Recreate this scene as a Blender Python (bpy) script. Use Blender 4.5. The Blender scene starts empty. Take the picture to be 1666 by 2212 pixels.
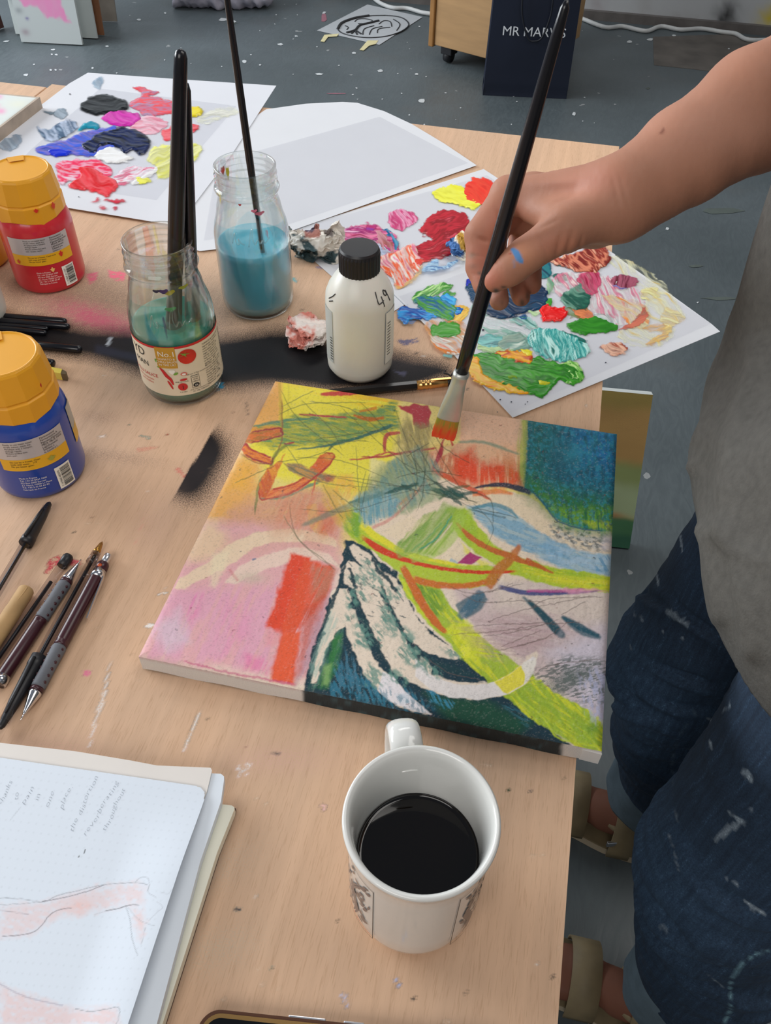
import bpy, bmesh, math, random
import numpy as np
from math import sin, cos, pi, radians, atan2, sqrt
from mathutils import Vector, Matrix

C = bpy.context.scene.collection
# ------------------------------------------------------------------ camera
FPX, CX, CY = 1825.0, 833.0, 1106.0          # focal length and centre in pixels of the 1666 x 2212 frame
PITCH, ROLL, YAW, CZ = radians(47), radians(-1.5), radians(11.3), 1.26
def cam_axes():
    F = np.array([0, cos(PITCH), -sin(PITCH)]); r = np.array([1.0, 0, 0]); d = np.cross(F, r)
    r2 = r*cos(ROLL)+d*sin(ROLL); d2 = -r*sin(ROLL)+d*cos(ROLL)
    Z = np.array([[cos(YAW), -sin(YAW), 0], [sin(YAW), cos(YAW), 0], [0, 0, 1]])
    return Z@np.stack([r2, d2, F], 1)
CM = cam_axes(); CO = np.array([0, 0, CZ])
def at(px, py, z):
    v = CM@np.array([(px-CX)/FPX, (py-CY)/FPX, 1.0]); return CO+v*((z-CZ)/v[2])
def atd(px, py, d):
    return CO+CM@np.array([(px-CX)/FPX, (py-CY)/FPX, 1.0])*d
def proj(P):
    q = (np.asarray(P)-CO)@CM
    return CX+FPX*q[..., 0]/q[..., 2], CY+FPX*q[..., 1]/q[..., 2]
cd = bpy.data.cameras.new('camera'); cam = bpy.data.objects.new('camera', cd); C.objects.link(cam)
cd.sensor_fit = 'HORIZONTAL'; cd.sensor_width = 36.0; cd.lens = 36.0*FPX/1666.0
cd.clip_start = 0.01; cd.clip_end = 60
mw = Matrix.Identity(4)
for i in range(3):
    mw[i][0] = CM[i, 0]; mw[i][1] = -CM[i, 1]; mw[i][2] = -CM[i, 2]; mw[i][3] = CO[i]
cam.matrix_world = mw
bpy.context.scene.camera = cam
# ------------------------------------------------------------------ world, light, exposure
w = bpy.data.worlds.new('world'); bpy.context.scene.world = w; w.use_nodes = True
bg = w.node_tree.nodes['Background']; bg.inputs[0].default_value = (0.72, 0.80, 0.92, 1); bg.inputs[1].default_value = 0.22
def area(name, loc, target, sx, sy, power, col):
    l = bpy.data.lights.new(name, 'AREA'); l.shape = 'RECTANGLE'; l.size = sx; l.size_y = sy; l.energy = power; l.color = col
    o = bpy.data.objects.new(name, l); C.objects.link(o); o.location = loc
    o.rotation_euler = (Vector(target)-Vector(loc)).to_track_quat('-Z', 'Y').to_euler(); return o
area('window_light', (-4.0, 1.7, 2.2), (0.0, 0.7, 0.74), 2.8, 1.7, 152, (0.93, 0.97, 1.0))
area('window_light_far', (-3.6, 3.3, 1.5), (-0.4, 3.0, 0.0), 1.6, 1.3, 40, (0.88, 0.95, 1.0))
area('ceiling_light', (1.0, 0.9, 2.75), (0.1, 0.8, 0.7), 1.4, 1.6, 24, (1.0, 0.96, 0.90))
area('front_fill_light', (-0.5, -1.5, 2.4), (-0.2, 0.5, 0.74), 1.5, 1.2, 22, (1.0, 0.96, 0.92))  # unseen fill lamp added behind the camera to brighten the front faces
area('ceiling_light_far', (-0.6, 2.9, 2.75), (-0.5, 2.8, 0.0), 1.6, 0.6, 14, (1.0, 0.97, 0.93))
vs = bpy.context.scene.view_settings
vs.view_transform = 'Standard'; vs.look = 'None'; vs.gamma = 1.0; vs.use_curve_mapping = False; vs.exposure = 0.0

# ------------------------------------------------------------------ helpers: colour, noise
T = 0.74                                     # table top height
def lin(h):
    h = h.lstrip('#'); c = np.array([int(h[i:i+2], 16)/255.0 for i in (0, 2, 4)])
    return np.where(c <= 0.04045, c/12.92, ((c+0.055)/1.055)**2.4)
KW = 0.80
def col(h, k=None):                           # seen colour -> surface colour
    return np.clip(lin(h)/(k or KW), 0, 0.92)
_R = {}
def _lat(seed):
    if seed not in _R: _R[seed] = np.random.RandomState(seed+7).rand(256, 256)
    return _R[seed]
def vn(x, y, seed=0):
    L = _lat(seed); xi = np.floor(x).astype(int); yi = np.floor(y).astype(int); fx = x-xi; fy = y-yi
    fx = fx*fx*(3-2*fx); fy = fy*fy*(3-2*fy); a, b, c, d = xi & 255, yi & 255, (xi+1) & 255, (yi+1) & 255
    return (L[a, b]*(1-fx)+L[c, b]*fx)*(1-fy)+(L[a, d]*(1-fx)+L[c, d]*fx)*fy
def fbm(x, y, seed=0, o=3):
    s = 0; a = 1; t = 0
    for i in range(o): s = s+a*vn(x*2**i+17*i, y*2**i+5*i, seed+i); t += a; a *= .5
    return s/t
def sm(e0, e1, x):
    t = np.clip((x-e0)/(e1-e0), 0, 1); return t*t*(3-2*t)
def catmull(P, n=6, closed=False):
    P = np.array(P, float); m = len(P); out = []
    if m < 3 and not closed:
        return np.array([P[0]+(P[-1]-P[0])*t for t in np.linspace(0, 1, n)])
    for i in range(m if closed else m-1):
        if closed: a, b, c, d = P[i-1], P[i], P[(i+1) % m], P[(i+2) % m]
        else: a, b, c, d = P[max(i-1, 0)], P[i], P[i+1], P[min(i+2, m-1)]
        for t in np.linspace(0, 1, n, endpoint=False):
            out.append(.5*((2*b)+(-a+c)*t+(2*a-5*b+4*c-d)*t*t+(-a+3*b-3*c+d)*t**3))
    if not closed: out.append(P[-1])
    return np.array(out)
def sdpoly(x, y, P):
    P = np.asarray(P); n = len(P); d = np.full(x.shape, 1e9); ins = np.zeros(x.shape, bool)
    for i in range(n):
        x0, y0 = P[i-1][:2]; x1, y1 = P[i][:2]; ex, ey = x1-x0, y1-y0; L = ex*ex+ey*ey+1e-12
        t = np.clip(((x-x0)*ex+(y-y0)*ey)/L, 0, 1); d = np.minimum(d, (x-x0-t*ex)**2+(y-y0-t*ey)**2)
        if abs(ey) > 1e-12: ins ^= ((y0 > y) != (y1 > y)) & (x < x0+(y-y0)*ex/ey)
    return np.where(ins, -1, 1)*np.sqrt(d)
class Pt:
    """colours a set of surface points; shapes are given in photo pixels of the flat surface"""
    def __init__(s, X, Y, base):
        s.X, s.Y = X, Y; s.c = np.tile(col(base), (len(X), 1)); s.n = 0
    def _mix(s, i, m, h):
        c = col(h) if isinstance(h, str) else h
        s.c[i] = s.c[i]*(1-m[:, None])+c*m[:, None]
    def _tex(s, x, y, tex):
        if tex is None: return 1.0
        ang, f1, f2, lo, hi = tex; a = radians(ang)
        u = x*cos(a)+y*sin(a); v = -x*sin(a)+y*cos(a)
        return sm(lo, hi, fbm(u/f1, v/f2, 30+s.n % 9, 3))
    def poly(s, P, h, a=1.0, soft=3.0, warp=4.0, tex=None, smooth=False, h2=None):
        s.n += 1; P = np.array(P, float)
        if smooth: P = catmull(P, 4, True)
        m = soft+warp+4; i = np.nonzero((s.X > P[:, 0].min()-m) & (s.X < P[:, 0].max()+m) & (s.Y > P[:, 1].min()-m) & (s.Y < P[:, 1].max()+m))[0]
        if not len(i): return
        x, y = s.X[i], s.Y[i]
        wx = (fbm(x/13, y/13, s.n % 11)-.5)*2*warp; wy = (fbm(x/13+50, y/13, s.n % 11)-.5)*2*warp
        d = sdpoly(x+wx, y+wy, P); k = np.clip(.5-d/soft, 0, 1)*a*s._tex(x, y, tex)
        s._mix(i, k, h)
        if h2: s._mix(i, k*s._tex(x, y, (h2[1], h2[2], h2[3], .42, .62)), h2[0])
    def stroke(s, P, wd, h, a=1.0, soft=3.0, dry=0.0, warp=1.5, taper=True):
        s.n += 1; P = catmull(P, 8); wd = np.atleast_1d(wd); W = np.interp(np.linspace(0, 1, len(P)), np.linspace(0, 1, len(wd)), wd) if len(wd) > 1 else np.full(len(P), wd[0])
        m = W.max()/2+soft+warp+2; i = np.nonzero((s.X > P[:, 0].min()-m) & (s.X < P[:, 0].max()+m) & (s.Y > P[:, 1].min()-m) & (s.Y < P[:, 1].max()+m))[0]
        if not len(i): return
        x, y = s.X[i], s.Y[i]; x = x+(fbm(x/9, y/9, s.n % 7)-.5)*2*warp; y = y+(fbm(x/9+31, y/9, s.n % 7)-.5)*2*warp
        best = np.full(len(i), 1e9); tt = np.zeros(len(i)); off = np.zeros(len(i)); ww = np.zeros(len(i)); acc = 0
        for j in range(len(P)-1):
            e = P[j+1]-P[j]; L = np.hypot(*e)+1e-9; t = np.clip(((x-P[j][0])*e[0]+(y-P[j][1])*e[1])/L**2, 0, 1)
            dx = x-P[j][0]-t*e[0]; dy = y-P[j][1]-t*e[1]; d = np.hypot(dx, dy); k = d < best
            best = np.where(k, d, best); tt = np.where(k, acc+t*L, tt); off = np.where(k, (dx*e[1]-dy*e[0])/L, off); ww = np.where(k, W[j]+(W[j+1]-W[j])*t, ww); acc += L
        k = np.clip(.5-(best-ww/2)/soft, 0, 1)*a
        if taper: k = k*sm(0, .06, tt/acc)*sm(0, .06, 1-tt/acc)
        if dry > 0: k = k*sm(dry-.18, dry+.18, fbm(off/2.2+40, tt/45, 60+s.n % 9, 3)*.9+.15)
        s._mix(i, k, h)
    def blob(s, cx, cy, rx, ry, h, a=1.0, ang=0, grain=0.0, p=2.0):
        s.n += 1; A = radians(ang); m = 1.6*max(rx, ry)+4
        i = np.nonzero((abs(s.X-cx) < m) & (abs(s.Y-cy) < m))[0]
        if not len(i): return
        x, y = s.X[i]-cx, s.Y[i]-cy; u = (x*cos(A)+y*sin(A))/rx; v = (-x*sin(A)+y*cos(A))/ry
        k = np.exp(-(u*u+v*v)**(p/2)*1.6)*a
        k = k*sm(1.6, 1.2, np.sqrt(u*u+v*v))
        if grain: k = np.clip(k+(np.random.RandomState(s.n).rand(len(i))-.5)*grain*4*k*(1-k), 0, 1)
        s._mix(i, k, h)
def fr(x0, y0, sc):
    return lambda L: [(x0+x/sc, y0+y/sc) for x, y in L]

# ------------------------------------------------------------------ helpers: objects
def tag(o, label=None, cat=None, group=None, kind=None):
    if label: o['label'] = label
    if cat: o['category'] = cat
    if group: o['group'] = group
    if kind: o['kind'] = kind
    return o
def empty(name, loc=(0, 0, 0), label=None, cat=None, group=None):
    o = bpy.data.objects.new(name, None); C.objects.link(o); o.location = loc; o.empty_display_size = .02
    return tag(o, label, cat, group)
def raw(name, V, F, m, parent=None, smooth=True, attr=None, alpha=None):
    """vertices in world coordinates -> one mesh object (placed so that its origin is the parent's)"""
    V = np.asarray(V, float); off = np.array(parent_loc(parent)) if parent else np.zeros(3)
    me = bpy.data.meshes.new(name)
    if isinstance(F, np.ndarray) and F.ndim == 2:
        n, k = F.shape; me.vertices.add(len(V)); me.vertices.foreach_set('co', (V-off).astype(np.float32).ravel())
        me.loops.add(n*k); me.loops.foreach_set('vertex_index', F.astype(np.int32).ravel())
        me.polygons.add(n); me.polygons.foreach_set('loop_start', np.arange(0, n*k, k, dtype=np.int32))
        me.update(calc_edges=True)
    else:
        me.from_pydata((V-off).tolist(), [], [list(map(int, f)) for f in F]); me.update()
    if attr is not None:
        a = me.color_attributes.new('col', 'FLOAT_COLOR', 'POINT'); c = np.ones((len(V), 4), np.float32); c[:, :3] = attr
        if alpha is not None: c[:, 3] = alpha
        a.data.foreach_set('color', c.ravel())
    me.polygons.foreach_set('use_smooth', np.full(len(me.polygons), smooth))
    if isinstance(m, (list, tuple)):
        for q in m: me.materials.append(q)
    else: me.materials.append(m)
    me.update()
    o = bpy.data.objects.new(name, me); C.objects.link(o)
    if parent: o.parent = parent
    return o
def parent_loc(p):
    l = Vector((0, 0, 0))
    while p is not None: l += p.location; p = p.parent
    return l
def frombm(name, bm, m, parent=None, smooth=False):
    off = parent_loc(parent) if parent else Vector((0, 0, 0))
    bmesh.ops.translate(bm, verts=bm.verts, vec=-off)
    me = bpy.data.meshes.new(name); bm.to_mesh(me); bm.free()
    for p in me.polygons: p.use_smooth = smooth
    for q in (m if isinstance(m, (list, tuple)) else [m]): me.materials.append(q)
    o = bpy.data.objects.new(name, me); C.objects.link(o)
    if parent: o.parent = parent
    return o
def box_bm(c, s, rz=0, bev=0.0, seg=2, bm=None):
    b = bm or bmesh.new(); r = bmesh.ops.create_cube(b, size=1.0); vs_ = r['verts']
    bmesh.ops.scale(b, verts=vs_, vec=s); bmesh.ops.rotate(b, verts=vs_, cent=(0, 0, 0), matrix=Matrix.Rotation(rz, 3, 'Z')); bmesh.ops.translate(b, verts=vs_, vec=c)
    if bev:
        es = list({e for v in vs_ for e in v.link_edges}); bmesh.ops.bevel(b, geom=es, offset=bev, segments=seg, affect='EDGES', profile=.5)
    return b
def box(name, c, s, m, parent=None, rz=0, bev=0.0, seg=2, smooth=False):
    return frombm(name, box_bm(c, s, rz, bev, seg), m, parent, smooth)
def lathe(name, prof, base, m, parent=None, n=64, facets=None, smooth=True, axis=None, flip=False):
    """prof = [(r, z)...] turned around a vertical axis through base (or along axis)"""
    V = []; F = []; k = len(prof)
    for r, z in prof:
        for j in range(n):
            a = 2*pi*j/n; V.append((r*cos(a), r*sin(a), z))
    for i in range(k-1):
        for j in range(n):
            q = (i*n+j, i*n+(j+1) % n, (i+1)*n+(j+1) % n, (i+1)*n+j); F.append(q if not flip else q[::-1])
    V = np.array(V)
    if axis is not None:
        ax = Vector(axis).normalized(); R = np.array(ax.to_track_quat('Z', 'Y').to_matrix()); V = V@R.T
    return raw(name, V+np.array(base), np.array(F), m, parent, smooth)
def rod(name, A, B, prof, m, parent=None, n=20, smooth=True):
    """turned body from A to B; prof = [(t 0..1, radius)...]"""
    A = np.array(A, float); B = np.array(B, float); L = np.linalg.norm(B-A)
    pr = [(1e-5, prof[0][0]*L)]+[(r, t*L) for t, r in prof]+[(1e-5, prof[-1][0]*L)]
    return lathe(name, pr, A, m, parent, n, axis=B-A, smooth=smooth)
def tube(name, P, r, m, parent=None, n=10, closed=False, smoothp=6):
    P = catmull(P, smoothp, closed) if smoothp else np.array(P, float); V = []; F = []; k = len(P)
    rr = np.interp(np.linspace(0, 1, k), np.linspace(0, 1, len(r)), r) if hasattr(r, '__len__') else np.full(k, r)
    up = np.array([0.02, .03, 1.0])
    for i in range(k):
        t = P[(i+1) % k]-P[i-1] if closed else P[min(i+1, k-1)]-P[max(i-1, 0)]
        t = t/(np.linalg.norm(t)+1e-12); s = np.cross(t, up); s = s/(np.linalg.norm(s)+1e-9); u = np.cross(s, t)
        for j in range(n):
            a = 2*pi*j/n; V.append(P[i]+rr[i]*(cos(a)*s+sin(a)*u))
    for i in range(k if closed else k-1):
        for j in range(n):
            F.append((i*n+j, i*n+(j+1) % n, ((i+1) % k)*n+(j+1) % n, ((i+1) % k)*n+j))
    F = [list(f) for f in F]
    if not closed: F.append(list(range(n))[::-1]); F.append([(k-1)*n+j for j in range(n)])
    return raw(name, V, F, m, parent)
def slab(name, P, z0, z1, m, parent=None, hole=None):
    """flat polygon (world xy) with thickness"""
    bm = bmesh.new(); vs_ = [bm.verts.new((p[0], p[1], z1)) for p in P]; f = bm.faces.new(vs_)
    if f.calc_center_median is not None: f.normal_update()
    if f.normal.z < 0: f.normal_flip()
    r = bmesh.ops.extrude_face_region(bm, geom=[f]); ev = [g for g in r['geom'] if isinstance(g, bmesh.types.BMVert)]
    for v in vs_: v.co.z = z0
    for v in ev: v.co.z = z1
    bmesh.ops.recalc_face_normals(bm, faces=bm.faces)
    return frombm(name, bm, m, parent)
def pxslab(name, P, z0, z1, m, parent=None):
    return slab(name, [at(x, y, z1)[:2] for x, y in P], z0, z1, m, parent)
def gridmesh(x0, x1, y0, y1, st):
    nx = max(2, int((x1-x0)/st)+1); ny = max(2, int((y1-y0)/st)+1)
    gx, gy = np.meshgrid(np.linspace(x0, x1, nx), np.linspace(y0, y1, ny), indexing='xy')
    i = np.arange(nx*ny).reshape(ny, nx)
    F = np.stack([i[:-1, :-1].ravel(), i[:-1, 1:].ravel(), i[1:, 1:].ravel(), i[1:, :-1].ravel()], 1)
    return gx.ravel(), gy.ravel(), F
def compact(V, F, *arrs):
    u = np.unique(F); mp = np.zeros(len(V), int); mp[u] = np.arange(len(u)); return (V[u], mp[F])+tuple(a[u] for a in arrs)
def text(name, body, size, m, parent, mapf, spacing=1.0, align='LEFT', shear=0.0, depth=0.0, thin=0.0):
    """lettering as a thin mesh; mapf maps (x, y, z) of the text plane to world points"""
    cu = bpy.data.curves.new(name, 'FONT'); cu.body = body; cu.size = size; cu.space_character = spacing; cu.align_x = align; cu.shear = shear; cu.resolution_u = 3; cu.offset = -thin
    o = bpy.data.objects.new(name, cu); C.objects.link(o)
    dg = bpy.context.evaluated_depsgraph_get(); me = bpy.data.meshes.new_from_object(o.evaluated_get(dg))
    bpy.data.objects.remove(o); bpy.data.curves.remove(cu)
    V = np.array([v.co[:] for v in me.vertices]); F = [list(p.vertices) for p in me.polygons]; bpy.data.meshes.remove(me)
    if not len(V): return None
    return raw(name, np.array([mapf(*v) for v in V]), F, m, parent, smooth=False)

# ------------------------------------------------------------------ helpers: materials
def newmat(name):
    m = bpy.data.materials.new(name); m.use_nodes = True; nt = m.node_tree; return m, nt, nt.nodes['Principled BSDF']
def pm(name, c, rough=.5, var=.08, scale=30, bump=0.0, bscale=200, metal=0.0, coat=0.0, sss=0.0, stretch=(1, 1, 1), k=None, c2=None, c2pos=(.5, .62)):
    m, nt, b = newmat(name); c = col(c, k) if isinstance(c, str) else np.array(c)
    tc = nt.nodes.new('ShaderNodeTexCoord'); mp = nt.nodes.new('ShaderNodeMapping'); mp.inputs['Scale'].default_value = stretch; nt.links.new(tc.outputs['Object'], mp.inputs[0])
    n = nt.nodes.new('ShaderNodeTexNoise'); n.inputs['Scale'].default_value = scale; n.inputs['Detail'].default_value = 4; nt.links.new(mp.outputs[0], n.inputs['Vector'])
    r = nt.nodes.new('ShaderNodeValToRGB'); e = r.color_ramp.elements
    e[0].position = .3; e[1].position = .7; e[0].color = (*np.clip(c*(1-var), 0, 1), 1); e[1].color = (*np.clip(c*(1+var), 0, 1), 1)
    if c2 is not None:
        q = r.color_ramp.elements.new(c2pos[1]); q.color = (*col(c2, k), 1); e[0].position = c2pos[0]; e[-1].color = (*col(c2, k), 1)
    nt.links.new(n.outputs[0], r.inputs[0]); nt.links.new(r.outputs[0], b.inputs['Base Color'])
    b.inputs['Roughness'].default_value = rough; b.inputs['Metallic'].default_value = metal; b.inputs['Coat Weight'].default_value = coat
    if sss: b.inputs['Subsurface Weight'].default_value = sss; b.inputs['Subsurface Radius'].default_value = (.6, .3, .2); b.inputs['Subsurface Scale'].default_value = .01
    if bump:
        n2 = nt.nodes.new('ShaderNodeTexNoise'); n2.inputs['Scale'].default_value = bscale; n2.inputs['Detail'].default_value = 5; nt.links.new(mp.outputs[0], n2.inputs['Vector'])
        bp = nt.nodes.new('ShaderNodeBump'); bp.inputs['Strength'].default_value = bump; bp.inputs['Distance'].default_value = .001; nt.links.new(n2.outputs[0], bp.inputs['Height']); nt.links.new(bp.outputs[0], b.inputs['Normal'])
    return m
def am(name, rough=.5, alpha=False, bump=None, coat=0.0, sss=0.0, spec=.5):
    """colour from the painted 'col' attribute; bump = (kind, scale, strength)"""
    m, nt, b = newmat(name); a = nt.nodes.new('ShaderNodeAttribute'); a.attribute_name = 'col'
    nt.links.new(a.outputs['Color'], b.inputs['Base Color']); b.inputs['Roughness'].default_value = rough; b.inputs['Coat Weight'].default_value = coat
    b.inputs['Specular IOR Level'].default_value = spec
    if alpha: nt.links.new(a.outputs['Alpha'], b.inputs['Alpha'])
    if sss: b.inputs['Subsurface Weight'].default_value = sss; b.inputs['Subsurface Radius'].default_value = (1, .35, .2); b.inputs['Subsurface Scale'].default_value = .006
    if bump:
        tc = nt.nodes.new('ShaderNodeTexCoord'); kind, sc, st = bump
        bp = nt.nodes.new('ShaderNodeBump'); bp.inputs['Strength'].default_value = st; bp.inputs['Distance'].default_value = .001
        if kind == 'noise':
            n = nt.nodes.new('ShaderNodeTexNoise'); n.inputs['Scale'].default_value = sc; n.inputs['Detail'].default_value = 4; nt.links.new(tc.outputs['Object'], n.inputs['Vector']); nt.links.new(n.outputs[0], bp.inputs['Height'])
        else:
            hs = []
            for d in ('X', 'Y'):
                wv = nt.nodes.new('ShaderNodeTexWave'); wv.bands_direction = d; wv.inputs['Scale'].default_value = sc; wv.inputs['Distortion'].default_value = 1.0; wv.inputs['Detail'].default_value = 1.0; wv.inputs['Detail Scale'].default_value = 3
                nt.links.new(tc.outputs['Object'], wv.inputs['Vector']); hs.append(wv)
            ad = nt.nodes.new('ShaderNodeMath'); ad.operation = 'ADD'; nt.links.new(hs[0].outputs['Fac'], ad.inputs[0]); nt.links.new(hs[1].outputs['Fac'], ad.inputs[1]); nt.links.new(ad.outputs[0], bp.inputs['Height'])
        nt.links.new(bp.outputs[0], b.inputs['Normal'])
    return m
def glassmat(name, tint=(.975, .99, .985), edge=(.10, .17, .15)):
    """thin clear glass: Fresnel mirror over a see-through wall that darkens towards grazing angles"""
    m = bpy.data.materials.new(name); m.use_nodes = True; nt = m.node_tree; nt.nodes.clear()
    out = nt.nodes.new('ShaderNodeOutputMaterial'); tr = nt.nodes.new('ShaderNodeBsdfTransparent'); gl = nt.nodes.new('ShaderNodeBsdfGlossy'); gl.inputs['Roughness'].default_value = .03
    lw = nt.nodes.new('ShaderNodeLayerWeight'); lw.inputs['Blend'].default_value = .35
    rp = nt.nodes.new('ShaderNodeValToRGB'); e = rp.color_ramp.elements; e[0].position = .45; e[0].color = (*tint, 1); e[1].position = 1.0; e[1].color = (*edge, 1); q_ = rp.color_ramp.elements.new(.80); q_.color = (*[.5*t_+.5*(t_*.75+.2*g_) for t_, g_ in zip(tint, edge)], 1)
    nt.links.new(lw.outputs['Facing'], rp.inputs[0]); nt.links.new(rp.outputs[0], tr.inputs[0])
    pw = nt.nodes.new('ShaderNodeMath'); pw.operation = 'POWER'; l2 = nt.nodes.new('ShaderNodeLayerWeight'); l2.inputs['Blend'].default_value = .5; nt.links.new(l2.outputs['Facing'], pw.inputs[0]); pw.inputs[1].default_value = 4.0
    fz = nt.nodes.new('ShaderNodeMapRange'); fz.inputs[3].default_value = .04; fz.inputs[4].default_value = .9; nt.links.new(pw.outputs[0], fz.inputs[0]); mx = nt.nodes.new('ShaderNodeMixShader')
    nt.links.new(fz.outputs[0], mx.inputs[0]); nt.links.new(tr.outputs[0], mx.inputs[1]); nt.links.new(gl.outputs[0], mx.inputs[2]); nt.links.new(mx.outputs[0], out.inputs[0])
    return m
M_black = pm('black_lacquer', '#14141a', .22, .1, k=1); M_blackmat = pm('black_plastic', '#1c1c20', .42, .1, k=1)
M_silver = pm('silver_metal', '#c8c8cc', .28, .04, metal=1.0); M_gold = pm('gold_metal', '#d8a868', .25, .04, metal=1.0)
M_white = pm('white_paint', '#dcdcda', .6, .03); M_glass = glassmat('clear_glass')
_n = M_glass.node_tree; _o = [q for q in _n.nodes if q.type == 'OUTPUT_MATERIAL'][0]; _s = _o.inputs[0].links[0].from_socket
_g = _n.nodes.new('ShaderNodeBsdfGlass'); _g.inputs['IOR'].default_value = 1.47; _g.inputs['Roughness'].default_value = 0.0; _g.inputs['Color'].default_value = (.97, .99, .98, 1); _m = _n.nodes.new('ShaderNodeMixShader'); _m.inputs[0].default_value = .32
_n.links.new(_s, _m.inputs[1]); _n.links.new(_g.outputs[0], _m.inputs[2]); _n.links.new(_m.outputs[0], _o.inputs[0])
M_acet = None
# ------------------------------------------------------------------ helper: smooth solid bodies from blended round bars
def sdf_field(groups, h, pad=.02):
    allp = [p for g in groups for p in g['p']]
    lo = np.min([np.minimum(np.array(p[0])-p[2], np.array(p[1])-p[3]) for p in allp], 0)-pad
    hi = np.max([np.maximum(np.array(p[0])+p[2], np.array(p[1])+p[3]) for p in allp], 0)+pad
    n = np.ceil((hi-lo)/h).astype(int)+1; V = np.full(n, .05, np.float32)
    for g in groups:
        G = np.full(n, .05, np.float32); k = g['k']; gl = np.full(3, 10**9); gh = np.zeros(3, int)
        for a, b, ra, rb in g['p']:
            a = np.array(a, float); b = np.array(b, float); mg = max(k, .004)*2+2*h
            i0 = np.maximum(0, np.floor((np.minimum(a-ra, b-rb)-mg-lo)/h).astype(int)); i1 = np.minimum(n, np.ceil((np.maximum(a+ra, b+rb)+mg-lo)/h).astype(int)+1)
            gl = np.minimum(gl, i0); gh = np.maximum(gh, i1)
            ax = [lo[d]+h*np.arange(i0[d], i1[d]) for d in range(3)]
            X, Y, Z = np.meshgrid(*ax, indexing='ij'); ab = b-a; L = ab@ab+1e-12
            t = np.clip(((X-a[0])*ab[0]+(Y-a[1])*ab[1]+(Z-a[2])*ab[2])/L, 0, 1)
            d = np.sqrt((X-a[0]-t*ab[0])**2+(Y-a[1]-t*ab[1])**2+(Z-a[2]-t*ab[2])**2)-(ra+(rb-ra)*t)
            S = G[i0[0]:i1[0], i0[1]:i1[1], i0[2]:i1[2]]; q = np.clip(.5+.5*(S-d)/k, 0, 1)
            S[...] = np.minimum(S*(1-q)+d*q-k*q*(1-q), .05)
        sl = tuple(slice(gl[d], gh[d]) for d in range(3)); S = V[sl]; d = G[sl]; k = g.get('K', .004)
        q = np.clip(.5+.5*(S-d)/k, 0, 1); S[...] = S*(1-q)+d*q-k*q*(1-q)
    return V, lo
def surface_net(V, lo, h):
    s = V < 0; a = [np.s_[:-1], np.s_[1:]]
    cnt = np.zeros(tuple(np.array(V.shape)-1), np.int8)
    for i in a:
        for j in a:
            for k in a: cnt += s[i, j, k]
    act = (cnt > 0) & (cnt < 8); idx = -np.ones(act.shape, np.int64); ii = np.argwhere(act); idx[act] = np.arange(len(ii))
    acc = np.zeros((len(ii), 3)); c = np.zeros(len(ii))
    cor = [(i, j, k) for i in (0, 1) for j in (0, 1) for k in (0, 1)]
    for p in cor:
        for d in range(3):
            if p[d] == 0:
                q = list(p); q[d] = 1
                v0 = V[ii[:, 0]+p[0], ii[:, 1]+p[1], ii[:, 2]+p[2]]; v1 = V[ii[:, 0]+q[0], ii[:, 1]+q[1], ii[:, 2]+q[2]]
                m = (v0 < 0) != (v1 < 0); t = np.where(m, v0/np.where(m, v0-v1, 1), 0)
                pt = np.tile(np.array(p, float), (len(ii), 1)); pt[:, d] += t; acc += pt*m[:, None]; c += m
    P = lo+h*(ii+acc/c[:, None]); Q = []
    for d in range(3):
        e, f = [(1, 2), (2, 0), (0, 1)][d]
        A = np.take(s, range(V.shape[d]-1), d); B = np.take(s, range(1, V.shape[d]), d); m = A != B
        pos = np.argwhere(m); ok = (pos[:, e] > 0) & (pos[:, f] > 0) & (pos[:, e] < V.shape[e]-1) & (pos[:, f] < V.shape[f]-1); pos = pos[ok]; up = A[tuple(pos.T)]
        def g(de, df):
            q = pos.copy(); q[:, e] -= de; q[:, f] -= df; return idx[tuple(q.T)]
        quad = np.stack([g(1, 1), g(0, 1), g(0, 0), g(1, 0)], 1)
        quad[~up] = quad[~up][:, ::-1]; Q.append(quad)
    return P, np.concatenate(Q)
def relax(V, F, it=2, lam=.5):
    E = np.concatenate([F[:, [0, 1]], F[:, [1, 2]], F[:, [2, 3]], F[:, [3, 0]]]); E = np.concatenate([E, E[:, ::-1]])
    deg = np.bincount(E[:, 0], minlength=len(V))[:, None]
    for _ in range(it):
        S = np.stack([np.bincount(E[:, 0], V[E[:, 1], d], minlength=len(V)) for d in range(3)], 1); V = V+lam*(S/np.maximum(deg, 1)-V)
    return V
def normals(V, F):
    n = np.cross(V[F[:, 2]]-V[F[:, 0]], V[F[:, 3]]-V[F[:, 1]]); N = np.stack([sum(np.bincount(F[:, k], n[:, d], minlength=len(V)) for k in range(4)) for d in range(3)], 1)
    return N/(np.linalg.norm(N, axis=1, keepdims=True)+1e-12)
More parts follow.
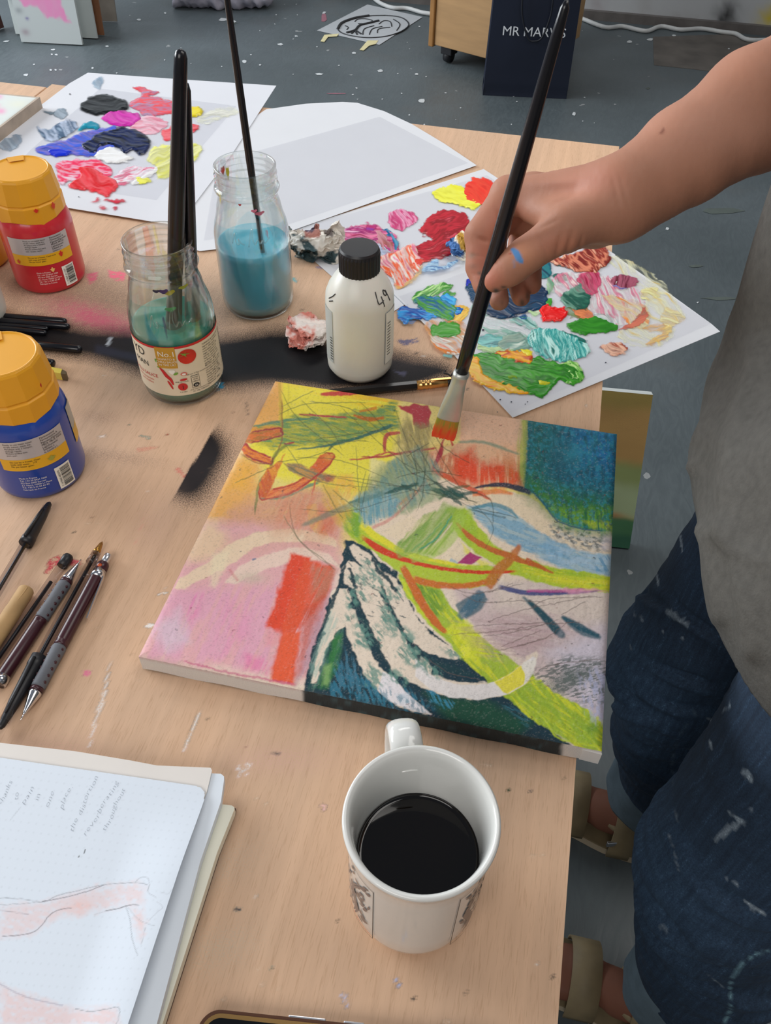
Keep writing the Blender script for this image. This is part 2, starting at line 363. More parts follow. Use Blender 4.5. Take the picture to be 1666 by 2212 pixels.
# ================================================================== the setting
def floor_mat():
    m, nt, b = newmat('painted_floor'); N = nt.nodes; L = nt.links
    tc = N.new('ShaderNodeTexCoord')
    def noise(sc, det=4, mapsc=(1, 1, 1), dist=0):
        mp = N.new('ShaderNodeMapping'); mp.inputs['Scale'].default_value = mapsc; L.new(tc.outputs['Object'], mp.inputs[0])
        n = N.new('ShaderNodeTexNoise'); n.inputs['Scale'].default_value = sc; n.inputs['Detail'].default_value = det; n.inputs['Distortion'].default_value = dist; L.new(mp.outputs[0], n.inputs['Vector']); return n
    n1 = noise(1.6); r = N.new('ShaderNodeValToRGB'); e = r.color_ramp.elements; e[0].position = .3; e[1].position = .72
    e[0].color = (*col('#485154', 1), 1); e[1].color = (*col('#5f686c', 1), 1); L.new(n1.outputs[0], r.inputs[0])
    n2 = noise(9, 5, (3.2, 1, 1), 3.5); r2 = N.new('ShaderNodeValToRGB'); e = r2.color_ramp.elements; e[0].position = .40; e[1].position = .62; e[0].color = (.93, .93, .94, 1); e[1].color = (1.04, 1.04, 1.04, 1); L.new(n2.outputs[0], r2.inputs[0])
    mx = N.new('ShaderNodeMix'); mx.data_type = 'RGBA'; mx.blend_type = 'MULTIPLY'; mx.inputs[0].default_value = 1; L.new(r.outputs[0], mx.inputs[6]); L.new(r2.outputs[0], mx.inputs[7])
    # dirt and brown worn areas
    n3 = noise(3.1, 6); r3 = N.new('ShaderNodeValToRGB'); e = r3.color_ramp.elements; e[0].position = .58; e[1].position = .75; e[0].color = (0, 0, 0, 1); e[1].color = (.35, .35, .35, 1); L.new(n3.outputs[0], r3.inputs[0])
    m2 = N.new('ShaderNodeMix'); m2.data_type = 'RGBA'; L.new(r3.outputs[0], m2.inputs[0]); L.new(mx.outputs[2], m2.inputs[6]); m2.inputs[7].default_value = (*col('#5e5a55', 1), 1)
    vo = N.new('ShaderNodeTexVoronoi'); vo.inputs['Scale'].default_value = 7; vo.inputs['Randomness'].default_value = 1; nd = noise(30, 3)
    ad = N.new('ShaderNodeVectorMath'); ad.operation = 'MULTIPLY_ADD'; L.new(nd.outputs['Color'], ad.inputs[0]); ad.inputs[1].default_value = (.05, .05, .05); L.new(tc.outputs['Object'], ad.inputs[2]); L.new(ad.outputs[0], vo.inputs['Vector'])
    lt = N.new('ShaderNodeMath'); lt.operation = 'LESS_THAN'; lt.inputs[1].default_value = .055; L.new(vo.outputs['Distance'], lt.inputs[0])
    m3 = N.new('ShaderNodeMix'); m3.data_type = 'RGBA'; ml = N.new('ShaderNodeMath'); ml.operation = 'MULTIPLY'; ml.inputs[1].default_value = .55; L.new(lt.outputs[0], ml.inputs[0]); L.new(ml.outputs[0], m3.inputs[0]); L.new(m2.outputs[2], m3.inputs[6]); m3.inputs[7].default_value = (.42, .43, .43, 1)
    L.new(m3.outputs[2], b.inputs['Base Color'])
    rr = N.new('ShaderNodeMapRange'); rr.inputs[3].default_value = .34; rr.inputs[4].default_value = .6; L.new(n2.outputs[0], rr.inputs[0]); L.new(rr.outputs[0], b.inputs['Roughness'])
    bp = N.new('ShaderNodeBump'); bp.inputs['Strength'].default_value = .14; bp.inputs['Distance'].default_value = .004; L.new(n2.outputs[0], bp.inputs['Height']); L.new(bp.outputs[0], b.inputs['Normal'])
    return m
fl = box('floor', (-.4, 1.05, -.02), (6.4, 7.1, .04), floor_mat()); tag(fl, kind='structure')
# the back wall: a painted grid (grey white board wall with sprayed spots)
WY = 4.36
gx, gz, F = gridmesh(-3.5, 2.7, 0.0, 2.9, .02)
V = np.stack([gx, np.full(len(gx), WY), gz], 1)
px_, py_ = proj(V)
W = Pt(px_, py_, '#a9abad')
gxz = np.stack([gx, gz], 1)
cc = np.tile(col('#a3a6a9'), (len(gx), 1))*(.93+.14*fbm(gx*2, gz*5, 3))[:, None]
def wall_spot(x, z, rx, rz, h, a, g=.5):
    k = np.exp(-(((gx-x)/rx)**2+((gz-z)/rz)**2)*1.3)*a
    k = np.clip(k+(np.random.RandomState(int(x*77) % 99).rand(len(gx))-.5)*g*k*(1-k)*3, 0, 1)[:, None]; cc[:] = cc*(1-k)+col(h)*k
for (qx, qy, r1, r2, h, a) in [(1568, 36, .05, .06, '#1c1c1c', .95), (1664, 38, .05, .05, '#b8a418', .9), (1290, 15, .05, .12, '#8d8488', .4), (1470, 42, .1, .03, '#8a8686', .35), (1390, 22, .04, .1, '#8b8785', .3)]:
    v = CM@np.array([(qx-CX)/FPX, (qy-CY)/FPX, 1.0]); t_ = WY/v[1]; p = CO+v*t_; wall_spot(p[0], p[2], r1, r2, h, a)
wl = raw('wall_back', V, F[:, ::-1], am('wall_paint', .7, bump=('noise', 60, .3)), None, False, cc); tag(wl, kind='structure')
wb = box('wall_back', (-.4, WY+.05, 1.45), (6.2, .098, 2.9), pm('wall_core', '#a0a0a0', .8)); tag(wb, kind='structure')
M_base = pm('grimy_skirting', '#5a5654', .6, .25, 12)
tr_ = box('trim_1', (1.2, WY-.012, .018), (2.9, .024, .036), M_base); tag(tr_, kind='structure')
tr_ = box('trim_2', (-1.8, WY-.012, .018), (2.4, .024, .036), M_base); tag(tr_, kind='structure')
M_rm = pm('room_paint', '#7c7a76', .85, .05)
tag(box('wall_right', (2.65, 1.0, 1.45), (.1, 6.9, 2.9), M_rm), kind='structure')
tag(box('wall_front', (-.4, -2.35, 1.45), (6.2, .1, 2.9), M_rm), kind='structure')
# bare brown patch where the floor paint has worn off, and spattered paint chips
rs = np.random.RandomState(5)
P = [at(x, y, .0)[:2] for x, y in [(1411, 80), (1413, 141), (1500, 150), (1668, 172), (1800, 180), (1800, 95), (1560, 75)]]
bp_ = slab('trim_3', P, .0, .0012, pm('bare_board', '#55504b', .6, .3, 9, bump=.3, bscale=40)); tag(bp_, kind='structure')
def chips(name, spots, z, m, parent=None):
    V = []; F = []
    for x, y, rx, ry in spots:
        c = at(x, y, z); n = rs.randint(5, 9); b = len(V); a0 = rs.rand()*6
        for i in range(n):
            a = a0+2*pi*i/n; k = rs.uniform(.55, 1.15); q = at(x+cos(a)*rx*k, y+sin(a)*ry*k, z); V.append((q[0], q[1], z))
        V.append((c[0], c[1], z+.0004))
        for i in range(n): F.append((b+i, b+(i+1) % n, b+n))
    return raw(name, V, F, m, parent, False)
M_chipw = pm('dried_white_paint', '#b4b8ba', .6, .1)
sp = [(480, 43, 12, 4), (505, 46, 6, 3), (700, 27, 5, 3), (528, 133, 5, 4), (562, 140, 4, 3), (605, 96, 9, 3), (690, 160, 9, 3), (822, 152, 6, 4), (765, 114, 7, 3), (770, 190, 3, 2), (910, 218, 9, 6), (900, 160, 4, 2), (1360, 90, 6, 3), (1405, 85, 7, 3), (1456, 76, 5, 2), (1575, 105, 3, 1.5), (1110, 207, 4, 2), (115, 107, 5, 2), (112, 117, 4, 2), (122, 118, 4, 2), (56, 161, 7, 3), (110, 151, 4, 2), (232, 100, 5, 2), (200, 147, 4, 2), (14, 89, 8, 1.5), (73, 139, 3, 1.5), (1240, 245, 4, 5), (1443, 494, 5, 4), (1508, 653, 3, 2), (1416, 255, 6, 2), (300, 42, 6, 3), (357, 28, 3, 2), (120, 151, 3, 2), (540, 205, 4, 2), (640, 78, 4, 2)]
for i in range(60): sp.append((rs.uniform(250, 1300), rs.uniform(5, 330), rs.uniform(1, 3), rs.uniform(.7, 1.6)))
c_ = chips('paint_spatter', sp, .0012, M_chipw); c_['kind'] = 'stuff'; tag(c_, 'white dried paint spattered over the grey floor', 'paint')
c_ = chips('paint_spatter', [(745, 247, 26, 2.5), (725, 202, 24, 1.5), (1330, 566, 18, 4), (700, 38, 6, 12)], .0010, pm('pink_paint_smears', '#8a5a66', .6)); c_['kind'] = 'stuff'; tag(c_, 'faint pink paint smears on the grey floor', 'paint')
c_ = chips('paint_spatter', [(1560, 456, 55, 7), (1560, 645, 45, 5), (1500, 575, 20, 3), (1030, 300, 3, 2), (1290, 815, 3, 2), (500, 50, 12, 4), (1400, 190, 5, 3)], .0010, pm('dried_brown_paint', '#4c5450', .7)); c_['kind'] = 'stuff'; tag(c_, 'dull olive stains on the grey floor beside the table', 'paint')

# ================================================================== tables
def wood_nodes(nt, b, base='#c9a78a', k=None):
    N = nt.nodes; L = nt.links; tc = N.new('ShaderNodeTexCoord')
    def noise(sc, ms, det=3):
        mp = N.new('ShaderNodeMapping'); mp.inputs['Scale'].default_value = ms; L.new(tc.outputs['Object'], mp.inputs[0])
        n = N.new('ShaderNodeTexNoise'); n.inputs['Scale'].default_value = sc; n.inputs['Detail'].default_value = det; L.new(mp.outputs[0], n.inputs['Vector']); return n
    def ramp(n, p0, c0, p1, c1):
        r = N.new('ShaderNodeValToRGB'); e = r.color_ramp.elements; e[0].position = p0; e[1].position = p1; e[0].color = (*c0, 1); e[1].color = (*c1, 1); L.new(n.outputs[0], r.inputs[0]); return r
    def mul(a, bb, f=1):
        m = N.new('ShaderNodeMix'); m.data_type = 'RGBA'; m.blend_type = 'MULTIPLY'; m.inputs[0].default_value = f; L.new(a, m.inputs[6]); L.new(bb, m.inputs[7]); return m.outputs[2]
    c = col(base, k)
    a = ramp(noise(1, (150, 5, 4), 4), .3, c*np.array([.93, .92, .91]), .7, np.clip(c*1.05, 0, 1))
    f1 = ramp(noise(1, (1300, 90, 60), 2), .30, (.78, .72, .66), .46, (1, 1, 1))       # short dark beech flecks
    f2 = ramp(noise(1, (10, 1.3, 2), 2), .35, (.92, .93, .95), .65, (1.06, 1.03, 1.0))
    o = mul(mul(a.outputs[0], f1.outputs[0], .55), f2.outputs[0])
    return o
m_tab, nt, b = newmat('beech_with_paint'); wcol = wood_nodes(nt, b)
at_ = nt.nodes.new('ShaderNodeAttribute'); at_.attribute_name = 'col'
tc = nt.nodes.new('ShaderNodeTexCoord'); wn = nt.nodes.new('ShaderNodeTexNoise'); wn.inputs['Scale'].default_value = 900; wn.inputs['Detail'].default_value = 1; nt.links.new(tc.outputs['Object'], wn.inputs['Vector'])
mr = nt.nodes.new('ShaderNodeMapRange'); mr.inputs[1].default_value = .3; mr.inputs[2].default_value = .7; mr.inputs[3].default_value = -1.5; mr.inputs[4].default_value = 1.5; nt.links.new(wn.outputs[0], mr.inputs[0])
def mth(op, a, bb):
    n = nt.nodes.new('ShaderNodeMath'); n.operation = op
    for i, q in enumerate((a, bb)):
        if isinstance(q, (int, float)): n.inputs[i].default_value = q
        else: nt.links.new(q, n.inputs[i])
    return n.outputs[0]
al = at_.outputs['Alpha']; inv = mth('SUBTRACT', 1.0, al); kk = mth('MULTIPLY', mth('MULTIPLY', al, inv), mr.outputs[0]); fac = mth('ADD', al, kk)
cl = nt.nodes.new('ShaderNodeClamp'); nt.links.new(fac, cl.inputs[0])
mx = nt.nodes.new('ShaderNodeMix'); mx.data_type = 'RGBA'; nt.links.new(cl.outputs[0], mx.inputs[0]); nt.links.new(wcol, mx.inputs[6]); nt.links.new(at_.outputs['Color'], mx.inputs[7]); nt.links.new(mx.outputs[2], b.inputs['Base Color'])
b.inputs['Roughness'].default_value = .55; b.inputs['Specular IOR Level'].default_value = .25
m_wood, nt2, b2 = newmat('beech_board'); nt2.links.new(wood_nodes(nt2, b2), b2.inputs['Base Color']); b2.inputs['Roughness'].default_value = .45

class Pa(Pt):
    """painter that keeps coverage too"""
    def __init__(s, X, Y): super().__init__(X, Y, '#c8a488'); s.al = np.zeros(len(X))
    def _mix(s, i, m, h):
        c = col(h) if isinstance(h, str) else h; a0 = s.al[i]; a1 = a0*(1-m)+m
        s.c[i] = (s.c[i]*(a0*(1-m))[:, None]+c*m[:, None])/np.maximum(a1, 1e-6)[:, None]; s.al[i] = a1
XR, YB = .0765, 1.249
gx, gy, F = gridmesh(-.80, XR, -.25, YB, .0023)
V = np.stack([gx, gy, np.full(len(gx), T)], 1); px_, py_ = proj(V)
ok = gy > .02
K = Pa(np.where(ok, px_, -9999), np.where(ok, py_, -9999))
# grey film over the upper left, spray paint, smears, soft patches, drips
K.blob(330, 690, 420, 130, '#8c7566', .58, 8, .2); K.blob(120, 650, 220, 80, '#7a6458', .35, 0, .2)
K.blob(210, 690, 120, 34, '#b8506a', .8, 18, .4); K.blob(300, 730, 60, 24, '#a04a62', .5, 20, .4)
K.stroke([(-40, 752), (60, 728), (190, 742), (330, 765), (470, 785), (600, 772), (720, 790), (860, 805), (960, 800)], [70, 76, 62, 96, 110, 120, 110, 80, 30], '#0b0c11', .99, 34, 0, 2, False)
K.blob(520, 785, 150, 34, '#0a0b10', .9, 4, .2); K.blob(650, 795, 90, 34, '#08090d', .95, 4, .2)
K.blob(860, 775, 90, 26, '#3a3234', .45, 6, .3)
K.stroke([(200, 752), (300, 774), (390, 800)], [20, 14, 10], '#2a2f42', .5, 8)
# masked spray mark beside the canvas: sharp on the left
k_ = np.nonzero((abs(K.X-440) < 120) & (abs(K.Y-1000) < 140))[0]; x, y = K.X[k_], K.Y[k_]
dl = ((x-466)*(1075-922)-(y-922)*(372-466))/np.hypot(153, 94)   # distance to the masked edge
along = ((x-466)*(372-466)+(y-922)*153)/180
m_ = sm(-1.5, 1.5, dl)*np.exp(-(np.maximum(dl, 0)/54)**2)*np.exp(-((along-90)/80)**4)*1.6
K._mix(k_, np.clip(m_, 0, 1), '#0b0b10')
m_ = sm(-1.5, 1.5, dl)*np.exp(-(np.maximum(dl, 0)/80)**2)*np.exp(-((along-95)/80)**2)*.30; K._mix(k_, np.clip(m_, 0, 1), '#3a3030')
for a in [(250, 985, 120, 20, '#8a6f60', .35, 8), (215, 900, 60, 18, '#86695a', .25, 5), (600, 1640, 140, 40, '#c49a90', .25, 0), (480, 1870, 120, 60, '#b8a490', .3, -30), (470, 2050, 110, 60, '#b5a591', .3, -20), (330, 1130, 60, 90, '#cda894', .3, 20), (120, 1640, 140, 60, '#cda090', .3, 10), (820, 1020, 60, 30, '#a08070', .2, 0), (540, 850, 70, 30, '#97806e', .3, 0)]:  # soft patches over the wood, brownish darker ones right of the blue pot
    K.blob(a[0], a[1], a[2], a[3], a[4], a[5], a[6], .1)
for P, h in [([(183, 590), (213, 586), (210, 603), (197, 613), (190, 600)], '#c85a74'), ([(232, 583), (276, 590), (270, 610), (240, 603)], '#e0607c'), ([(92, 1240), (105, 1207), (126, 1199), (132, 1215), (112, 1226), (104, 1243)], '#b23040'), ([(140, 1205), (172, 1212), (175, 1222), (150, 1222)], '#b84050'), ([(461, 830), (482, 826), (486, 838), (470, 845)], '#1f86a8'), ([(626, 596), (640, 600), (643, 612), (628, 610)], '#4f9aa0'), ([(855, 735), (900, 728), (905, 742), (870, 745)], '#5a5878'), ([(680, 573), (700, 572), (696, 584), (684, 580)], '#8c7c90'), ([(845, 800), (880, 805), (870, 815)], '#4a4a60')]:
    K.poly(P, h, .9, 2, 5, (20, 8, 2, .2, .5))
K.blob(450, 1454-0, 1, 1, '#d07a90', 0); K.blob(187, 1454, 9, 8, '#d0708c', .95, 0, 0, 6)
for P, w_, h, a in [([(243, 1430), (232, 1455), (228, 1495)], [3, 6, 8], '#cfc8c4', .8), ([(226, 1500), (210, 1545), (196, 1600), (192, 1622)], [12, 9, 6, 4], '#d2ccc8', .6), ([(434, 1522), (420, 1570), (396, 1624)], [3, 4, 2], '#d8d2cc', .8), ([(232, 745), (237, 735), (240, 729)], [5, 8, 4], '#aeb4bc', .9), ([(345, 1283), (362, 1281)], [5, 3], '#dfe0e0', .8), ([(318, 1352), (334, 1350)], [8, 8], '#e4e4e4', .8), ([(512, 1665), (520, 1652), (538, 1652), (541, 1663), (528, 1675), (513, 1676)], [2, 2], '#d8d4d2', .85), ([(517, 1667), (534, 1661)], [6, 7], '#c8c8c8', .6), ([(742, 2148), (750, 2175)], [12, 9], '#b9bcd8', .55), ([(855, 2119), (866, 2130)], [9, 6], '#aab8e0', .8), ([(303, 940), (323, 947)], [4, 6], '#6f8a80', .7), ([(300, 972), (340, 966)], [10, 5], '#c07a68', .5), ([(290, 1175), (305, 1140), (310, 1120)], [4, 2], '#cf8c7c', .4), ([(585, 1627), (605, 1630)], [4, 4], '#55504c', .8), ([(570, 1745), (575, 1750)], [2, 3], '#3a3434', .0), ([(462, 1690), (498, 1710)], [1, 1], '#888', 0), ([(698, 1741), (702, 1749)], [7, 7], '#e8b4b0', .9), ([(1096, 1705), (1100, 1709)], [6, 5], '#3c5034', .9), ([(1143, 1710), (1147, 1711)], [7, 6], '#6a5c5c', .7), ([(511, 1965), (516, 1968)], [8, 7], '#39393f', .9), ([(648, 1890), (654, 1895)], [3, 2], '#55301f', .9), ([(600, 855), (618, 850)], [3, 2], '#5a4c44', .7), ([(532, 870), (536, 900)], [6, 3], '#6a5a50', .5), ([(360, 940), (367, 936)], [3, 2], '#9c4432', .9), ([(385, 1015), (397, 1030)], [12, 6], '#c86a60', .6), ([(215, 943), (226, 942)], [5, 5], '#d8c8bc', .9), ([(970, 803), (984, 806)], [3, 2], '#33302e', .9), ([(896, 765), (903, 762)], [4, 3], '#2c2a2c', .9)]:
    if a > 0: K.stroke(P, w_, h, a, 1.5, 0, 1, False)
rs = np.random.RandomState(11)
for i in range(230):
    x, y = rs.uniform(0, 1280), rs.uniform(440, 2200); r = rs.uniform(1.0, 2.6)
    K.blob(x, y, r*rs.uniform(1, 2.4), r, ['#4a4038', '#5a5048', '#7a4a3c', '#d8d0c8', '#4c6a60'][rs.randint(5)], rs.uniform(.4, .9), rs.uniform(0, 180), 0, 4)
for i in range(26):
    x, y = rs.uniform(0, 1200), rs.uniform(800, 2200); a = rs.uniform(-.6, .8); K.stroke([(x, y), (x+30*cos(a), y+30*sin(a)+5), (x+55*cos(a), y+55*sin(a))], [1.2, 1.2], '#e2cdb8', .35, 1.2, 0, 1)
tab = empty('work_table', (-.36, .5, 0), 'beech-topped work table marked with spray paint, holding canvas, jars and mug', 'table')
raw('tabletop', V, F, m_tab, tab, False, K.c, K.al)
box('table_board', ((XR-.80)/2, (YB-.25)/2, T-.0125), (XR+.80, YB+.25, .0245), m_wood, tab)
M_steel = pm('grey_steel', '#55585c', .4, .1)
for x, y in [(XR-.10, YB-.08), (-.75, YB-.08), (XR-.10, -.18), (-.75, -.18)]: box('leg', (x, y, (T-.025)/2), (.04, .04, T-.025), M_steel, tab, 0, .003)
box('apron', (-.36, YB-.08, T-.05), (.60, .02, .05), M_steel, tab)
tab2 = empty('work_table', (-1.2, .5, 0), 'second beech table butted against the left end of the work table', 'table')
box('tabletop', (-1.253, .492, T-.0125), (.90, 1.49, .0249), m_wood, tab2, 0, .001)
for x, y in [(-.86, 1.1), (-1.62, 1.1), (-.86, -.15), (-1.62, -.15)]: box('leg', (x, y, (T-.025)/2), (.04, .04, T-.025), M_steel, tab2, 0, .003)

# ================================================================== things on the floor
# drawing taped down
Q = [at(x, y, .0015)[:2] for x, y in [(685, 66), (794, 10), (913, 37), (820, 97)]]
dr = empty('floor_drawing', (np.mean([q[0] for q in Q]), np.mean([q[1] for q in Q]), 0), 'grey sheet with a black ink oval drawing, taped flat on the floor', 'drawing')
slab('sheet', Q, .0012, .0022, pm('grey_paper', '#a2a6aa', .7, .03), dr)
M_ink = pm('black_ink', '#26282c', .6, .05, k=1); z_ = .0026
zf = fr(380, 0, 2.872)
def floorline(L, r): return tube('ink_line', [(*at(x, y, z_)[:2], z_) for x, y in zf(L)], r, M_ink, dr, 6)
floorline([(1300, 97), (1200, 100), (1110, 115), (1030, 145), (1005, 175), (1030, 205), (1100, 225), (1200, 235), (1310, 225), (1400, 195), (1445, 155), (1420, 120), (1370, 103), (1300, 97)], .003)
floorline([(1005, 180), (1030, 145), (1110, 115), (1200, 100)], .007)
floorline([(1060, 205), (1110, 190), (1140, 160), (1200, 145), (1260, 130)], .006)
for L_ in [[(1110, 190), (1090, 210)], [(1112, 190), (1125, 215)], [(1115, 188), (1150, 212)], [(1110, 190), (1070, 200)]]: floorline(L_, .004)
for L_ in [[(1110, 135), (1130, 120), (1180, 118), (1220, 130), (1180, 145), (1130, 148)], [(1260, 150), (1290, 130), (1330, 135), (1340, 165)], [(1160, 215), (1170, 180), (1230, 160)], [(1200, 215), (1220, 180), (1280, 165)], [(1250, 205), (1260, 180), (1330, 170)], [(1350, 120), (1390, 150), (1370, 190)], [(1050, 160), (1070, 170), (1060, 185)]]: floorline(L_, .0025)
M_tape = pm('masking_tape', '#c8bf94', .6, .05)
for L_ in [[(898, 255), (922, 215), (1012, 208), (1000, 224), (945, 228), (922, 258)], [(1140, 308), (1190, 250), (1257, 250), (1240, 272), (1200, 282), (1165, 312)]]:
    slab('tape_strip', [at(x, y, .0035)[:2] for x, y in zf(L_)], .0023, .0033, M_tape, dr)
# cabinet on castors
p0, p1 = at(938, 97, .065), at(1047, 126, .065); d_ = (p1-p0); d_[2] = 0; d_ /= np.linalg.norm(d_); ang = atan2(d_[1], d_[0]); n_ = np.array([-d_[1], d_[0], 0])
M_oak = pm('oak_veneer', '#a3815a', .5, .1, 3, stretch=(2, 2, 14), bump=.1, bscale=30); M_oak2 = pm('oak_edge', '#8f6638', .5, .1)
cw, chh, cdp = .42, .55, .45; cb = p0+d_*cw/2+n_*cdp/2
cab = empty('cabinet', (cb[0], cb[1], 0), 'low oak-veneer pedestal cabinet on black castors behind the navy bag', 'cabinet')
box('body', (cb[0], cb[1], .065+chh/2), (cw, cdp, chh), M_oak, cab, ang, .003)
e_ = p0-d_*.012+n_*cdp/2; box('side_panel', (e_[0], e_[1], .063+chh/2), (.022, cdp+.02, chh+.01), M_oak2, cab, ang, .004)
for s, t_ in [(.12, .08), (.88, .08), (.12, .9), (.88, .9)]:
    q = p0+d_*cw*s+n_*cdp*t_; ca = box('castor', (q[0], q[1], .05), (.05, .05, .03), M_blackmat, cab, ang, .003)
    lathe('castor_wheel', [(1e-4, -.015), (.024, -.014), (.026, 0), (.024, .014), (1e-4, .015)], (q[0], q[1], .027), M_blackmat, ca, 20, axis=tuple(d_))
# navy carrier bag
b0, b1 = at(1043, 206, 0), at(1224, 214, 0); d_ = b1-b0; bw = np.linalg.norm(d_); d_ /= bw; n_ = np.array([-d_[1], d_[0], 0]); H_ = .42; D_ = .09
M_navy = pm('navy_paper', '#1c2233', .38, .12, 5, bump=.25, bscale=14, k=.95)
bag = empty('paper_bag', tuple((b0+b1)/2+n_*D_/2), 'navy blue paper carrier bag with white lettering standing on the floor', 'bag')
gu, gv, F = gridmesh(0, 1, 0, 1, 1/24)
def bagface(A, B, bulge, nm):
    A = np.array(A); B = np.array(B); e = B-A; nn = np.array([e[1], -e[0], 0]); nn /= np.linalg.norm(nn)
    V = A+gu[:, None]*e+np.array([0, 0, 1])*(gv*H_)[:, None]
    k = np.sin(gv*pi)*np.sin(gu*pi)*bulge+.004*np.sin(gu*pi)*np.sin(gv*pi)*fbm(gu*4, gv*5, 8)-.006*np.exp(-((gv-.19)/.012)**2)*np.sin(gu*pi)
    k = k-.004*np.exp(-((gv-.03)/.02)**2); V = V+nn*k[:, None]; V[:, :2] += ((b0+b1)/2+n_*D_/2-V)[:, :2]*(gv*.05)[:, None]
    return raw(nm, V, F, M_navy, bag, True)
bagface(b0, b1, .006, 'front_panel'); bagface(b1, b1+n_*D_, -.02, 'side_panel'); bagface(b1+n_*D_, b0+n_*D_, .004, 'back_panel'); bagface(b0+n_*D_, b0, -.02, 'side_panel')
slab('base_panel', [b0[:2], b1[:2], (b1+n_*D_)[:2], (b0+n_*D_)[:2]], .001, .003, M_navy, bag)
M_wt = pm('white_lettering', '#dfe3e8', .5, .02, k=.9)
tp = at(1084, 78, .0)
def baguv(u, v, off=.013):
    return b0+d_*u+np.array([0, 0, v])-n_*off
def bagpos(px, py):
    # hit the front plane of the bag
    v = CM@np.array([(px-CX)/FPX, (py-CY)/FPX, 1.0]); nn = n_; t_ = ((b0-n_*.011-CO)@nn)/(v@nn); return CO+v*t_
q0 = bagpos(1084, 76); q1 = bagpos(1220, 88); u0 = (q0-b0)@d_; u1 = (q1-b0)@d_
lt = text('lettering', 'MR MARVIS', .035, M_wt, bag, lambda x, y, z: b0+d_*(u0+x)+np.array([0, 0, q0[2]+y*1.25])-n_*.0105)
wd = max(((np.array(lt.matrix_world@v.co if False else v.co)+np.array(parent_loc(bag))-b0)@d_) for v in lt.data.vertices)-u0
for v in lt.data.vertices:
    c = np.array(v.co)+np.array(parent_loc(bag)); u = (c-b0)@d_-u0; c = c+d_*(u*((u1-u0)/wd-1)); v.co = Vector(c-np.array(parent_loc(bag)))
ha = [bagpos(1130, -20), bagpos(1128, 30), bagpos(1140, 80), bagpos(1155, 88), bagpos(1172, 78), bagpos(1190, 30), bagpos(1196, -20)]
tube('handle', [h-n_*.006 for h in ha], .0032, pm('navy_cord', '#10141f', .6, k=.95), bag, 8)
# boards leaning in the far left corner
def leaning(name, label, A, B, h, lean, th, m, cat='painting', attrf=None):
    A = np.array([A[0], A[1], 0.]); B = np.array([B[0], B[1], 0.]); e = B-A; L = np.linalg.norm(e); e /= L; n = np.array([-e[1], e[0], 0])
    up = np.array([0, 0, 1.])*cos(lean)+n*sin(lean); fn = -n*cos(lean)+np.array([0, 0, 1])*sin(lean)
    root = empty(name, tuple((A+B)/2), label, cat); g1, g2, F = gridmesh(0, 1, 0, 1, 1/120 if attrf else 1)
    base = .004+th*sin(lean)
    V = A+np.array([0, 0, base])+np.outer(g1*L, e)+np.outer(g2*h, up)
    if attrf: raw('painted_face', V+fn*.0006, F, am(name+'_paint', .6), root, False, attrf(g1, g2))
    P = [A+np.array([0, 0, base]), B+np.array([0, 0, base])]; P += [P[1]+up*h, P[0]+up*h]; Q = [p-fn*th for p in P]
    raw('panel', P+Q, [(0, 1, 2, 3), (7, 6, 5, 4), (0, 4, 5, 1), (1, 5, 6, 2), (2, 6, 7, 3), (3, 7, 4, 0)], m, root, False)
    return root
M_gess = pm('gessoed_board', '#b4b9b8', .6, .04)
def pinkf(u, v):
    c = np.tile(col('#aeb4b4'), (len(u), 1)); x = u*132; y = 100-v*330
    k = sm(2, -4, sdpoly(x+(fbm(u*9, v*22, 1)-.5)*16, y+(fbm(u*9, v*22, 2)-.5)*16, [(8, -300), (14, 20), (18, 42), (60, 45), (66, 64), (90, 60), (115, 68), (106, 40), (92, 0), (95, -300)]))*(.55+.45*fbm(u*6, v*12, 4))
    c = c*(1-k[:, None])+col('#d86aa8')*k[:, None]
    for X, Y, r, h in [(24, 62, 4, '#5a4a8a'), (14, 84, 9, '#8f8088'), (60, 2, 12, '#4a2030'), (10, 50, 8, '#84898c')]:
        k = np.exp(-(((x-X)/r)**2+((y-Y)/(r*.6))**2))*.8; c = c*(1-k[:, None])+col(h)*k[:, None]
    return c
leaning('board_painting', 'white board painting with a big pink patch leaning in the far left corner', at(47, 93, 0), at(179, 100, 0), .75, .10, .012, M_gess, attrf=pinkf)
def darkf(u, v):
    c = np.tile(col('#b6bcba'), (len(u), 1)); k = sm(.12, .0, abs(u-.13-(v-.3)*.05)-.03+(fbm(u*20, v*20, 3)-.5)*.1)*sm(.1, .2, v); return c*(1-k[:, None])+col('#3b4a58')*k[:, None]
a_ = at(19, 86, 0)+np.array([0, .06, 0]); leaning('board_painting', 'white board painting with a dark grey streak, behind the pink one', a_, a_+np.array([.35, .04, 0]), .8, .08, .01, M_gess, attrf=darkf)
a_ = at(-30, 75, 0); leaning('board_painting', 'dark red and brown painting edge, leftmost of the leaning boards', a_, at(10, 62, 0), .8, .08, .01, pm('dark_red_board', '#4a2f2c', .6, .4, 20))
b_ = at(225, 79, 0); leaning('hardboard_sheet', 'brown hardboard sheet leaning behind the pink board painting', b_-np.array([.35, .02, 0]), b_, .8, .10, .008, pm('hardboard', '#7c5338', .6, .1, 20), cat='board')
b_ = at(253, 50, 0); leaning('plywood_offcut', 'pale stained plywood offcut leaning at the back of the stack', b_-np.array([.45, .08, 0]), b_, .6, .2, .012, pm('stained_ply', '#7d7870', .7, .2, 12), cat='board')
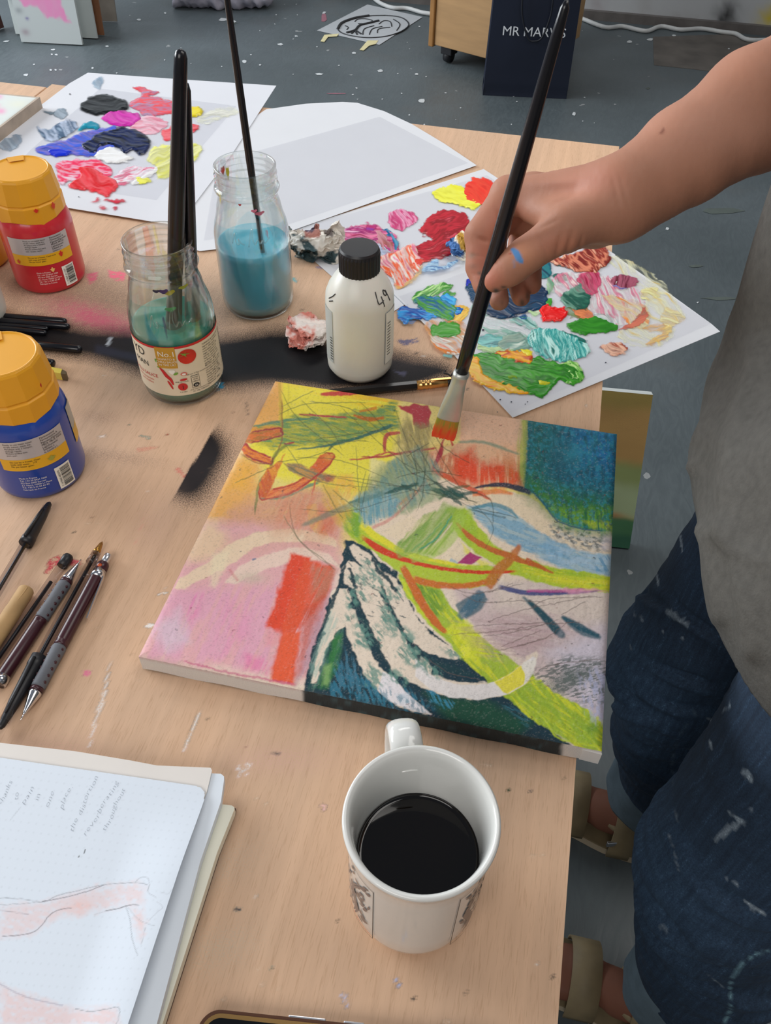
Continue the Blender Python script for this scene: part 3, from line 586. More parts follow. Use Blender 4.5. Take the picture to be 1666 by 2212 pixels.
# translucent plastic bag lying behind them
V_, lo_ = sdf_field([{'k': .05, 'K': .02, 'p': [((-1.78, 4.02, .06), (-1.55, 4.1, .07), .07, .09), ((-1.7, 4.05, .12), (-1.45, 4.12, .08), .06, .07)]}], .012)
P_, F_ = surface_net(V_, lo_, .012); N_ = normals(P_, F_); P_ += N_*((abs(fbm(P_[:, 0]*22, P_[:, 1]*22+P_[:, 2]*25, 4)-.5)-.15)*.09)[:, None]; P_[:, 2] = np.maximum(P_[:, 2], .002)
tag(raw('plastic_bag', P_, F_, pm('milky_plastic', '#a9a6b4', .3, .1), None, True), 'crumpled milky plastic bag on the floor at the far end', 'bag')
# cables along the wall
M_cab = pm('white_cable', '#b6b8b8', .5)
def cable(L, r, label, z=None):
    return tag(tube('cable', [(*at(x, y, r)[:2], r) for x, y in L], r, M_cab, None, 8), label, 'cable')
cable([(1240, 35), (1262, 42), (1308, 59), (1345, 57), (1395, 67), (1428, 57), (1470, 64), (1515, 62), (1560, 69), (1590, 73), (1618, 86), (1680, 86), (1760, 90)], .009, 'white cable running along the foot of the wall right of the navy bag')
cable([(790, -30), (812, 0), (845, 16), (880, 18), (912, 27), (940, 31)], .009, 'white cable on the floor between taped drawing and cabinet')
cable([(520, -75), (620, -52), (720, -45), (770, -42)], .006, 'thin white cable close to the wall left of the cabinet')
# canvas leaning under the table's right edge
A = at(1360, 1185, .004); TRc = at(1411, 853, .30); e = np.array([-.995, -.09, 0]); e /= np.linalg.norm(e); up = TRc-A; hh = np.linalg.norm(up); up /= hh
fn = np.cross(up, -e); fn /= np.linalg.norm(fn); fn = fn if fn[1] < 0 else -fn; Lw = .235
g1, g2, F = gridmesh(0, 1, 0, 1, 1/150)
V = A+np.outer(g1*Lw, e)+np.outer(g2*hh, up); c = np.tile(col('#8f7c45'), (len(g1), 1))
v_ = g2+(fbm(g1*4, g2*4, 2)-.5)*.05
def band(h, lo, hi, s=.05):
    global c
    k = (sm(lo-s, lo+s, v_)*sm(hi+s, hi-s, v_))[:, None]; c = c*(1-k)+col(h)*k
band('#a1804e', .55, .9); band('#7e8a58', .3, .56); band('#92a07c', .2, .42); band('#3f6a48', -.2, .2, .02); band('#2f5a44', -.2, .08, .03)
c = c*(.88+.24*fbm(g1*3, g2*9, 6))[:, None]; k = np.exp(-(((g1-.22)/.12)**2+((g2-.22)/.02)**2))[:, None]*.8; c = c*(1-k)+col('#a8704a')*k
lc = empty('leaning_canvas', tuple(A+e*Lw/2), 'small green and ochre landscape canvas leaning against the table leg at the right edge', 'painting')
F2 = F if np.cross(V[F[0, 1]]-V[F[0, 0]], V[F[0, 2]]-V[F[0, 0]])@fn > 0 else F[:, ::-1]
raw('painted_face', V+fn*.0004, F2, am('landscape_paint', .6, bump=('wave', 500, .2)), lc, False, np.clip(c*1.25, 0, .9))
P = [A, A+e*Lw, A+e*Lw+up*hh, A+up*hh]; Q = [p-fn*.018 for p in P]
raw('canvas_edge', P+Q, [(0, 1, 2, 3), (7, 6, 5, 4), (0, 4, 5, 1), (1, 5, 6, 2), (2, 6, 7, 3), (3, 7, 4, 0)], M_gess, lc, False)
# ================================================================== the person
ZC = T+.018                                   # top of the painting
tip = at(957, 946, ZC+.004); pinch = atd(1050, 618, .635); bu = (pinch-tip)/np.linalg.norm(pinch-tip)
person = empty('person', (.30, .46, 0), 'person in grey shirt and paint-flecked jeans, holding the red-tipped brush', 'person')
# hand and forearm: joints as (photo x, photo y, distance) -> world
j = lambda x, y, d: atd(x, y, d)
WR = j(1345, 424, .612); EL = j(1850, 95, .655); SH = np.array([.31, .66, 1.335])
fa = EL-WR; vd = (WR+EL)/2-CO; vd /= np.linalg.norm(vd); sd_ = np.cross(fa/np.linalg.norm(fa), vd); sd_ /= np.linalg.norm(sd_)
if proj(WR+sd_*.02)[1] < proj(WR)[1]: sd_ = -sd_          # sd_ points down in the picture
M1 = WR+fa*.25; M2 = WR+fa*.55
arm = [(WR+sd_*.007, M1+sd_*.008, .0215, .0260), (WR-sd_*.007, M1-sd_*.008, .0205, .0255), (M1+sd_*.008, M2+sd_*.010, .0260, .0335), (M1-sd_*.008, M2-sd_*.008, .0255, .0340),
       (M2+sd_*.010, EL, .0335, .036), (M2-sd_*.008, EL, .034, .036), (EL, EL+(SH-EL)*.3, .038, .042)]
mI, mM, mR, mP = j(1098, 420, .655), j(1150, 417, .672), j(1205, 412, .684), j(1255, 414, .688)
palm = [(j(1318, 462, .628), j(1222, 512, .632), .0150, .0125), (j(1285, 480, .645), j(1150, 480, .692), .019, .014), (j(1160, 440, .690), j(1085, 480, .692), .014, .0105), (WR-sd_*.004, mI, .0205, .0118), (WR-sd_*.002, mM, .020, .0118), (WR, mR, .019, .0112), (WR+sd_*.004, mP, .0185, .0108), (mI, mM, .0110, .0112), (mM, mR, .0112, .0108), (mR, mP, .0108, .0102),
        (j(1330, 452, .625), j(1262, 470, .650), .021, .017), (j(1300, 450, .640), j(1200, 450, .672), .018, .012), (j(1345, 440, .615), j(1420, 400, .618), .022, .022)]
tC, tM, tI, tT = j(1318, 455, .612), j(1226, 490, .604), j(1136, 552, .612), j(1070, 608, .624)
thumb = [(tC, tM, .0205, .0158), (tM, (tM+tI)/2, .0145, .0120), ((tM+tI)/2, tI, .0120, .0118), (tI, (tI+tT)/2, .0115, .0108), ((tI+tT)/2, tT, .0108, .0082)]
web = [(j(1200, 470, .618), j(1150, 455, .640), .013, .009), (j(1230, 460, .625), j(1118, 436, .652), .014, .0085)]
iP, iD, iT = j(1037, 508, .648), j(1035, 578, .648), j(1044, 620, .643)
index = [(mI, iP, .0126, .0118), (iP, iD, .0114, .0100), (iD, iT, .0098, .0076)]
middle = [(mM, j(1072, 500, .690), .0112, .0098), (j(1072, 500, .690), j(1068, 590, .690), .0096, .0088), (j(1068, 590, .690), j(1079, 650, .668), .0088, .0078)]
ring = [(mR, j(1125, 500, .708), .0108, .0096), (j(1125, 500, .708), j(1112, 590, .702), .0094, .0088), (j(1112, 590, .702), j(1126, 642, .684), .0086, .0076)]
pinky = [(mP, j(1178, 490, .712), .0105, .0092), (j(1178, 490, .712), j(1148, 570, .704), .0090, .0086), (j(1148, 570, .704), j(1150, 615, .688), .0086, .0078)]
H1 = .0016
Vf, lo = sdf_field([{'k': .012, 'p': arm+palm, 'K': .001}, {'k': .008, 'p': thumb, 'K': .010}, {'k': .008, 'p': web, 'K': .008}, {'k': .003, 'p': index, 'K': .003}, {'k': .003, 'p': middle, 'K': .002}, {'k': .003, 'p': ring, 'K': .0015}, {'k': .003, 'p': pinky, 'K': .0015}], H1)
P, F = surface_net(Vf, lo, H1); P = relax(P, F, 3, .5); N = normals(P, F)
X, Y = proj(P)
# creases and tendons as real relief
def crease(A, B, wd, dep):
    A = np.array(A, float); B = np.array(B, float); e = B-A; L = e@e; t = np.clip(((X-A[0])*e[0]+(Y-A[1])*e[1])/L, 0, 1)
    d = np.hypot(X-A[0]-t*e[0], Y-A[1]-t*e[1]); return np.exp(-(d/wd)**2)*dep*np.sin(np.clip(t, .05, .95)*pi)
front = ((CO-P)*N).sum(1) > 0
dsp = np.zeros(len(P))
for A, B, wd, dp in [((1072, 448), (1084, 482), 4, .0018), ((1028, 512), (1060, 524), 5, .0022), ((1068, 556), (1082, 598), 3, .0006), ((1075, 551), (1090, 594), 3, .0005), ((1160, 505), (1185, 560), 4, .0008), ((1215, 495), (1200, 560), 5, .0012), ((1240, 490), (1222, 555), 5, .0012), ((1262, 500), (1248, 552), 4, .0008), ((1150, 500), (1215, 470), 5, .0007), ((1012, 548), (1050, 556), 3, .0006), ((1015, 590), (1046, 596), 3, .0005), ((1320, 370), (1345, 470), 5, .0006), ((1335, 366), (1362, 460), 4, .0005)]:
    dsp -= crease(A, B, wd, dp)*front
for A, B, wd, dp in [((1110, 395), (1290, 400), 12, .0009), ((1160, 400), (1300, 385), 10, .0008)]: dsp += crease(A, B, wd, dp)*front
dsp += (fbm(X/5, Y/11, 3)-.5)*.0003
P = P+N*dsp[:, None]
S = Pt(X, Y, '#a3735d')
S.c *= (.94+.12*fbm(X/60, Y/60, 2))[:, None]
for a in [(1080, 480, 60, 60, '#b4705f', .5), (1040, 560, 40, 60, '#a8604f', .6), (1060, 610, 40, 34, '#b06a58', .6), (1210, 530, 70, 34, '#b4725c', .5), (1130, 550, 40, 30, '#c08666', .7), (1160, 640, 60, 40, '#a2604a', .7), (1250, 400, 90, 40, '#bb8270', .5), (1560, 280, 200, 80, '#bd8c78', .5), (1300, 380, 60, 40, '#ad705e', .35)]: S.blob(*a)
S.stroke([(1105, 536), (1118, 550), (1127, 570)], [6, 15, 11], '#3c86c0', .9, 3, .15)
S.stroke([(1112, 560), (1110, 580)], [7, 4], '#5a86b0', .35, 3)
for a in [(1028, 634, 9, 7, '#3a3c34', .85), (1050, 634, 9, 6, '#4a4238', .8), (1072, 628, 9, 7, '#1e3a3c', .95), (1088, 620, 8, 4, '#2a3436', .8), (1128, 655, 8, 14, '#27322e', .8), (1140, 640, 6, 12, '#3a3a32', .7), (1020, 552, 12, 8, '#566a5c', .4), (1022, 575, 12, 8, '#6a5a50', .35), (1036, 590, 5, 5, '#2f4a44', .7), (1085, 655, 6, 10, '#6a4a3c', .5), (1102, 548, 3, 2, '#a03030', .9), (1433, 282, 4, 8, '#6a3a30', .8), (1428, 287, 4, 4, '#6a3a30', .7), (1505, 300, 30, 6, '#a87866', .4)]: S.blob(*a)
skinP, skinF, skinC = P, F, S.c
# body (coarser), joined to the arm inside the same mesh
HR, HL = np.array([.285, .56, .87]), np.array([.285, .375, .87]); KR, KL = np.array([.224, .565, .475]), np.array([.262, .355, .47]); AR, AL = np.array([.295, .590, .10]), np.array([.322, .350, .10])
SL = np.array([.31, .27, 1.335]); v = lambda *a: np.array(a, float)
feet = []
for A_, tx, ty in [(AR, .100, .605), (AL, .115, .365)]:
    hy = A_[1]-.012
    feet += [(A_, v(A_[0]+.015, hy, .045), .030, .026), (v(A_[0]+.02, hy, .048), v(A_[0]-.07, hy+.008, .052), .026, .026), (v(A_[0]-.03, hy, .07), v(A_[0]-.11, ty, .045), .030, .022), (v(A_[0]-.11, ty-.018, .042), v(tx+.035, ty-.022, .038), .019, .013), (v(A_[0]-.11, ty+.018, .042), v(tx+.045, ty+.024, .036), .018, .010), (v(A_[0]-.11, ty, .042), v(tx+.03, ty, .038), .02, .011)]
body = [(HR, KR, .075, .052), (HL, KL, .075, .052), (KR, v(.25, .575, .32), .052, .050), (v(.25, .575, .32), AR, .050, .031), (KL, v(.285, .347, .32), .052, .050), (v(.285, .347, .32), AL, .050, .031),
        (HR+v(0, -.02, .03), HL+v(0, .02, .03), .095, .095), (v(.285, .53, .92), v(.29, .54, 1.14), .085, .09), (v(.285, .40, .92), v(.29, .39, 1.14), .085, .09), (v(.29, .54, 1.14), v(.31, .56, 1.29), .09, .07), (v(.29, .39, 1.14), v(.31, .37, 1.29), .09, .07),
        (SH, SL, .052, .052), (v(.30, .465, 1.33), v(.285, .465, 1.46), .055, .048), (SH, EL, .048, .040), (SL, v(.44, .20, 1.08), .046, .037), (v(.44, .20, 1.08), v(.42, .17, .86), .037, .024), (v(.42, .17, .86), v(.415, .175, .79), .022, .018)]
for k_ in range(4): body.append((v(.402+k_*.012-.01, .178, .79), v(.398+k_*.016-.016, .182, .715+.006*abs(k_-1.5)), .0085, .0065))
body.append((v(.40, .18, .84), v(.375, .19, .775), .012, .008))
head = [(v(.262, .465, 1.555), v(.285, .465, 1.575), .075, .085), (v(.245, .465, 1.50), v(.25, .465, 1.55), .050, .060), (v(.185, .465, 1.545), v(.178, .465, 1.525), .010, .013), (v(.20, .45, 1.488), v(.20, .48, 1.488), .012, .012), (v(.28, .382, 1.55), v(.28, .378, 1.53), .014, .01), (v(.28, .548, 1.55), v(.28, .552, 1.53), .014, .01)]
Vb, lo = sdf_field([{'k': .025, 'p': body, 'K': .001}, {'k': .008, 'p': feet, 'K': .012}, {'k': .014, 'p': head, 'K': .015}], .0055)
P2, F2 = surface_net(Vb, lo, .0055); P2 = relax(P2, F2, 2)
# cut the coarse forearm side where the fine arm takes over
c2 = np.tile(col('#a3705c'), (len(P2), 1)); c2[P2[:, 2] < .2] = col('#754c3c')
for cx_, cz in [(.178, 1.565)]:
    for cy_ in (.437, .493):
        d = np.linalg.norm(P2-v(.196, cy_, 1.566), axis=1); c2[d < .011] = col('#e8e4e0'); c2[np.linalg.norm(P2-v(.188, cy_, 1.566), axis=1) < .0065] = col('#2a2a2c')
c2[np.linalg.norm((P2-v(.189, .465, 1.488))/v(1, 2.4, .6), axis=1) < .011] = col('#a04a48')
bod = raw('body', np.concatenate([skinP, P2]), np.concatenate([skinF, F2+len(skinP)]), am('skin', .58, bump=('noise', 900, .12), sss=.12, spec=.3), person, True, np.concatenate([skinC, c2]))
# hair
Vh, lo = sdf_field([{'k': .02, 'p': [(v(.29, .465, 1.60), v(.31, .465, 1.58), .085, .088), (v(.33, .465, 1.55), v(.345, .465, 1.46), .07, .035), (v(.27, .40, 1.60), v(.30, .39, 1.53), .04, .03), (v(.27, .53, 1.60), v(.30, .54, 1.53), .04, .03)]}], .006)
P3, F3 = surface_net(Vh, lo, .006); P3 = P3+normals(P3, F3)*((fbm(P3[:, 1]*120, P3[:, 2]*16, 4)-.5)*.008)[:, None]
raw('hair', P3, F3, pm('brown_hair', '#4a3226', .5, .3, 60), person, True)
# nails on the fingertips that hang below the thumb
def nail(c, r1, r2, nrm, nm='fingernail'):
    bm = bmesh.new(); bmesh.ops.create_uvsphere(bm, u_segments=14, v_segments=8, radius=1); nrm = Vector(nrm).normalized()
    bmesh.ops.scale(bm, verts=bm.verts, vec=(r1, r2, .0012)); bmesh.ops.rotate(bm, verts=bm.verts, cent=(0, 0, 0), matrix=nrm.to_track_quat('Z', 'Y').to_matrix()); bmesh.ops.translate(bm, verts=bm.verts, vec=c)
    return frombm(nm, bm, M_nail, bod, True)
M_nail = pm('nail', '#a87466', .3, .05)
# ---- clothes
def denim():
    m, nt, b = newmat('denim'); N_ = nt.nodes; L = nt.links; a = N_.new('ShaderNodeAttribute'); a.attribute_name = 'col'; tc = N_.new('ShaderNodeTexCoord')
    mp = N_.new('ShaderNodeMapping'); mp.inputs['Rotation'].default_value = (0, .35, .2); mp.inputs['Scale'].default_value = (260, 260, 9); L.new(tc.outputs['Object'], mp.inputs[0])
    n = N_.new('ShaderNodeTexNoise'); n.inputs['Scale'].default_value = 1; n.inputs['Detail'].default_value = 3; L.new(mp.outputs[0], n.inputs['Vector'])
    n2 = N_.new('ShaderNodeTexNoise'); n2.inputs['Scale'].default_value = 700; n2.inputs['Detail'].default_value = 2; L.new(tc.outputs['Object'], n2.inputs['Vector'])
    ad = N_.new('ShaderNodeMath'); ad.operation = 'ADD'; L.new(n.outputs[0], ad.inputs[0]); L.new(n2.outputs[0], ad.inputs[1])
    r = N_.new('ShaderNodeValToRGB'); e = r.color_ramp.elements; e[0].position = .38; e[1].position = .60; e[0].color = (.50, .52, .56, 1); e[1].color = (1.0, 1.0, 1.0, 1)
    q = e.new(.68); q.color = (2.0, 1.9, 1.8, 1)
    hf = N_.new('ShaderNodeMath'); hf.operation = 'MULTIPLY'; hf.inputs[1].default_value = .5; L.new(ad.outputs[0], hf.inputs[0]); L.new(hf.outputs[0], r.inputs[0])
    mx = N_.new('ShaderNodeMix'); mx.data_type = 'RGBA'; mx.blend_type = 'MULTIPLY'; mx.inputs[0].default_value = 1; L.new(a.outputs['Color'], mx.inputs[6]); L.new(r.outputs[0], mx.inputs[7]); L.new(mx.outputs[2], b.inputs['Base Color'])
    bp = N_.new('ShaderNodeBump'); bp.inputs['Strength'].default_value = .3; bp.inputs['Distance'].default_value = .001; L.new(hf.outputs[0], bp.inputs['Height']); L.new(bp.outputs[0], b.inputs['Normal'])
    b.inputs['Roughness'].default_value = .85; return m
M_den = denim()
jeans_p = [(HR, KR, .090, .072), (HL, KL, .090, .074), (KR, v(.25, .575, .32), .072, .066), (v(.25, .575, .32), v(AR[0]-.005, AR[1], .165), .066, .058), (KL, v(.295, .347, .32), .076, .076), (v(.295, .347, .32), v(AL[0]-.002, AL[1], .165), .076, .066),
           (HR+v(.01, -.02, .05), HL+v(.01, .02, .05), .100, .100), (v(.295, .50, .90), v(.295, .43, .90), .092, .092)]
Vj, lo = sdf_field([{'k': .02, 'p': [jeans_p[i] for i in (0, 2, 3)], 'K': .001}, {'k': .02, 'p': [jeans_p[i] for i in (1, 4, 5)], 'K': .012}, {'k': .03, 'p': jeans_p[6:], 'K': .04}], .0034)
PJ, FJ = surface_net(Vj, lo, .0034); PJ = relax(PJ, FJ, 1); NJ = normals(PJ, FJ)
yy = PJ[:, 1]; zz = PJ[:, 2]; xx = PJ[:, 0]
wr = (fbm(xx*14+zz*10, zz*34+yy*8, 3, 3)-.5)*.016*(.4+sm(.62, .2, zz))+(1-abs(fbm(yy*9+xx*6, zz*26-xx*22, 7, 2)*2-1))*.007*np.exp(-((zz-.47)/.16)**2)+(1-abs(fbm(yy*8-xx*9, zz*22+yy*18, 12, 2)*2-1))*.008*np.exp(-((zz-.80)/.1)**2)
cx0, cy0 = proj(PJ); fj = ((CO-PJ)*NJ).sum(1) > 0
for A_, B_, w_, d_ in [((1450, 1285), (1570, 1400), 9, .006), ((1395, 1415), (1555, 1492), 9, .006), ((1300, 1490), (1440, 1560), 10, .005), ((1340, 1580), (1452, 1640), 9, .005), ((1375, 1260), (1460, 1330), 10, .004), ((1400, 1930), (1500, 2060), 12, .006), ((1450, 2080), (1560, 2150), 12, .005), ((1480, 1860), (1640, 1990), 14, .004), ((1330, 1430), (1400, 1560), 12, .003), ((1420, 1500), (1550, 1540), 8, .004)]:
    A_ = np.array(A_, float); e_ = np.array(B_)-A_; t_ = np.clip(((cx0-A_[0])*e_[0]+(cy0-A_[1])*e_[1])/(e_@e_), 0, 1); dd = ((cx0-A_[0])*e_[1]-(cy0-A_[1])*e_[0])/np.hypot(*e_)+6*np.sin(t_*5)
    ww = np.hypot(cx0-A_[0]-t_*e_[0], cy0-A_[1]-t_*e_[1]) < 60; wr = wr+fj*ww*d_*(np.exp(-((dd+w_)/w_)**2)-np.exp(-((dd-w_*.4)/w_)**2))*np.sin(np.clip(t_, .03, .97)*pi)
PJ = PJ+NJ*wr[:, None]
XJ, YJ = proj(PJ); D = Pt(XJ, YJ, '#263a50')
nz = fbm(xx*9, zz*9+yy*7, 5); D.c *= (.75+.5*nz)[:, None]
k = (sm(.62, .50, zz)*sm(.30, .44, zz)*sm(.30, .16, xx)*.45)[:, None]; D.c = D.c*(1-k)+col('#4d6c8c')*k      # worn knees
vis = (((CO-PJ)*NJ).sum(1) > 0)
for P_, w_, a_ in [([(1470, 1160), (1474, 1190)], [7, 4], .8), ([(1418, 1238), (1422, 1262)], [5, 3], .9), ([(1390, 1185), (1408, 1215), (1398, 1228)], [14, 9, 6], .45), ([(1425, 1110), (1430, 1122)], [7, 5], .6), ([(1445, 1322), (1482, 1350)], [16, 13], .5), ([(1369, 1322), (1371, 1330)], [4, 4], .6), ([(1385, 1333), (1387, 1340)], [4, 4], .6), ([(1432, 1362), (1434, 1370)], [3, 3], .7), ([(1477, 1377), (1478, 1380)], [4, 4], .9), ([(1361, 1395), (1363, 1403)], [3, 2], .6), ([(1534, 1602), (1538, 1614)], [9, 4], .8), ([(1560, 1537), (1576, 1525), (1573, 1516)], [3, 2], .8), ([(1531, 1552), (1535, 1556)], [5, 4], .7), ([(1612, 1668), (1622, 1684)], [20, 14], .6), ([(1458, 1750), (1466, 1778)], [3, 3], .7), ([(1545, 1815), (1575, 1790), (1608, 1775)], [14, 22, 10], .5), ([(1576, 1756), (1600, 1775)], [5, 8], .6), ([(1624, 1750), (1627, 1756)], [5, 5], .7), ([(1608, 1945), (1630, 1962), (1650, 1973)], [4, 9, 3], .8), ([(1570, 1897), (1594, 1910)], [3, 4], .5), ([(1430, 2000), (1445, 2012)], [12, 9], .35), ([(1532, 2107), (1560, 2130)], [2, 2], .6), ([(1445, 1805), (1452, 1820), (1466, 1880)], [3, 3, 2], .5)]:
    D.X = np.where(vis, XJ, -9999); D.stroke(P_, [q*.75 for q in w_], '#a4b2bc', a_, 2, .30, 2.5, False)
# seams
D.stroke([(1515, 1520), (1470, 1590), (1453, 1640), (1455, 1700)], [3, 3], '#5a7080', .6, 2); D.stroke([(1666, 2050), (1612, 2075), (1580, 2120), (1578, 2180), (1560, 2215)], [4, 4], '#6f93a0', .9, 2, 0, 0)
D.stroke([(1300, 1450), (1400, 1520), (1480, 1560)], [3, 3], '#1a2838', .6, 4)
jeans = raw('jeans', PJ, FJ, M_den, person, True, np.clip(D.c, 0, .9))
M_cuff = pm('denim_inside', '#54646e', .9, .12, 60, bump=.3, bscale=400)
for A_ in (AR, AL):
    V = []; n = 72; prof = [(.060, .205), (.064, .208), (.069, .200), (.071, .165), (.070, .128), (.067, .119), (.062, .122), (.058, .16)]
    for r, z in prof:
        for q in range(n):
            a = 2*pi*q/n; kk_ = 1+.035*sin(3*a+A_[1]*9)+.02*sin(7*a)+.012*sin(11*a+z*60); dz = .010*sin(a*2+1)+.006*sin(5*a)
            V.append((A_[0]-.008+r*kk_*cos(a)*1.05, A_[1]+r*kk_*sin(a)*.98, z+dz+.012*cos(a)))
    F_ = np.array([(i*n+q, i*n+(q+1) % n, (i+1)*n+(q+1) % n, (i+1)*n+q) for i in range(len(prof)-1) for q in range(n)])[:, ::-1]
    raw('trouser_cuff', V, F_, M_cuff, person, True)
# shirt
tor = [(v(.272, .545, .845), v(.262, .588, 1.12), .118, .112), (v(.275, .385, .845), v(.285, .375, 1.12), .118, .108), (v(.262, .50, .84), v(.27, .44, .84), .118, .118), (v(.262, .588, 1.12), v(.30, .60, 1.31), .112, .080), (v(.285, .375, 1.12), v(.31, .36, 1.31), .108, .075), (SH, SL, .062, .062), (SH, SH+(EL-SH)*.50, .066, .060), (SL, SL+(v(.44, .20, 1.08)-SL)*.55, .064, .058), (v(.34, .46, 1.0), v(.34, .46, 1.25), .11, .1)]
Vs, lo = sdf_field([{'k': .04, 'p': tor}], .005)
P4, F4 = surface_net(Vs, lo, .005); N4 = normals(P4, F4)
wv_ = (fbm(P4[:, 1]*7+P4[:, 0]*6, P4[:, 2]*5, 9, 3)-.5)*.028+(1-abs(fbm(P4[:, 1]*10+P4[:, 2]*3, P4[:, 2]*3.5+P4[:, 0]*5, 15, 2)*2-1))*.012
sx_, sy_ = proj(P4)
for A_, B_, w_, d_ in [((1575, 700), (1530, 1010), 16, .004), ((1530, 1010), (1575, 1330), 16, .004), ((1640, 760), (1600, 1150), 26, .005), ((1600, 1150), (1640, 1400), 22, .005), ((1545, 1150), (1660, 1210), 16, .003)]:
    A_ = np.array(A_, float); e_ = np.array(B_)-A_; t_ = np.clip(((sx_-A_[0])*e_[0]+(sy_-A_[1])*e_[1])/(e_@e_), 0, 1); wv_ = wv_+d_*np.exp(-(np.hypot(sx_-A_[0]-t_*e_[0], sy_-A_[1]-t_*e_[1])/w_)**2)
P4 = P4+N4*wv_[:, None]
zc = .792+.012*np.sin(P4[:, 1]*13+1)+.01*sm(.15, .35, P4[:, 0]); P4[:, 2] = np.maximum(P4[:, 2], zc)
raw('shirt', P4, F4, pm('grey_jersey', '#504e4a', .9, .14, 160, bump=.5, bscale=500, c2=None), person, True)
# sandals
M_tan = pm('tan_leather', '#7d6f54', .6, .12, 40, bump=.2); M_sole = pm('cream_sole', '#b3a58e', .7, .08)
for A_, tx, ty in [(AR, .100, .605), (AL, .115, .365)]:
    hy = A_[1]-.012; L_ = [(A_[0]+.052, hy), (A_[0]+.04, hy+.032), (A_[0]-.06, hy+.037), (A_[0]-.13, ty+.046), (tx+.03, ty+.042), (tx-.004, ty+.012), (tx+.002, ty-.03), (A_[0]-.12, ty-.040), (A_[0]-.05, hy-.032), (A_[0]+.035, hy-.034)]
    O = catmull(L_, 5, True)
    sdl = empty('sandal', (A_[0], hy, 0)); sdl.parent = person; sdl.location = Vector((A_[0], hy, 0))-parent_loc(person)
    slab('sole', O, .001, .017, M_sole, sdl); slab('footbed', O*.98+np.mean(O, 0)*.02, .0171, .0215, M_tan, sdl)
    def strap(x, r, h, w_, y0):
        P_ = []; F_ = []
        for i in range(21):
            a = pi*i/20
            for s in (0, 1): P_.append((x+(s-.5)*w_+.015*sin(a)*0, y0+cos(a)*r, .018+sin(a)*h))
        for i in range(20): F_.append((2*i, 2*i+1, 2*i+3, 2*i+2))
        o = raw('strap', P_, F_, M_tan, sdl, True); md = o.modifiers.new('t', 'SOLIDIFY'); md.thickness = .003
    strap(A_[0]-.115, .047, .056, .038, ty); strap(A_[0]-.045, .040, .088, .032, hy+.002)
    raw_ = tube('ankle_strap', [(A_[0]-.03+.045*cos(a)*1.0, A_[1]+.038*sin(a), .075+.012*cos(a)) for a in np.linspace(0, 2*pi, 14)[:-1]], .006, M_tan, sdl, 8, True, 3)
    box('buckle', (A_[0]-.06, hy-.037, .055), (.014, .004, .012), M_silver, sdl, .3, .001)
# ================================================================== the brush in the hand
br = empty('paintbrush', tuple(tip), 'long black-handled flat brush held in the hand, tip loaded with red paint', 'paintbrush')
pt_ = lambda l: tip+bu*l
Lh = .345
rod('handle', pt_(.066), pt_(Lh), [(0, .0052), (.12, .0058), (.3, .0060), (.5, .0056), (.75, .0046), (.93, .0036), (.985, .0028), (1, .0012)], M_black, br, 24)
# flat flaring ferrule and bristles
side = CM[:, 0]*.96+CM[:, 1]*.18; side = side-bu*(side@bu); side /= np.linalg.norm(side); nn = np.cross(bu, side)
def flatsec(name, prof, m, n=28, jag=0, attr=None):
    V = []; F_ = []; cs = []
    for i, (l, a, b_) in enumerate(prof):
        for q in range(n):
            t_ = 2*pi*q/n; cx_ = abs(cos(t_))**.8*np.sign(cos(t_)); sy_ = abs(sin(t_))**.9*np.sign(sin(t_))
            ll = l+(jag*(random.Random(q).random()-.5) if i == 0 else 0); V.append(pt_(ll)+side*cx_*a+nn*sy_*b_); cs.append(ll)
    for i in range(len(prof)-1):
        for q in range(n): F_.append((i*n+q, i*n+(q+1) % n, (i+1)*n+(q+1) % n, (i+1)*n+q))
    V.append(pt_(prof[0][0])); V.append(pt_(prof[-1][0])); k_ = len(prof)-1
    F_ = [list(f) for f in F_]+[[(q+1) % n, q, len(V)-2] for q in range(n)]+[[k_*n+q, k_*n+(q+1) % n, len(V)-1] for q in range(n)]
    return V, F_
V, F_ = flatsec('ferrule', [(.0215, .0098, .0030), (.023, .0099, .0032), (.035, .0092, .0040), (.048, .0075, .0052), (.060, .0064, .0060), (.068, .0063, .0062), (.0685, .0067, .0065), (.070, .0067, .0065), (.0705, .0062, .0061), (.0725, .0060, .0059)], M_silver)
raw('ferrule', V, F_, pm('satin_aluminium', '#b9bab4', .38, .06, 90, metal=.55, k=.8), br, True)
n = 60; V, F_ = flatsec('bristles', [(.0005, .0100, .0012), (.003, .0106, .0018), (.010, .0106, .0026), (.017, .0101, .0030), (.024, .0097, .0030)], None, n, .003)
V = np.array(V); l_ = (V-tip)@bu; u_ = (V-tip)@side; cb = np.tile(col('#d8301c'), (len(V), 1)); st_ = np.array([random.Random(int(q*4e3)).random() for q in u_])
k = sm(.012, .020, l_+st_*.008); cb = cb*(1-k[:, None])+col('#7a8a2a')*k[:, None]; k = (sm(.4, .9, st_)*.5)[:, None]; cb = cb*(1-k)+col('#e85a28')*k
bri = raw('bristles', V, F_, am('wet_red_bristles', .35, bump=('noise', 900, .3), coat=.4), br, False, cb)
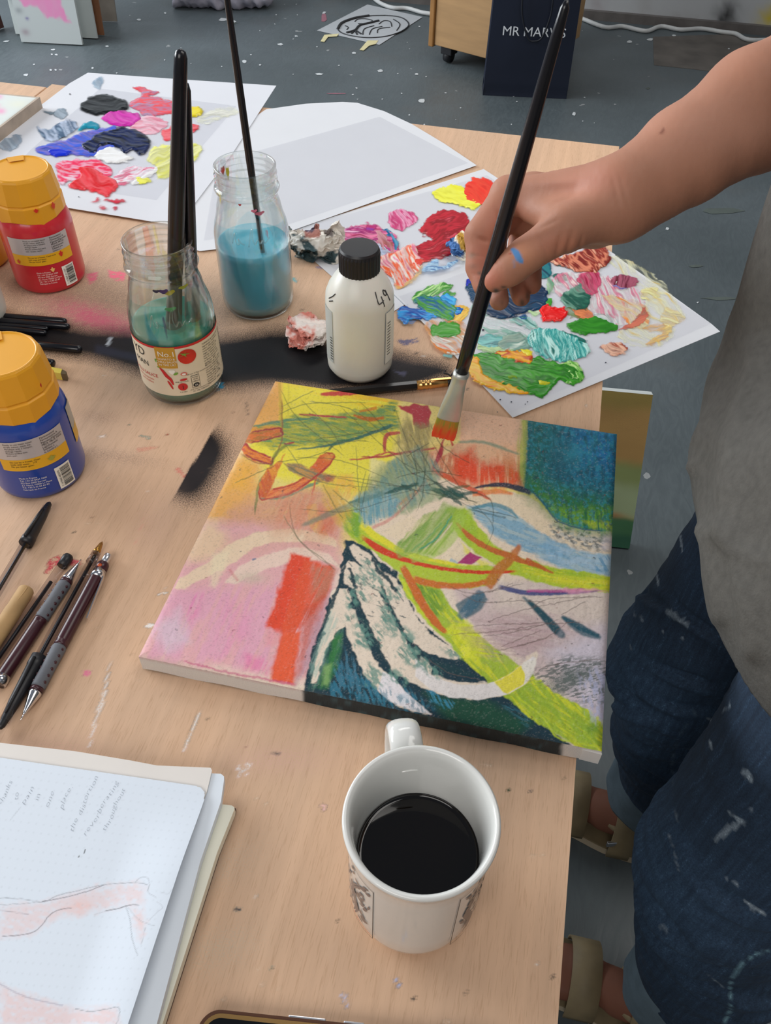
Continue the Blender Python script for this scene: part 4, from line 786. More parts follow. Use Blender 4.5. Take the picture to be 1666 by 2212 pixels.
# ================================================================== the painting on the table
CXa, CXb, CYa, CYb = -.2305, .0900, .286, .6025
n_ = 600; gx, gy, F = gridmesh(0, 1, 0, 1, 1/n_)
wx_ = CXa+(CXb-CXa)*gx; wy_ = CYa+(CYb-CYa)*gy
ed = np.minimum(np.minimum(gx, 1-gx), np.minimum(gy, 1-gy))*.32
V = np.stack([wx_, wy_, ZC-.0022*np.exp(-ed/.0022)], 1)
X, Y = proj(V); A = fr(300, 800, 3.029); B = fr(800, 800, 2.572); Cc = fr(550, 1050, 2.777)
p = Pt(X, Y, '#dccab8')
p.c *= (.96+.08*fbm(X/30, Y/30, 1))[:, None]
# --- underlayers
p.poly([(640, 800), (1345, 920), (1345, 1130), (900, 1150), (760, 1200), (560, 1120), (440, 1110)], '#dcc878', 1, 40, 10)
p.poly(A([(870, 40), (1700, 180), (1700, 420), (1660, 640), (1500, 830), (1200, 780), (900, 700), (700, 560), (740, 380)]), '#e8d044', 1, 20, 8)
p.poly(A([(1200, 60), (1700, 190), (1640, 260), (1300, 160), (980, 60)]), '#e8a828', .8, 30, 8, (10, 60, 6, .3, .6))
p.poly(A([(860, 40), (940, 50), (915, 380), (720, 400), (740, 300)]), '#e6a65c', 1, 10, 4)
p.poly(A([(640, 540), (800, 600), (780, 860), (900, 960), (440, 1010), (380, 980)]), '#dca45c', 1, 30, 10)
p.poly(A([(700, 590), (760, 640), (700, 780), (560, 780)]), '#e2a63a', .7, 26, 8)
p.poly(A([(780, 820), (1200, 760), (1320, 900), (1340, 1100), (900, 1100), (500, 1060), (600, 920)]), '#cc9878', 1, 30, 10, (-20, 40, 10, -.2, .5))
p.poly(A([(380, 1000), (700, 1000), (1300, 1040), (1320, 1200), (1180, 2040), (-40, 1880)]), '#d6a2a4', 1, 30, 8)
p.poly(A([(250, 1150), (460, 980), (560, 1060), (600, 1180), (440, 1240), (330, 1260)]), '#dcc09a', .8, 26, 8)
p.poly(A([(180, 1440), (900, 1400), (860, 1960), (-40, 1880)]), '#d49ab0', .75, 30, 8, (-66, 60, 9, .3, .6))
p.poly(A([(100, 1700), (260, 1560), (330, 1780), (170, 1850)]), '#ccb8c4', .7, 26, 8); p.poly(A([(560, 1500), (740, 1520), (700, 1900), (500, 1880)]), '#d88cac', .5, 26, 8, (-66, 60, 7, .35, .6))
p.poly(A([(340, 1450), (420, 1460), (370, 1640), (300, 1620)]), '#d868a8', .45, 20, 8, (-66, 60, 7, .4, .6)); p.poly(A([(700, 1850), (860, 1900), (840, 1990), (690, 1960)]), '#da6a9c', .55, 14, 6, (-66, 50, 7, .3, .6))
p.poly(A([(580, 1080), (1100, 1040), (1350, 1100), (1340, 1300), (900, 1220), (600, 1240), (480, 1330)]), '#d0a090', .5, 30, 8)
# right hand side light grounds
p.poly(B([(0, 480), (120, 520), (60, 600), (0, 680)]), '#ead28a', 1, 8)
p.poly(B([(0, 640), (300, 560), (560, 640), (1340, 900), (1340, 1300), (500, 1240), (0, 950)]), '#dcc8b0', 1, 14)
p.poly(B([(430, 1180), (1345, 1160), (1320, 2000), (780, 1560), (560, 1400)]), '#c4b0ac', 1, 14, 6)
p.poly(B([(640, 1150), (1345, 1220), (1340, 1420), (1000, 1380), (700, 1320)]), '#d2c2b4', .8, 40, 10)
p.poly(B([(600, 1400), (1000, 1330), (1150, 1480), (860, 1660), (720, 1560)]), '#b89ea0', .7, 50, 12, (10, 40, 5, .25, .6))
p.poly(B([(1000, 1560), (1345, 1400), (1330, 1900), (1180, 1900)]), '#c8c0cc', .8, 50, 10)
p.blob(*B([(1130, 1700)])[0], 70, 30, '#4f5f58', .75, -18, .5); p.blob(*B([(980, 1780)])[0], 50, 20, '#56665e', .6, -10, .5); p.blob(*B([(1290, 1800)])[0], 14, 60, '#8c94b4', .5)
# sky blue, wave, dark square, peach and red
p.poly(B([(540, 760), (640, 730), (760, 770), (880, 850), (1000, 930), (1150, 1000), (1350, 1030), (1345, 1150), (1100, 1120), (900, 1020), (760, 960), (650, 880)]), '#9db0b4', 1, 8, 5, None, h2=('#7fa2b4', 20, 40, 6))
p.poly(B([(980, 960), (1180, 1010), (1350, 1030), (1345, 1140), (1120, 1110), (960, 1040)]), '#9cb4c4', .85, 20, 6, (5, 30, 5, .2, .6)); p.poly(B([(1250, 1040), (1345, 1020), (1340, 1120), (1260, 1120)]), '#4f86a8', .7, 6, 5, (60, 20, 3, .45, .6))
p.poly(B([(760, 930), (1000, 950), (1140, 1030), (1000, 1060), (860, 1000)]), '#6f9cb8', .6, 18, 6, (8, 30, 4, .3, .6))
p.poly(B([(520, 715), (620, 680), (740, 670), (860, 690), (940, 740), (1000, 820), (1070, 870), (1200, 885), (1350, 900), (1350, 1020), (1200, 1005), (1050, 950), (920, 880), (830, 810), (740, 760), (640, 745), (560, 755)]), '#d8c4a6', 1, 3, 4)
p.poly(B([(1000, 850), (1200, 880), (1350, 900), (1350, 1010), (1150, 990), (1010, 920)]), '#b8b4ac', .9, 16, 6, (15, 12, 5, .25, .55), h2=('#6a6a66', 20, 6, 4))
p.poly(B([(1280, 900), (1352, 905), (1350, 1000), (1290, 1000)]), '#c8bcc0', .6, 10)
p.poly(B([(500, 205), (885, 262), (862, 650), (700, 640), (560, 660), (480, 610), (330, 560), (320, 455), (500, 400)]), '#deae88', 1, 4, 3)
p.poly(B([(520, 210), (860, 262), (850, 420), (640, 400), (510, 380)]), '#dcb294', .8, 20, 6); p.poly(B([(330, 560), (480, 610), (520, 500), (430, 440), (330, 460)]), '#b8603c', .7, 20, 6, (-80, 30, 5, .2, .5))
p.poly(B([(470, 480), (560, 440), (600, 520), (700, 510), (860, 560), (855, 640), (600, 650), (470, 600)]), '#d8502c', 1, 22, 10, (88, 60, 5, .12, .5))
p.poly(B([(470, 480), (600, 500), (600, 620), (480, 600)]), '#da4a2a', .8, 16, 6); p.poly(B([(700, 470), (860, 480), (858, 640), (740, 620)]), '#c06a34', .6, 26, 6, (88, 60, 5, .3, .6))
p.poly(B([(845, 258), (884, 266), (862, 640), (822, 560), (822, 400)]), '#b8b850', .9, 8, 3, (92, 60, 5, .1, .5)); p.poly(B([(868, 262), (886, 266), (862, 620), (850, 560)]), '#8ca048', .8, 6)
sq = B([(880, 258), (1375, 330), (1360, 895), (1240, 888), (1120, 866), (1040, 830), (980, 770), (940, 715), (858, 655)])
p.poly(sq, '#14586a', 1, 3, 3); p.poly(sq, '#1c6c84', .7, 6, 4, (88, 14, 7, .45, .6))
p.poly(B([(1150, 300), (1380, 340), (1370, 560), (1180, 520)]), '#1666a0', .75, 70, 10, (80, 20, 8, .2, .6)); p.poly(B([(880, 262), (1000, 280), (1000, 560), (870, 640)]), '#14604c', .7, 60, 8)
p.poly(B([(860, 560), (1000, 640), (1180, 690), (1360, 720), (1360, 900), (1100, 880), (940, 740), (850, 680)]), '#2e6e30', .95, 44, 10, (88, 60, 6, -.1, .4))
p.poly(B([(940, 700), (1100, 780), (1360, 770), (1355, 892), (1240, 888), (1100, 862), (1010, 800)]), '#6a9a2c', .9, 26, 8, (84, 60, 4, .25, .6)); p.poly(B([(1180, 840), (1350, 840), (1346, 890), (1240, 886)]), '#a8b830', .7, 8, 4, (84, 50, 4, .3, .6))
p.poly(sq, '#2a8698', .5, 6, 4, (30, 7, 5, .5, .68)); p.poly(sq, '#0f4050', .5, 6, 4, (88, 9, 5, .52, .7)); p.blob(*B([(1120, 470)])[0], 45, 30, '#2f8494', .5, 0, .3); p.blob(*B([(1040, 520)])[0], 30, 40, '#104454', .5); p.stroke(B([(880, 650), (960, 735), (1040, 835), (1180, 880), (1300, 893)]), [3, 3], '#12506c', .8, 2)
p.stroke(B([(560, 658), (700, 635), (840, 660), (900, 690)]), [2, 9, 13, 5], '#182c40', .95, 3, .12); p.stroke(B([(560, 690), (700, 672), (800, 690)]), [10, 12, 3], '#d87838', .85, 4, .2)
p.stroke(B([(250, 530), (380, 570), (500, 630), (600, 680), (680, 725)]), [6, 12, 10, 10, 3], '#cc5030', .9, 3, .15)
p.stroke(B([(480, 400), (600, 395), (700, 420), (840, 470)]), [5, 6, 7, 2], '#6a8a74', .75, 4, .2)
# --- green glazes in the upper left
p.poly(A([(740, 380), (1000, 310), (1250, 290), (1500, 260), (1680, 200), (1700, 380), (1500, 440), (1200, 490), (900, 520), (780, 480)]), '#a4a03c', .85, 10, 8, (8, 20, 4, -.1, .4), h2=('#5f8a58', 8, 20, 4))
p.poly(A([(1000, 330), (1300, 300), (1640, 240), (1690, 360), (1400, 430), (1250, 480), (960, 440)]), '#7a9450', .6, 14, 6, (12, 16, 3, .3, .6))
p.poly(A([(740, 370), (820, 370), (930, 372), (920, 430), (720, 470)]), '#cf8c3c', .9, 5)
for L_, w_, h, a, d in [([(730, 370), (950, 330), (1200, 310)], [3, 7, 3], '#3f7c68', .8, .15), ([(1010, 520), (1250, 490), (1500, 420), (1680, 350)], [2, 5, 7, 8], '#2c6460', .9, .1), ([(1240, 530), (1300, 470), (1480, 440)], [4, 6, 2], '#3a6a54', .8, .2), ([(660, 540), (760, 600), (860, 600), (930, 480), (940, 390), (935, 180)], [3, 3, 3, 3, 3, 4], '#8a4a3c', .75, .1),
                        ([(920, 70), (930, 300), (930, 380)], [7, 5, 4], '#b89838', .5, .1), ([(980, 70), (975, 300)], [3, 3], '#c8b840', .6, 0), ([(760, 940), (770, 860), (790, 740), (860, 640), (900, 540), (1000, 470)], [3, 5, 7, 6, 9, 3], '#66783c', .7, .2), ([(780, 840), (950, 830), (1100, 760), (1190, 730)], [2, 5, 7, 4], '#4f8068', .85, .1),
                        ([(1180, 160), (1320, 150), (1500, 140)], [5, 11, 9], '#b8203c', .92, .08), ([(1040, 288), (1200, 298), (1370, 308)], [3, 4, 3], '#b02848', .95, 0), ([(1400, 290), (1500, 320), (1610, 310)], [4, 9, 5], '#b86024', .9, .15), ([(1440, 270), (1560, 245)], [4, 8], '#c87828', .8, .2)]:
    p.stroke(A(L_), w_, h, a, 2.5, d)
# red outlined ribbons
p.poly(A([(720, 410), (910, 375), (935, 385), (930, 425), (840, 450), (720, 480), (680, 470)]), '#cc6c3c', .9, 3, 4, None, h2=('#a87038', 0, 20, 4))
p.poly(A([(655, 520), (700, 475), (740, 520), (860, 570), (860, 610), (760, 590), (690, 545)]), '#c05038', .95, 3, 5, None, h2=('#d88038', 20, 20, 4))
p.poly(A([(840, 640), (930, 590), (960, 540), (920, 640), (870, 770), (830, 840), (795, 830), (790, 740)]), '#cc6436', .95, 3, 5, None, h2=('#d89038', 70, 20, 4)); p.poly(A([(790, 740), (850, 660), (880, 720), (860, 800), (830, 842), (795, 830)]), '#bc5034', .7, 6, 5)
p.poly(A([(860, 780), (960, 760), (1080, 700), (1140, 690), (1180, 690), (1040, 790), (930, 820), (820, 842)]), '#d06038', .95, 3, 4, None, h2=('#dc8448', -20, 20, 4))
p.poly(A([(1120, 640), (1190, 550), (1250, 540), (1280, 560), (1250, 620), (1180, 690), (1120, 700)]), '#ce5a34', .95, 3, 4); p.blob(*A([(1240, 570)])[0], 12, 9, '#d8a048', .7)
p.poly(A([(960, 610), (1060, 620), (1180, 670), (1290, 690), (1270, 740), (1150, 720), (1000, 670)]), '#b08050', .9, 5, 5, None, h2=('#7f7458', 20, 20, 4)); p.blob(*A([(1240, 710)])[0], 12, 10, '#a83038', .6)
for L_, h in [([(720, 408), (910, 378), (930, 400), (925, 430), (720, 478)], '#8c2440'), ([(655, 520), (700, 478), (745, 520), (870, 575)], '#a02038'), ([(690, 548), (780, 590), (862, 612), (880, 560)], '#8c2c3c'), ([(792, 740), (790, 830), (830, 842), (1000, 800), (1200, 660), (1280, 570), (1250, 540), (1190, 550)], '#a82c30'), ([(870, 780), (1000, 750), (1090, 700)], '#a83030'), ([(1130, 820), (1150, 760), (1160, 700)], '#c8503c'), ([(1370, 585), (1500, 575), (1620, 540), (1700, 545)], '#b83040'), ([(945, 480), (1020, 475)], '#a02c40')]:
    p.stroke(A(L_), [3, 4, 3], h, .85, 2, .1, 2)
p.poly(B([(180, 200), (250, 185), (320, 200), (342, 235), (325, 270), (330, 310), (280, 325), (240, 300), (235, 250), (150, 200)]), '#a81c3c', .95, 3, 3); p.poly(B([(200, 240), (240, 300), (340, 300), (330, 470), (200, 440), (140, 410), (170, 340)]), '#8c7c4c', .7, 12, 6, (80, 20, 4, .1, .5))
p.stroke(B([(80, 460), (85, 370), (130, 350), (170, 345)]), [6, 9, 8, 5], '#b02c40', .9, 2.5); p.stroke(B([(-60, 480), (60, 480), (180, 460), (380, 430)]), [3, 4, 6, 4], '#a82c3c', .9, 2.5, .1)
p.poly(B([(400, 420), (470, 410), (440, 455), (400, 470)]), '#e8c890', .9, 4); p.stroke(B([(470, 300), (405, 390), (390, 460), (340, 560), (290, 640)]), [3, 3, 11, 5, 3], '#a02840', .9, 2.5); p.stroke(B([(440, 370), (460, 420)]), [4, 5], '#b83838', .9, 2)
# blue-green glaze centre
p.poly(A([(1666, 600), (1500, 830), (1440, 880), (1470, 960), (1760, 940), (2000, 820), (1900, 620)]), '#8c9c74', .8, 8, 6, (60, 30, 5, -.1, .5)); p.poly(B([(60, 520), (300, 460), (330, 560), (290, 640), (180, 640), (0, 760), (-90, 800), (-60, 680)]), '#7c8c64', .7, 16, 6, (70, 20, 4, 0, .5))
p.poly(B([(-90, 700), (60, 650), (240, 620), (100, 780), (0, 830), (-90, 880)]), '#9cb0a8', .75, 12, 6, (70, 30, 5, .1, .5), h2=('#6a9aa4', 75, 30, 4))
for L_, w_, h, a, d in [([(-130, 740), (60, 680), (140, 660), (240, 640)], [4, 8, 14, 3], '#2c6660', .8, .25), ([(300, 640), (400, 680), (480, 700), (530, 690)], [4, 14, 16, 4], '#2a5a48', .85, .25), ([(380, 720), (460, 660), (560, 640)], [4, 8, 3], '#3a5a3c', .7, .2), ([(560, 770), (680, 745), (770, 775), (830, 830)], [6, 9, 9, 2], '#4a8494', .85, .15), ([(540, 770), (760, 820)], [3, 3], '#3c5c60', .7, .2),
                        ([(0, 790), (150, 750), (280, 650), (330, 600)], [4, 6, 8, 3], '#cc7c44', .8, .2), ([(0, 880), (120, 820), (260, 680), (300, 620)], [6, 7, 7, 3], '#c4706a', .6, .2), ([(-330, 740), (-300, 850), (-240, 950)], [20, 30, 14], '#d8a83c', .6, .2)]:
    p.stroke(B(L_), w_, h, a, 3, d)
p.poly(B([(60, 900), (230, 800), (290, 850), (160, 940)]), '#ddc9ac', .9, 5); p.poly(B([(400, 1000), (470, 900), (560, 1000), (640, 1070), (480, 1072), (330, 1040)]), '#dfccb0', .95, 3)
# --- bands over pink: pale arcs
p.poly(A([(230, 1430), (260, 1370), (450, 1260), (620, 1120), (760, 1060), (960, 1036), (1180, 1060), (1300, 1110), (1290, 1150), (1100, 1120), (900, 1120), (760, 1160), (640, 1250), (480, 1340), (300, 1425)]), '#e4c8a8', .85, 4, 4)
p.poly(A([(560, 1390), (640, 1300), (760, 1230), (940, 1170), (1100, 1160), (1240, 1200), (1320, 1290), (1180, 1240), (1000, 1250), (800, 1320), (620, 1400)]), '#e6c6b4', .85, 4, 4); p.poly(A([(480, 1210), (600, 1180), (560, 1300), (500, 1420), (460, 1410)]), '#e4cfae', .6, 10)
p.blob(*A([(740, 1360)])[0], 40, 16, '#c0b09c', .7); p.stroke(A([(590, 1300), (650, 1380)]), [5, 5], '#c07070', .6, 4, .3); p.stroke(A([(740, 1240), (770, 1230)]), [4, 3], '#44608a', .8, 2)
# --- vertical red bands
rt = (-66, 70, 5, .15, .42)
p.poly(A([(890, 830), (1150, 780), (1270, 960), (1290, 1080), (900, 1030)]), '#cc7a5c', .6, 26, 6, (-66, 60, 6, .3, .6)); p.poly(Cc([(380, 120), (500, 140), (480, 300), (390, 290)]), '#c8583c', .7, 16, 5, (-68, 60, 5, .2, .5))
p.poly(Cc([(215, 400), (345, 430), (265, 860), (160, 880), (70, 850), (150, 600)]), '#d6482e', 1, 8, 6); p.poly(Cc([(300, 440), (480, 480), (450, 640), (270, 860), (240, 1190), (90, 1170), (160, 860)]), '#d65434', .95, 8, 5, rt)
p.poly(Cc([(345, 480), (490, 500), (440, 660), (340, 700)]), '#b8745c', .85, 12, 5, (-66, 60, 5, .1, .5)); p.poly(Cc([(300, 760), (420, 640), (440, 700), (340, 1060), (240, 1190)]), '#b8503c', .7, 16, 5, rt); p.poly(Cc([(340, 880), (420, 700), (460, 620), (400, 900), (330, 1080), (250, 1190)]), '#b49aa8', .7, 14, 6, (-66, 60, 4, .2, .5))
p.poly(Cc([(100, 1160), (180, 880), (280, 870), (220, 1180)]), '#dc5a36', .9, 6, 4); p.poly(Cc([(75, 860), (160, 870), (140, 960), (60, 960)]), '#d89094', .6, 12, 5)
# --- dark teal field with pale bands
dk = Cc([(545, 320), (600, 330), (700, 380), (760, 460), (850, 510), (900, 640), (960, 760), (1060, 870), (1160, 960), (1300, 1060), (1420, 1180), (1560, 1270), (1700, 1400), (1900, 1560), (2000, 1640), (300, 1290), (300, 1190), (330, 1080), (360, 950), (420, 800), (450, 680), (500, 600), (515, 500)])
p.poly(dk, '#123440', 1, 3, 6); p.poly(Cc([(440, 1050), (800, 1140), (1100, 1330), (900, 1360), (450, 1260)]), '#2c7088', .8, 14, 8, (70, 20, 5, .42, .58)); p.poly(Cc([(520, 960), (640, 1100), (620, 1240), (480, 1200)]), '#3f6f84', .8, 10, 8, (84, 26, 4, .4, .6))
p.poly(Cc([(1020, 1240), (1400, 1290), (1660, 1420), (1560, 1520), (1150, 1400)]), '#0f4a34', .9, 22, 6); p.poly(Cc([(1480, 1290), (1660, 1380), (1640, 1440), (1500, 1330)]), '#3c7484', .6, 8, 5, (30, 20, 3, .45, .6)); p.poly(Cc([(1000, 1160), (1200, 1300), (1180, 1340), (1060, 1300)]), '#3a88a4', .8, 8, 6, (60, 20, 3, .4, .6))
p.poly(Cc([(440, 760), (520, 860), (520, 980), (420, 1220), (330, 1220), (380, 1000)]), '#54806c', .8, 10, 6, (-70, 40, 6, .2, .6)); p.poly(Cc([(480, 900), (530, 880), (500, 1050), (440, 1220), (380, 1210)]), '#2f7038', .9, 10, 5, (-72, 50, 5, .1, .5)); p.poly(Cc([(410, 1080), (460, 1060), (440, 1200), (405, 1190)]), '#7ca060', .8, 8)
cr, dl_ = '#dccbb8', 3
p.poly(Cc([(470, 620), (560, 610), (590, 680), (560, 720), (540, 840), (490, 880), (420, 1000), (370, 1180), (340, 1180), (380, 960), (440, 780)]), cr, .97, dl_, 5)
p.poly(Cc([(520, 690), (600, 740), (630, 830), (680, 950), (740, 1080), (830, 1140), (900, 1230), (1060, 1368), (940, 1350), (800, 1290), (740, 1230), (660, 1130), (600, 1010), (550, 880)]), cr, .97, dl_, 5)
p.poly(Cc([(520, 500), (560, 440), (640, 480), (740, 560), (760, 650), (810, 740), (860, 850), (960, 980), (1040, 1060), (1070, 1130), (1200, 1170), (1400, 1180), (1540, 1110), (1620, 1040), (1700, 980), (1690, 1060), (1620, 1180), (1500, 1260), (1300, 1280), (1120, 1250), (960, 1190), (860, 1140), (780, 1040), (710, 900), (650, 740), (600, 620), (540, 580)]), cr, .98, dl_, 5)
p.poly(Cc([(570, 360), (600, 350), (690, 410), (760, 500), (850, 560), (900, 650), (950, 760), (1060, 900), (1180, 960), (1300, 1020), (1180, 1040), (1060, 1010), (960, 950), (880, 850), (820, 720), (760, 640), (700, 560), (600, 440)]), cr, .96, dl_, 6)
p.poly(B([(0, 920), (130, 1200), (200, 1350), (300, 1500), (430, 1580), (470, 1600), (330, 1600), (180, 1450), (60, 1220)]), cr, 0, 3)
for q in [((620, 560), 40, 26), ((740, 900), 36, 50), ((900, 1000), 40, 30), ((640, 930), 34, 20), ((860, 640), 26, 34), ((560, 780), 20, 22), ((1010, 1050), 28, 30), ((700, 480), 30, 26), ((1200, 1000), 50, 16), ((700, 1110), 26, 40), ((790, 790), 30, 44), ((660, 650), 24, 30)]:
    x, y = Cc([q[0]])[0]; p.poly([(x-q[1]*.5, y-q[2]*.3), (x, y-q[2]*.5), (x+q[1]*.5, y), (x+q[1]*.2, y+q[2]*.5), (x-q[1]*.4, y+q[2]*.4)], '#5a8478', .85, 12, 12, (50, 12, 4, .38, .56))
for L_ in [[(560, 340), (540, 480), (510, 600), (440, 760), (400, 900), (340, 1080), (310, 1200)], [(600, 660), (690, 850), (760, 1010), (830, 1120)], [(700, 420), (740, 500), (800, 560), (860, 640)], [(760, 580), (800, 700), (860, 820), (930, 950), (1010, 1060)], [(590, 640), (640, 760), (700, 900)], [(560, 480), (590, 560), (610, 620)]]:
    p.stroke(Cc(L_), [5, 9, 7], '#12343e', .95, 2.5, .22, 5)
for i in range(60):
    q = random.Random(i); x, y = Cc([(q.uniform(540, 900), q.uniform(360, 800))])[0]; 
    p.stroke([(x, y), (x+q.uniform(4, 14), y+q.uniform(3, 12))], [2, 2.5], '#123a42', .7, 1.5, 0, 3)
# --- lime bands
lm, ye = '#a8bc2c', '#d8cf34'
p.poly(Cc([(500, 170), (640, 150), (660, 230), (900, 390), (1100, 440), (1250, 475), (1400, 470), (1500, 500), (1440, 590), (1300, 610), (1100, 600), (950, 560), (860, 520), (700, 380), (600, 330), (560, 280)]), lm, .96, 4, 5)
p.poly(Cc([(500, 170), (600, 130), (660, 220), (620, 320), (560, 280)]), '#6a9a34', .85, 12, 8, (50, 20, 4, .2, .5)); p.poly(Cc([(645, 205), (760, 300), (900, 380), (1040, 430), (1250, 470), (1330, 475), (1180, 480), (960, 430), (800, 370), (680, 300), (630, 240)]), ye, .95, 4, 3)
p.poly(Cc([(1180, 200), (1260, 130), (1340, 240), (1450, 360), (1580, 420), (1666, 450), (1800, 490), (2140, 540), (2140, 640), (1900, 620), (1666, 570), (1500, 510), (1330, 400), (1220, 300)]), lm, .97, 4, 4); p.poly(B([(840, 1060), (1000, 1110), (1200, 1150), (1340, 1160), (1336, 1222), (1200, 1215), (1020, 1180), (860, 1110)]), ye, .7, 14, 5, (8, 50, 4, .2, .6))
p.poly(B([(880, 1050), (1020, 1100), (1200, 1130), (1200, 1150), (1000, 1130), (880, 1090)]), '#8fb02c', .8, 8, 4, (8, 50, 4, .2, .5)); p.poly(Cc([(1240, 330), (1300, 400), (1420, 470), (1360, 480), (1260, 400)]), ye, .7, 6)
p.poly(Cc([(860, 520), (1100, 590), (1180, 720), (1300, 860), (1480, 1000), (1666, 1130), (1780, 1220), (2140, 1430), (2110, 1600), (1960, 1580), (1666, 1400), (1400, 1180), (1240, 1030), (1120, 900), (980, 760), (900, 640)]), '#9cb42e', .97, 4, 5, None, h2=('#c4c830', 50, 50, 6))
p.poly(Cc([(880, 560), (960, 560), (1100, 620), (1140, 740), (1080, 800), (960, 700)]), '#5c8c34', .85, 14, 6, (60, 30, 4, .25, .55)); p.poly(Cc([(860, 540), (900, 560), (960, 700), (1080, 860), (1160, 940), (1120, 900), (980, 760)]), '#c0cc30', .8, 4)
p.poly(B([(400, 1440), (470, 1500), (560, 1560), (540, 1600), (600, 1620), (640, 1520), (540, 1380)]), '#ccd030', .8, 8, 5); p.poly(B([(830, 1690), (880, 1750), (1100, 1870), (1320, 1990), (1315, 2095), (1100, 2060), (960, 1960), (800, 1800)]), '#8ca832', .75, 12, 6, (30, 40, 4, .2, .6)); p.blob(*B([(1240, 1990)])[0], 20, 14, '#5c8a34', .7); p.stroke(B([(800, 1800), (960, 1930), (1040, 2040), (1200, 2080), (1320, 2100)]), [4, 4], '#b8c830', .8, 2)
p.poly(B([(690, 1730), (780, 1680), (870, 1640), (880, 1730), (770, 1800), (740, 1790)]), '#e2cf3c', .95, 3); p.poly(B([(500, 1530), (560, 1540), (556, 1590), (520, 1600)]), '#d8d83c', .9, 3)
p.poly(B([(170, 940), (300, 800), (420, 760), (520, 770), (460, 900), (360, 1030), (200, 1010), (150, 960)]), '#9cac58', .85, 6, 6, (-50, 50, 5, .05, .5), h2=('#6f9444', -50, 50, 5)); p.stroke(B([(220, 1010), (330, 920), (400, 840)]), [4, 4], '#38906c', .8, 2); p.poly(B([(420, 760), (560, 770), (600, 900), (560, 980), (470, 880)]), '#98b434', .8, 10, 6)
# orange-red strokes
rd, og = '#c83420', '#c4622c'
p.stroke(Cc([(630, 290), (740, 370), (900, 440), (1100, 490), (1300, 515), (1500, 515), (1590, 508)]), [5, 16, 11, 8, 8, 7, 2], rd, .97, 2.5)
p.stroke(Cc([(1200, 210), (1300, 310), (1420, 380), (1560, 430), (1700, 490)]), [3, 12, 11, 14, 3], '#bc5a30', .92, 3, .1); p.stroke(B([(860, 1050), (940, 1090), (1025, 1132)]), [10, 10, 2], '#b85428', .9, 3)
p.stroke(Cc([(1600, 345), (1540, 430), (1460, 510), (1390, 615)]), [6, 20, 26, 22], '#b86a30', .9, 5, .15); p.stroke(Cc([(940, 550), (1060, 585), (1200, 600), (1330, 590), (1400, 560)]), [14, 15, 13, 12, 8], og, .92, 4, .1)
p.stroke(Cc([(880, 470), (930, 560), (1000, 690), (1080, 810), (1160, 890)]), [12, 17, 18, 17, 5], og, .95, 3, .08)
p.poly(B([(480, 1070), (560, 1010), (622, 1042), (560, 1075)]), '#a01c68', .95, 3, 3); p.stroke(B([(440, 1050), (490, 1070)]), [8, 3], '#8fb0c0', .7, 3)
p.stroke(B([(700, 1200), (860, 1235), (1010, 1240), (1180, 1232), (1300, 1222)]), [9, 10, 8, 5, 2], '#2c3c78', .9, 3, .15); p.stroke(B([(860, 1225), (1060, 1225), (1200, 1215)]), [5, 7, 3], '#a83c84', .8, 3, .15); p.poly(B([(1060, 1215), (1150, 1207), (1330, 1222), (1100, 1243)]), '#d890a8', .7, 5)
for L_, w_ in [([(480, 1330), (560, 1290), (640, 1240)], [20, 30, 14]), ([(520, 1375), (600, 1320), (650, 1260)], [10, 14, 6]), ([(840, 1250), (940, 1340), (1010, 1410), (1060, 1465), (1095, 1475)], [4, 14, 16, 18, 6]), ([(1070, 1370), (1130, 1420), (1200, 1460), (1290, 1488)], [5, 14, 18, 5])]:
    p.stroke(B(L_), w_, '#2c5a68', .82, 5, .18)
# white hook over everything at lower middle
p.poly(B([(250, 1600), (330, 1690), (460, 1740), (600, 1750), (700, 1728), (770, 1690), (840, 1640), (900, 1590), (922, 1600), (905, 1680), (860, 1745), (760, 1800), (600, 1830), (440, 1815), (330, 1770), (250, 1700)]), '#dcd4d0', .97, 2.5, 2)
p.poly(B([(690, 1732), (770, 1692), (840, 1640), (880, 1680), (850, 1745), (760, 1798), (740, 1790)]), '#dccf3c', .97, 2.5, 2); p.poly(B([(880, 1610), (920, 1600), (905, 1680), (866, 1738), (846, 1640)]), '#dcd4c8', .95, 2.5)
p.poly(Cc([(770, 1110), (830, 1140), (900, 1230), (1062, 1370), (950, 1350), (810, 1290), (740, 1230)]), '#dad4d6', .97, 2.5, 2); p.poly(Cc([(850, 1250), (930, 1240), (930, 1310), (870, 1300)]), '#bccad4', .5, 8)

# --- further glazes and drawing over the first layers
g = fr(281, 800, 1.5426)
p.poly(g([(500, 410), (700, 400), (720, 520), (640, 600), (480, 560), (420, 500)]), '#c89478', .45, 34, 10, (-60, 40, 8, .1, .6))
p.poly(g([(640, 370), (700, 400), (740, 480), (700, 520), (650, 460)]), '#cfa444', .7, 12, 6, (60, 40, 5, .2, .5)); p.poly(g([(680, 350), (740, 350), (760, 400), (720, 440), (680, 400)]), '#dc9848', .6, 12, 6, (-70, 30, 5, .2, .5))
p.poly(g([(865, 305), (960, 250), (1040, 330), (1010, 400), (960, 440), (870, 480), (770, 490), (760, 430), (830, 370)]), '#82937a', .62, 10, 6, (60, 30, 4, .0, .45), h2=('#5c8480', 70, 30, 4))
p.poly(g([(890, 180), (1000, 170), (1000, 300), (960, 340), (880, 260)]), '#7c7450', .5, 14, 6, (75, 24, 4, .25, .6)); p.poly(g([(760, 430), (860, 400), (900, 440), (880, 480), (790, 520), (765, 500)]), '#90aaac', .7, 8, 5, (80, 24, 4, .1, .5), h2=('#4f8c9c', 85, 30, 3))
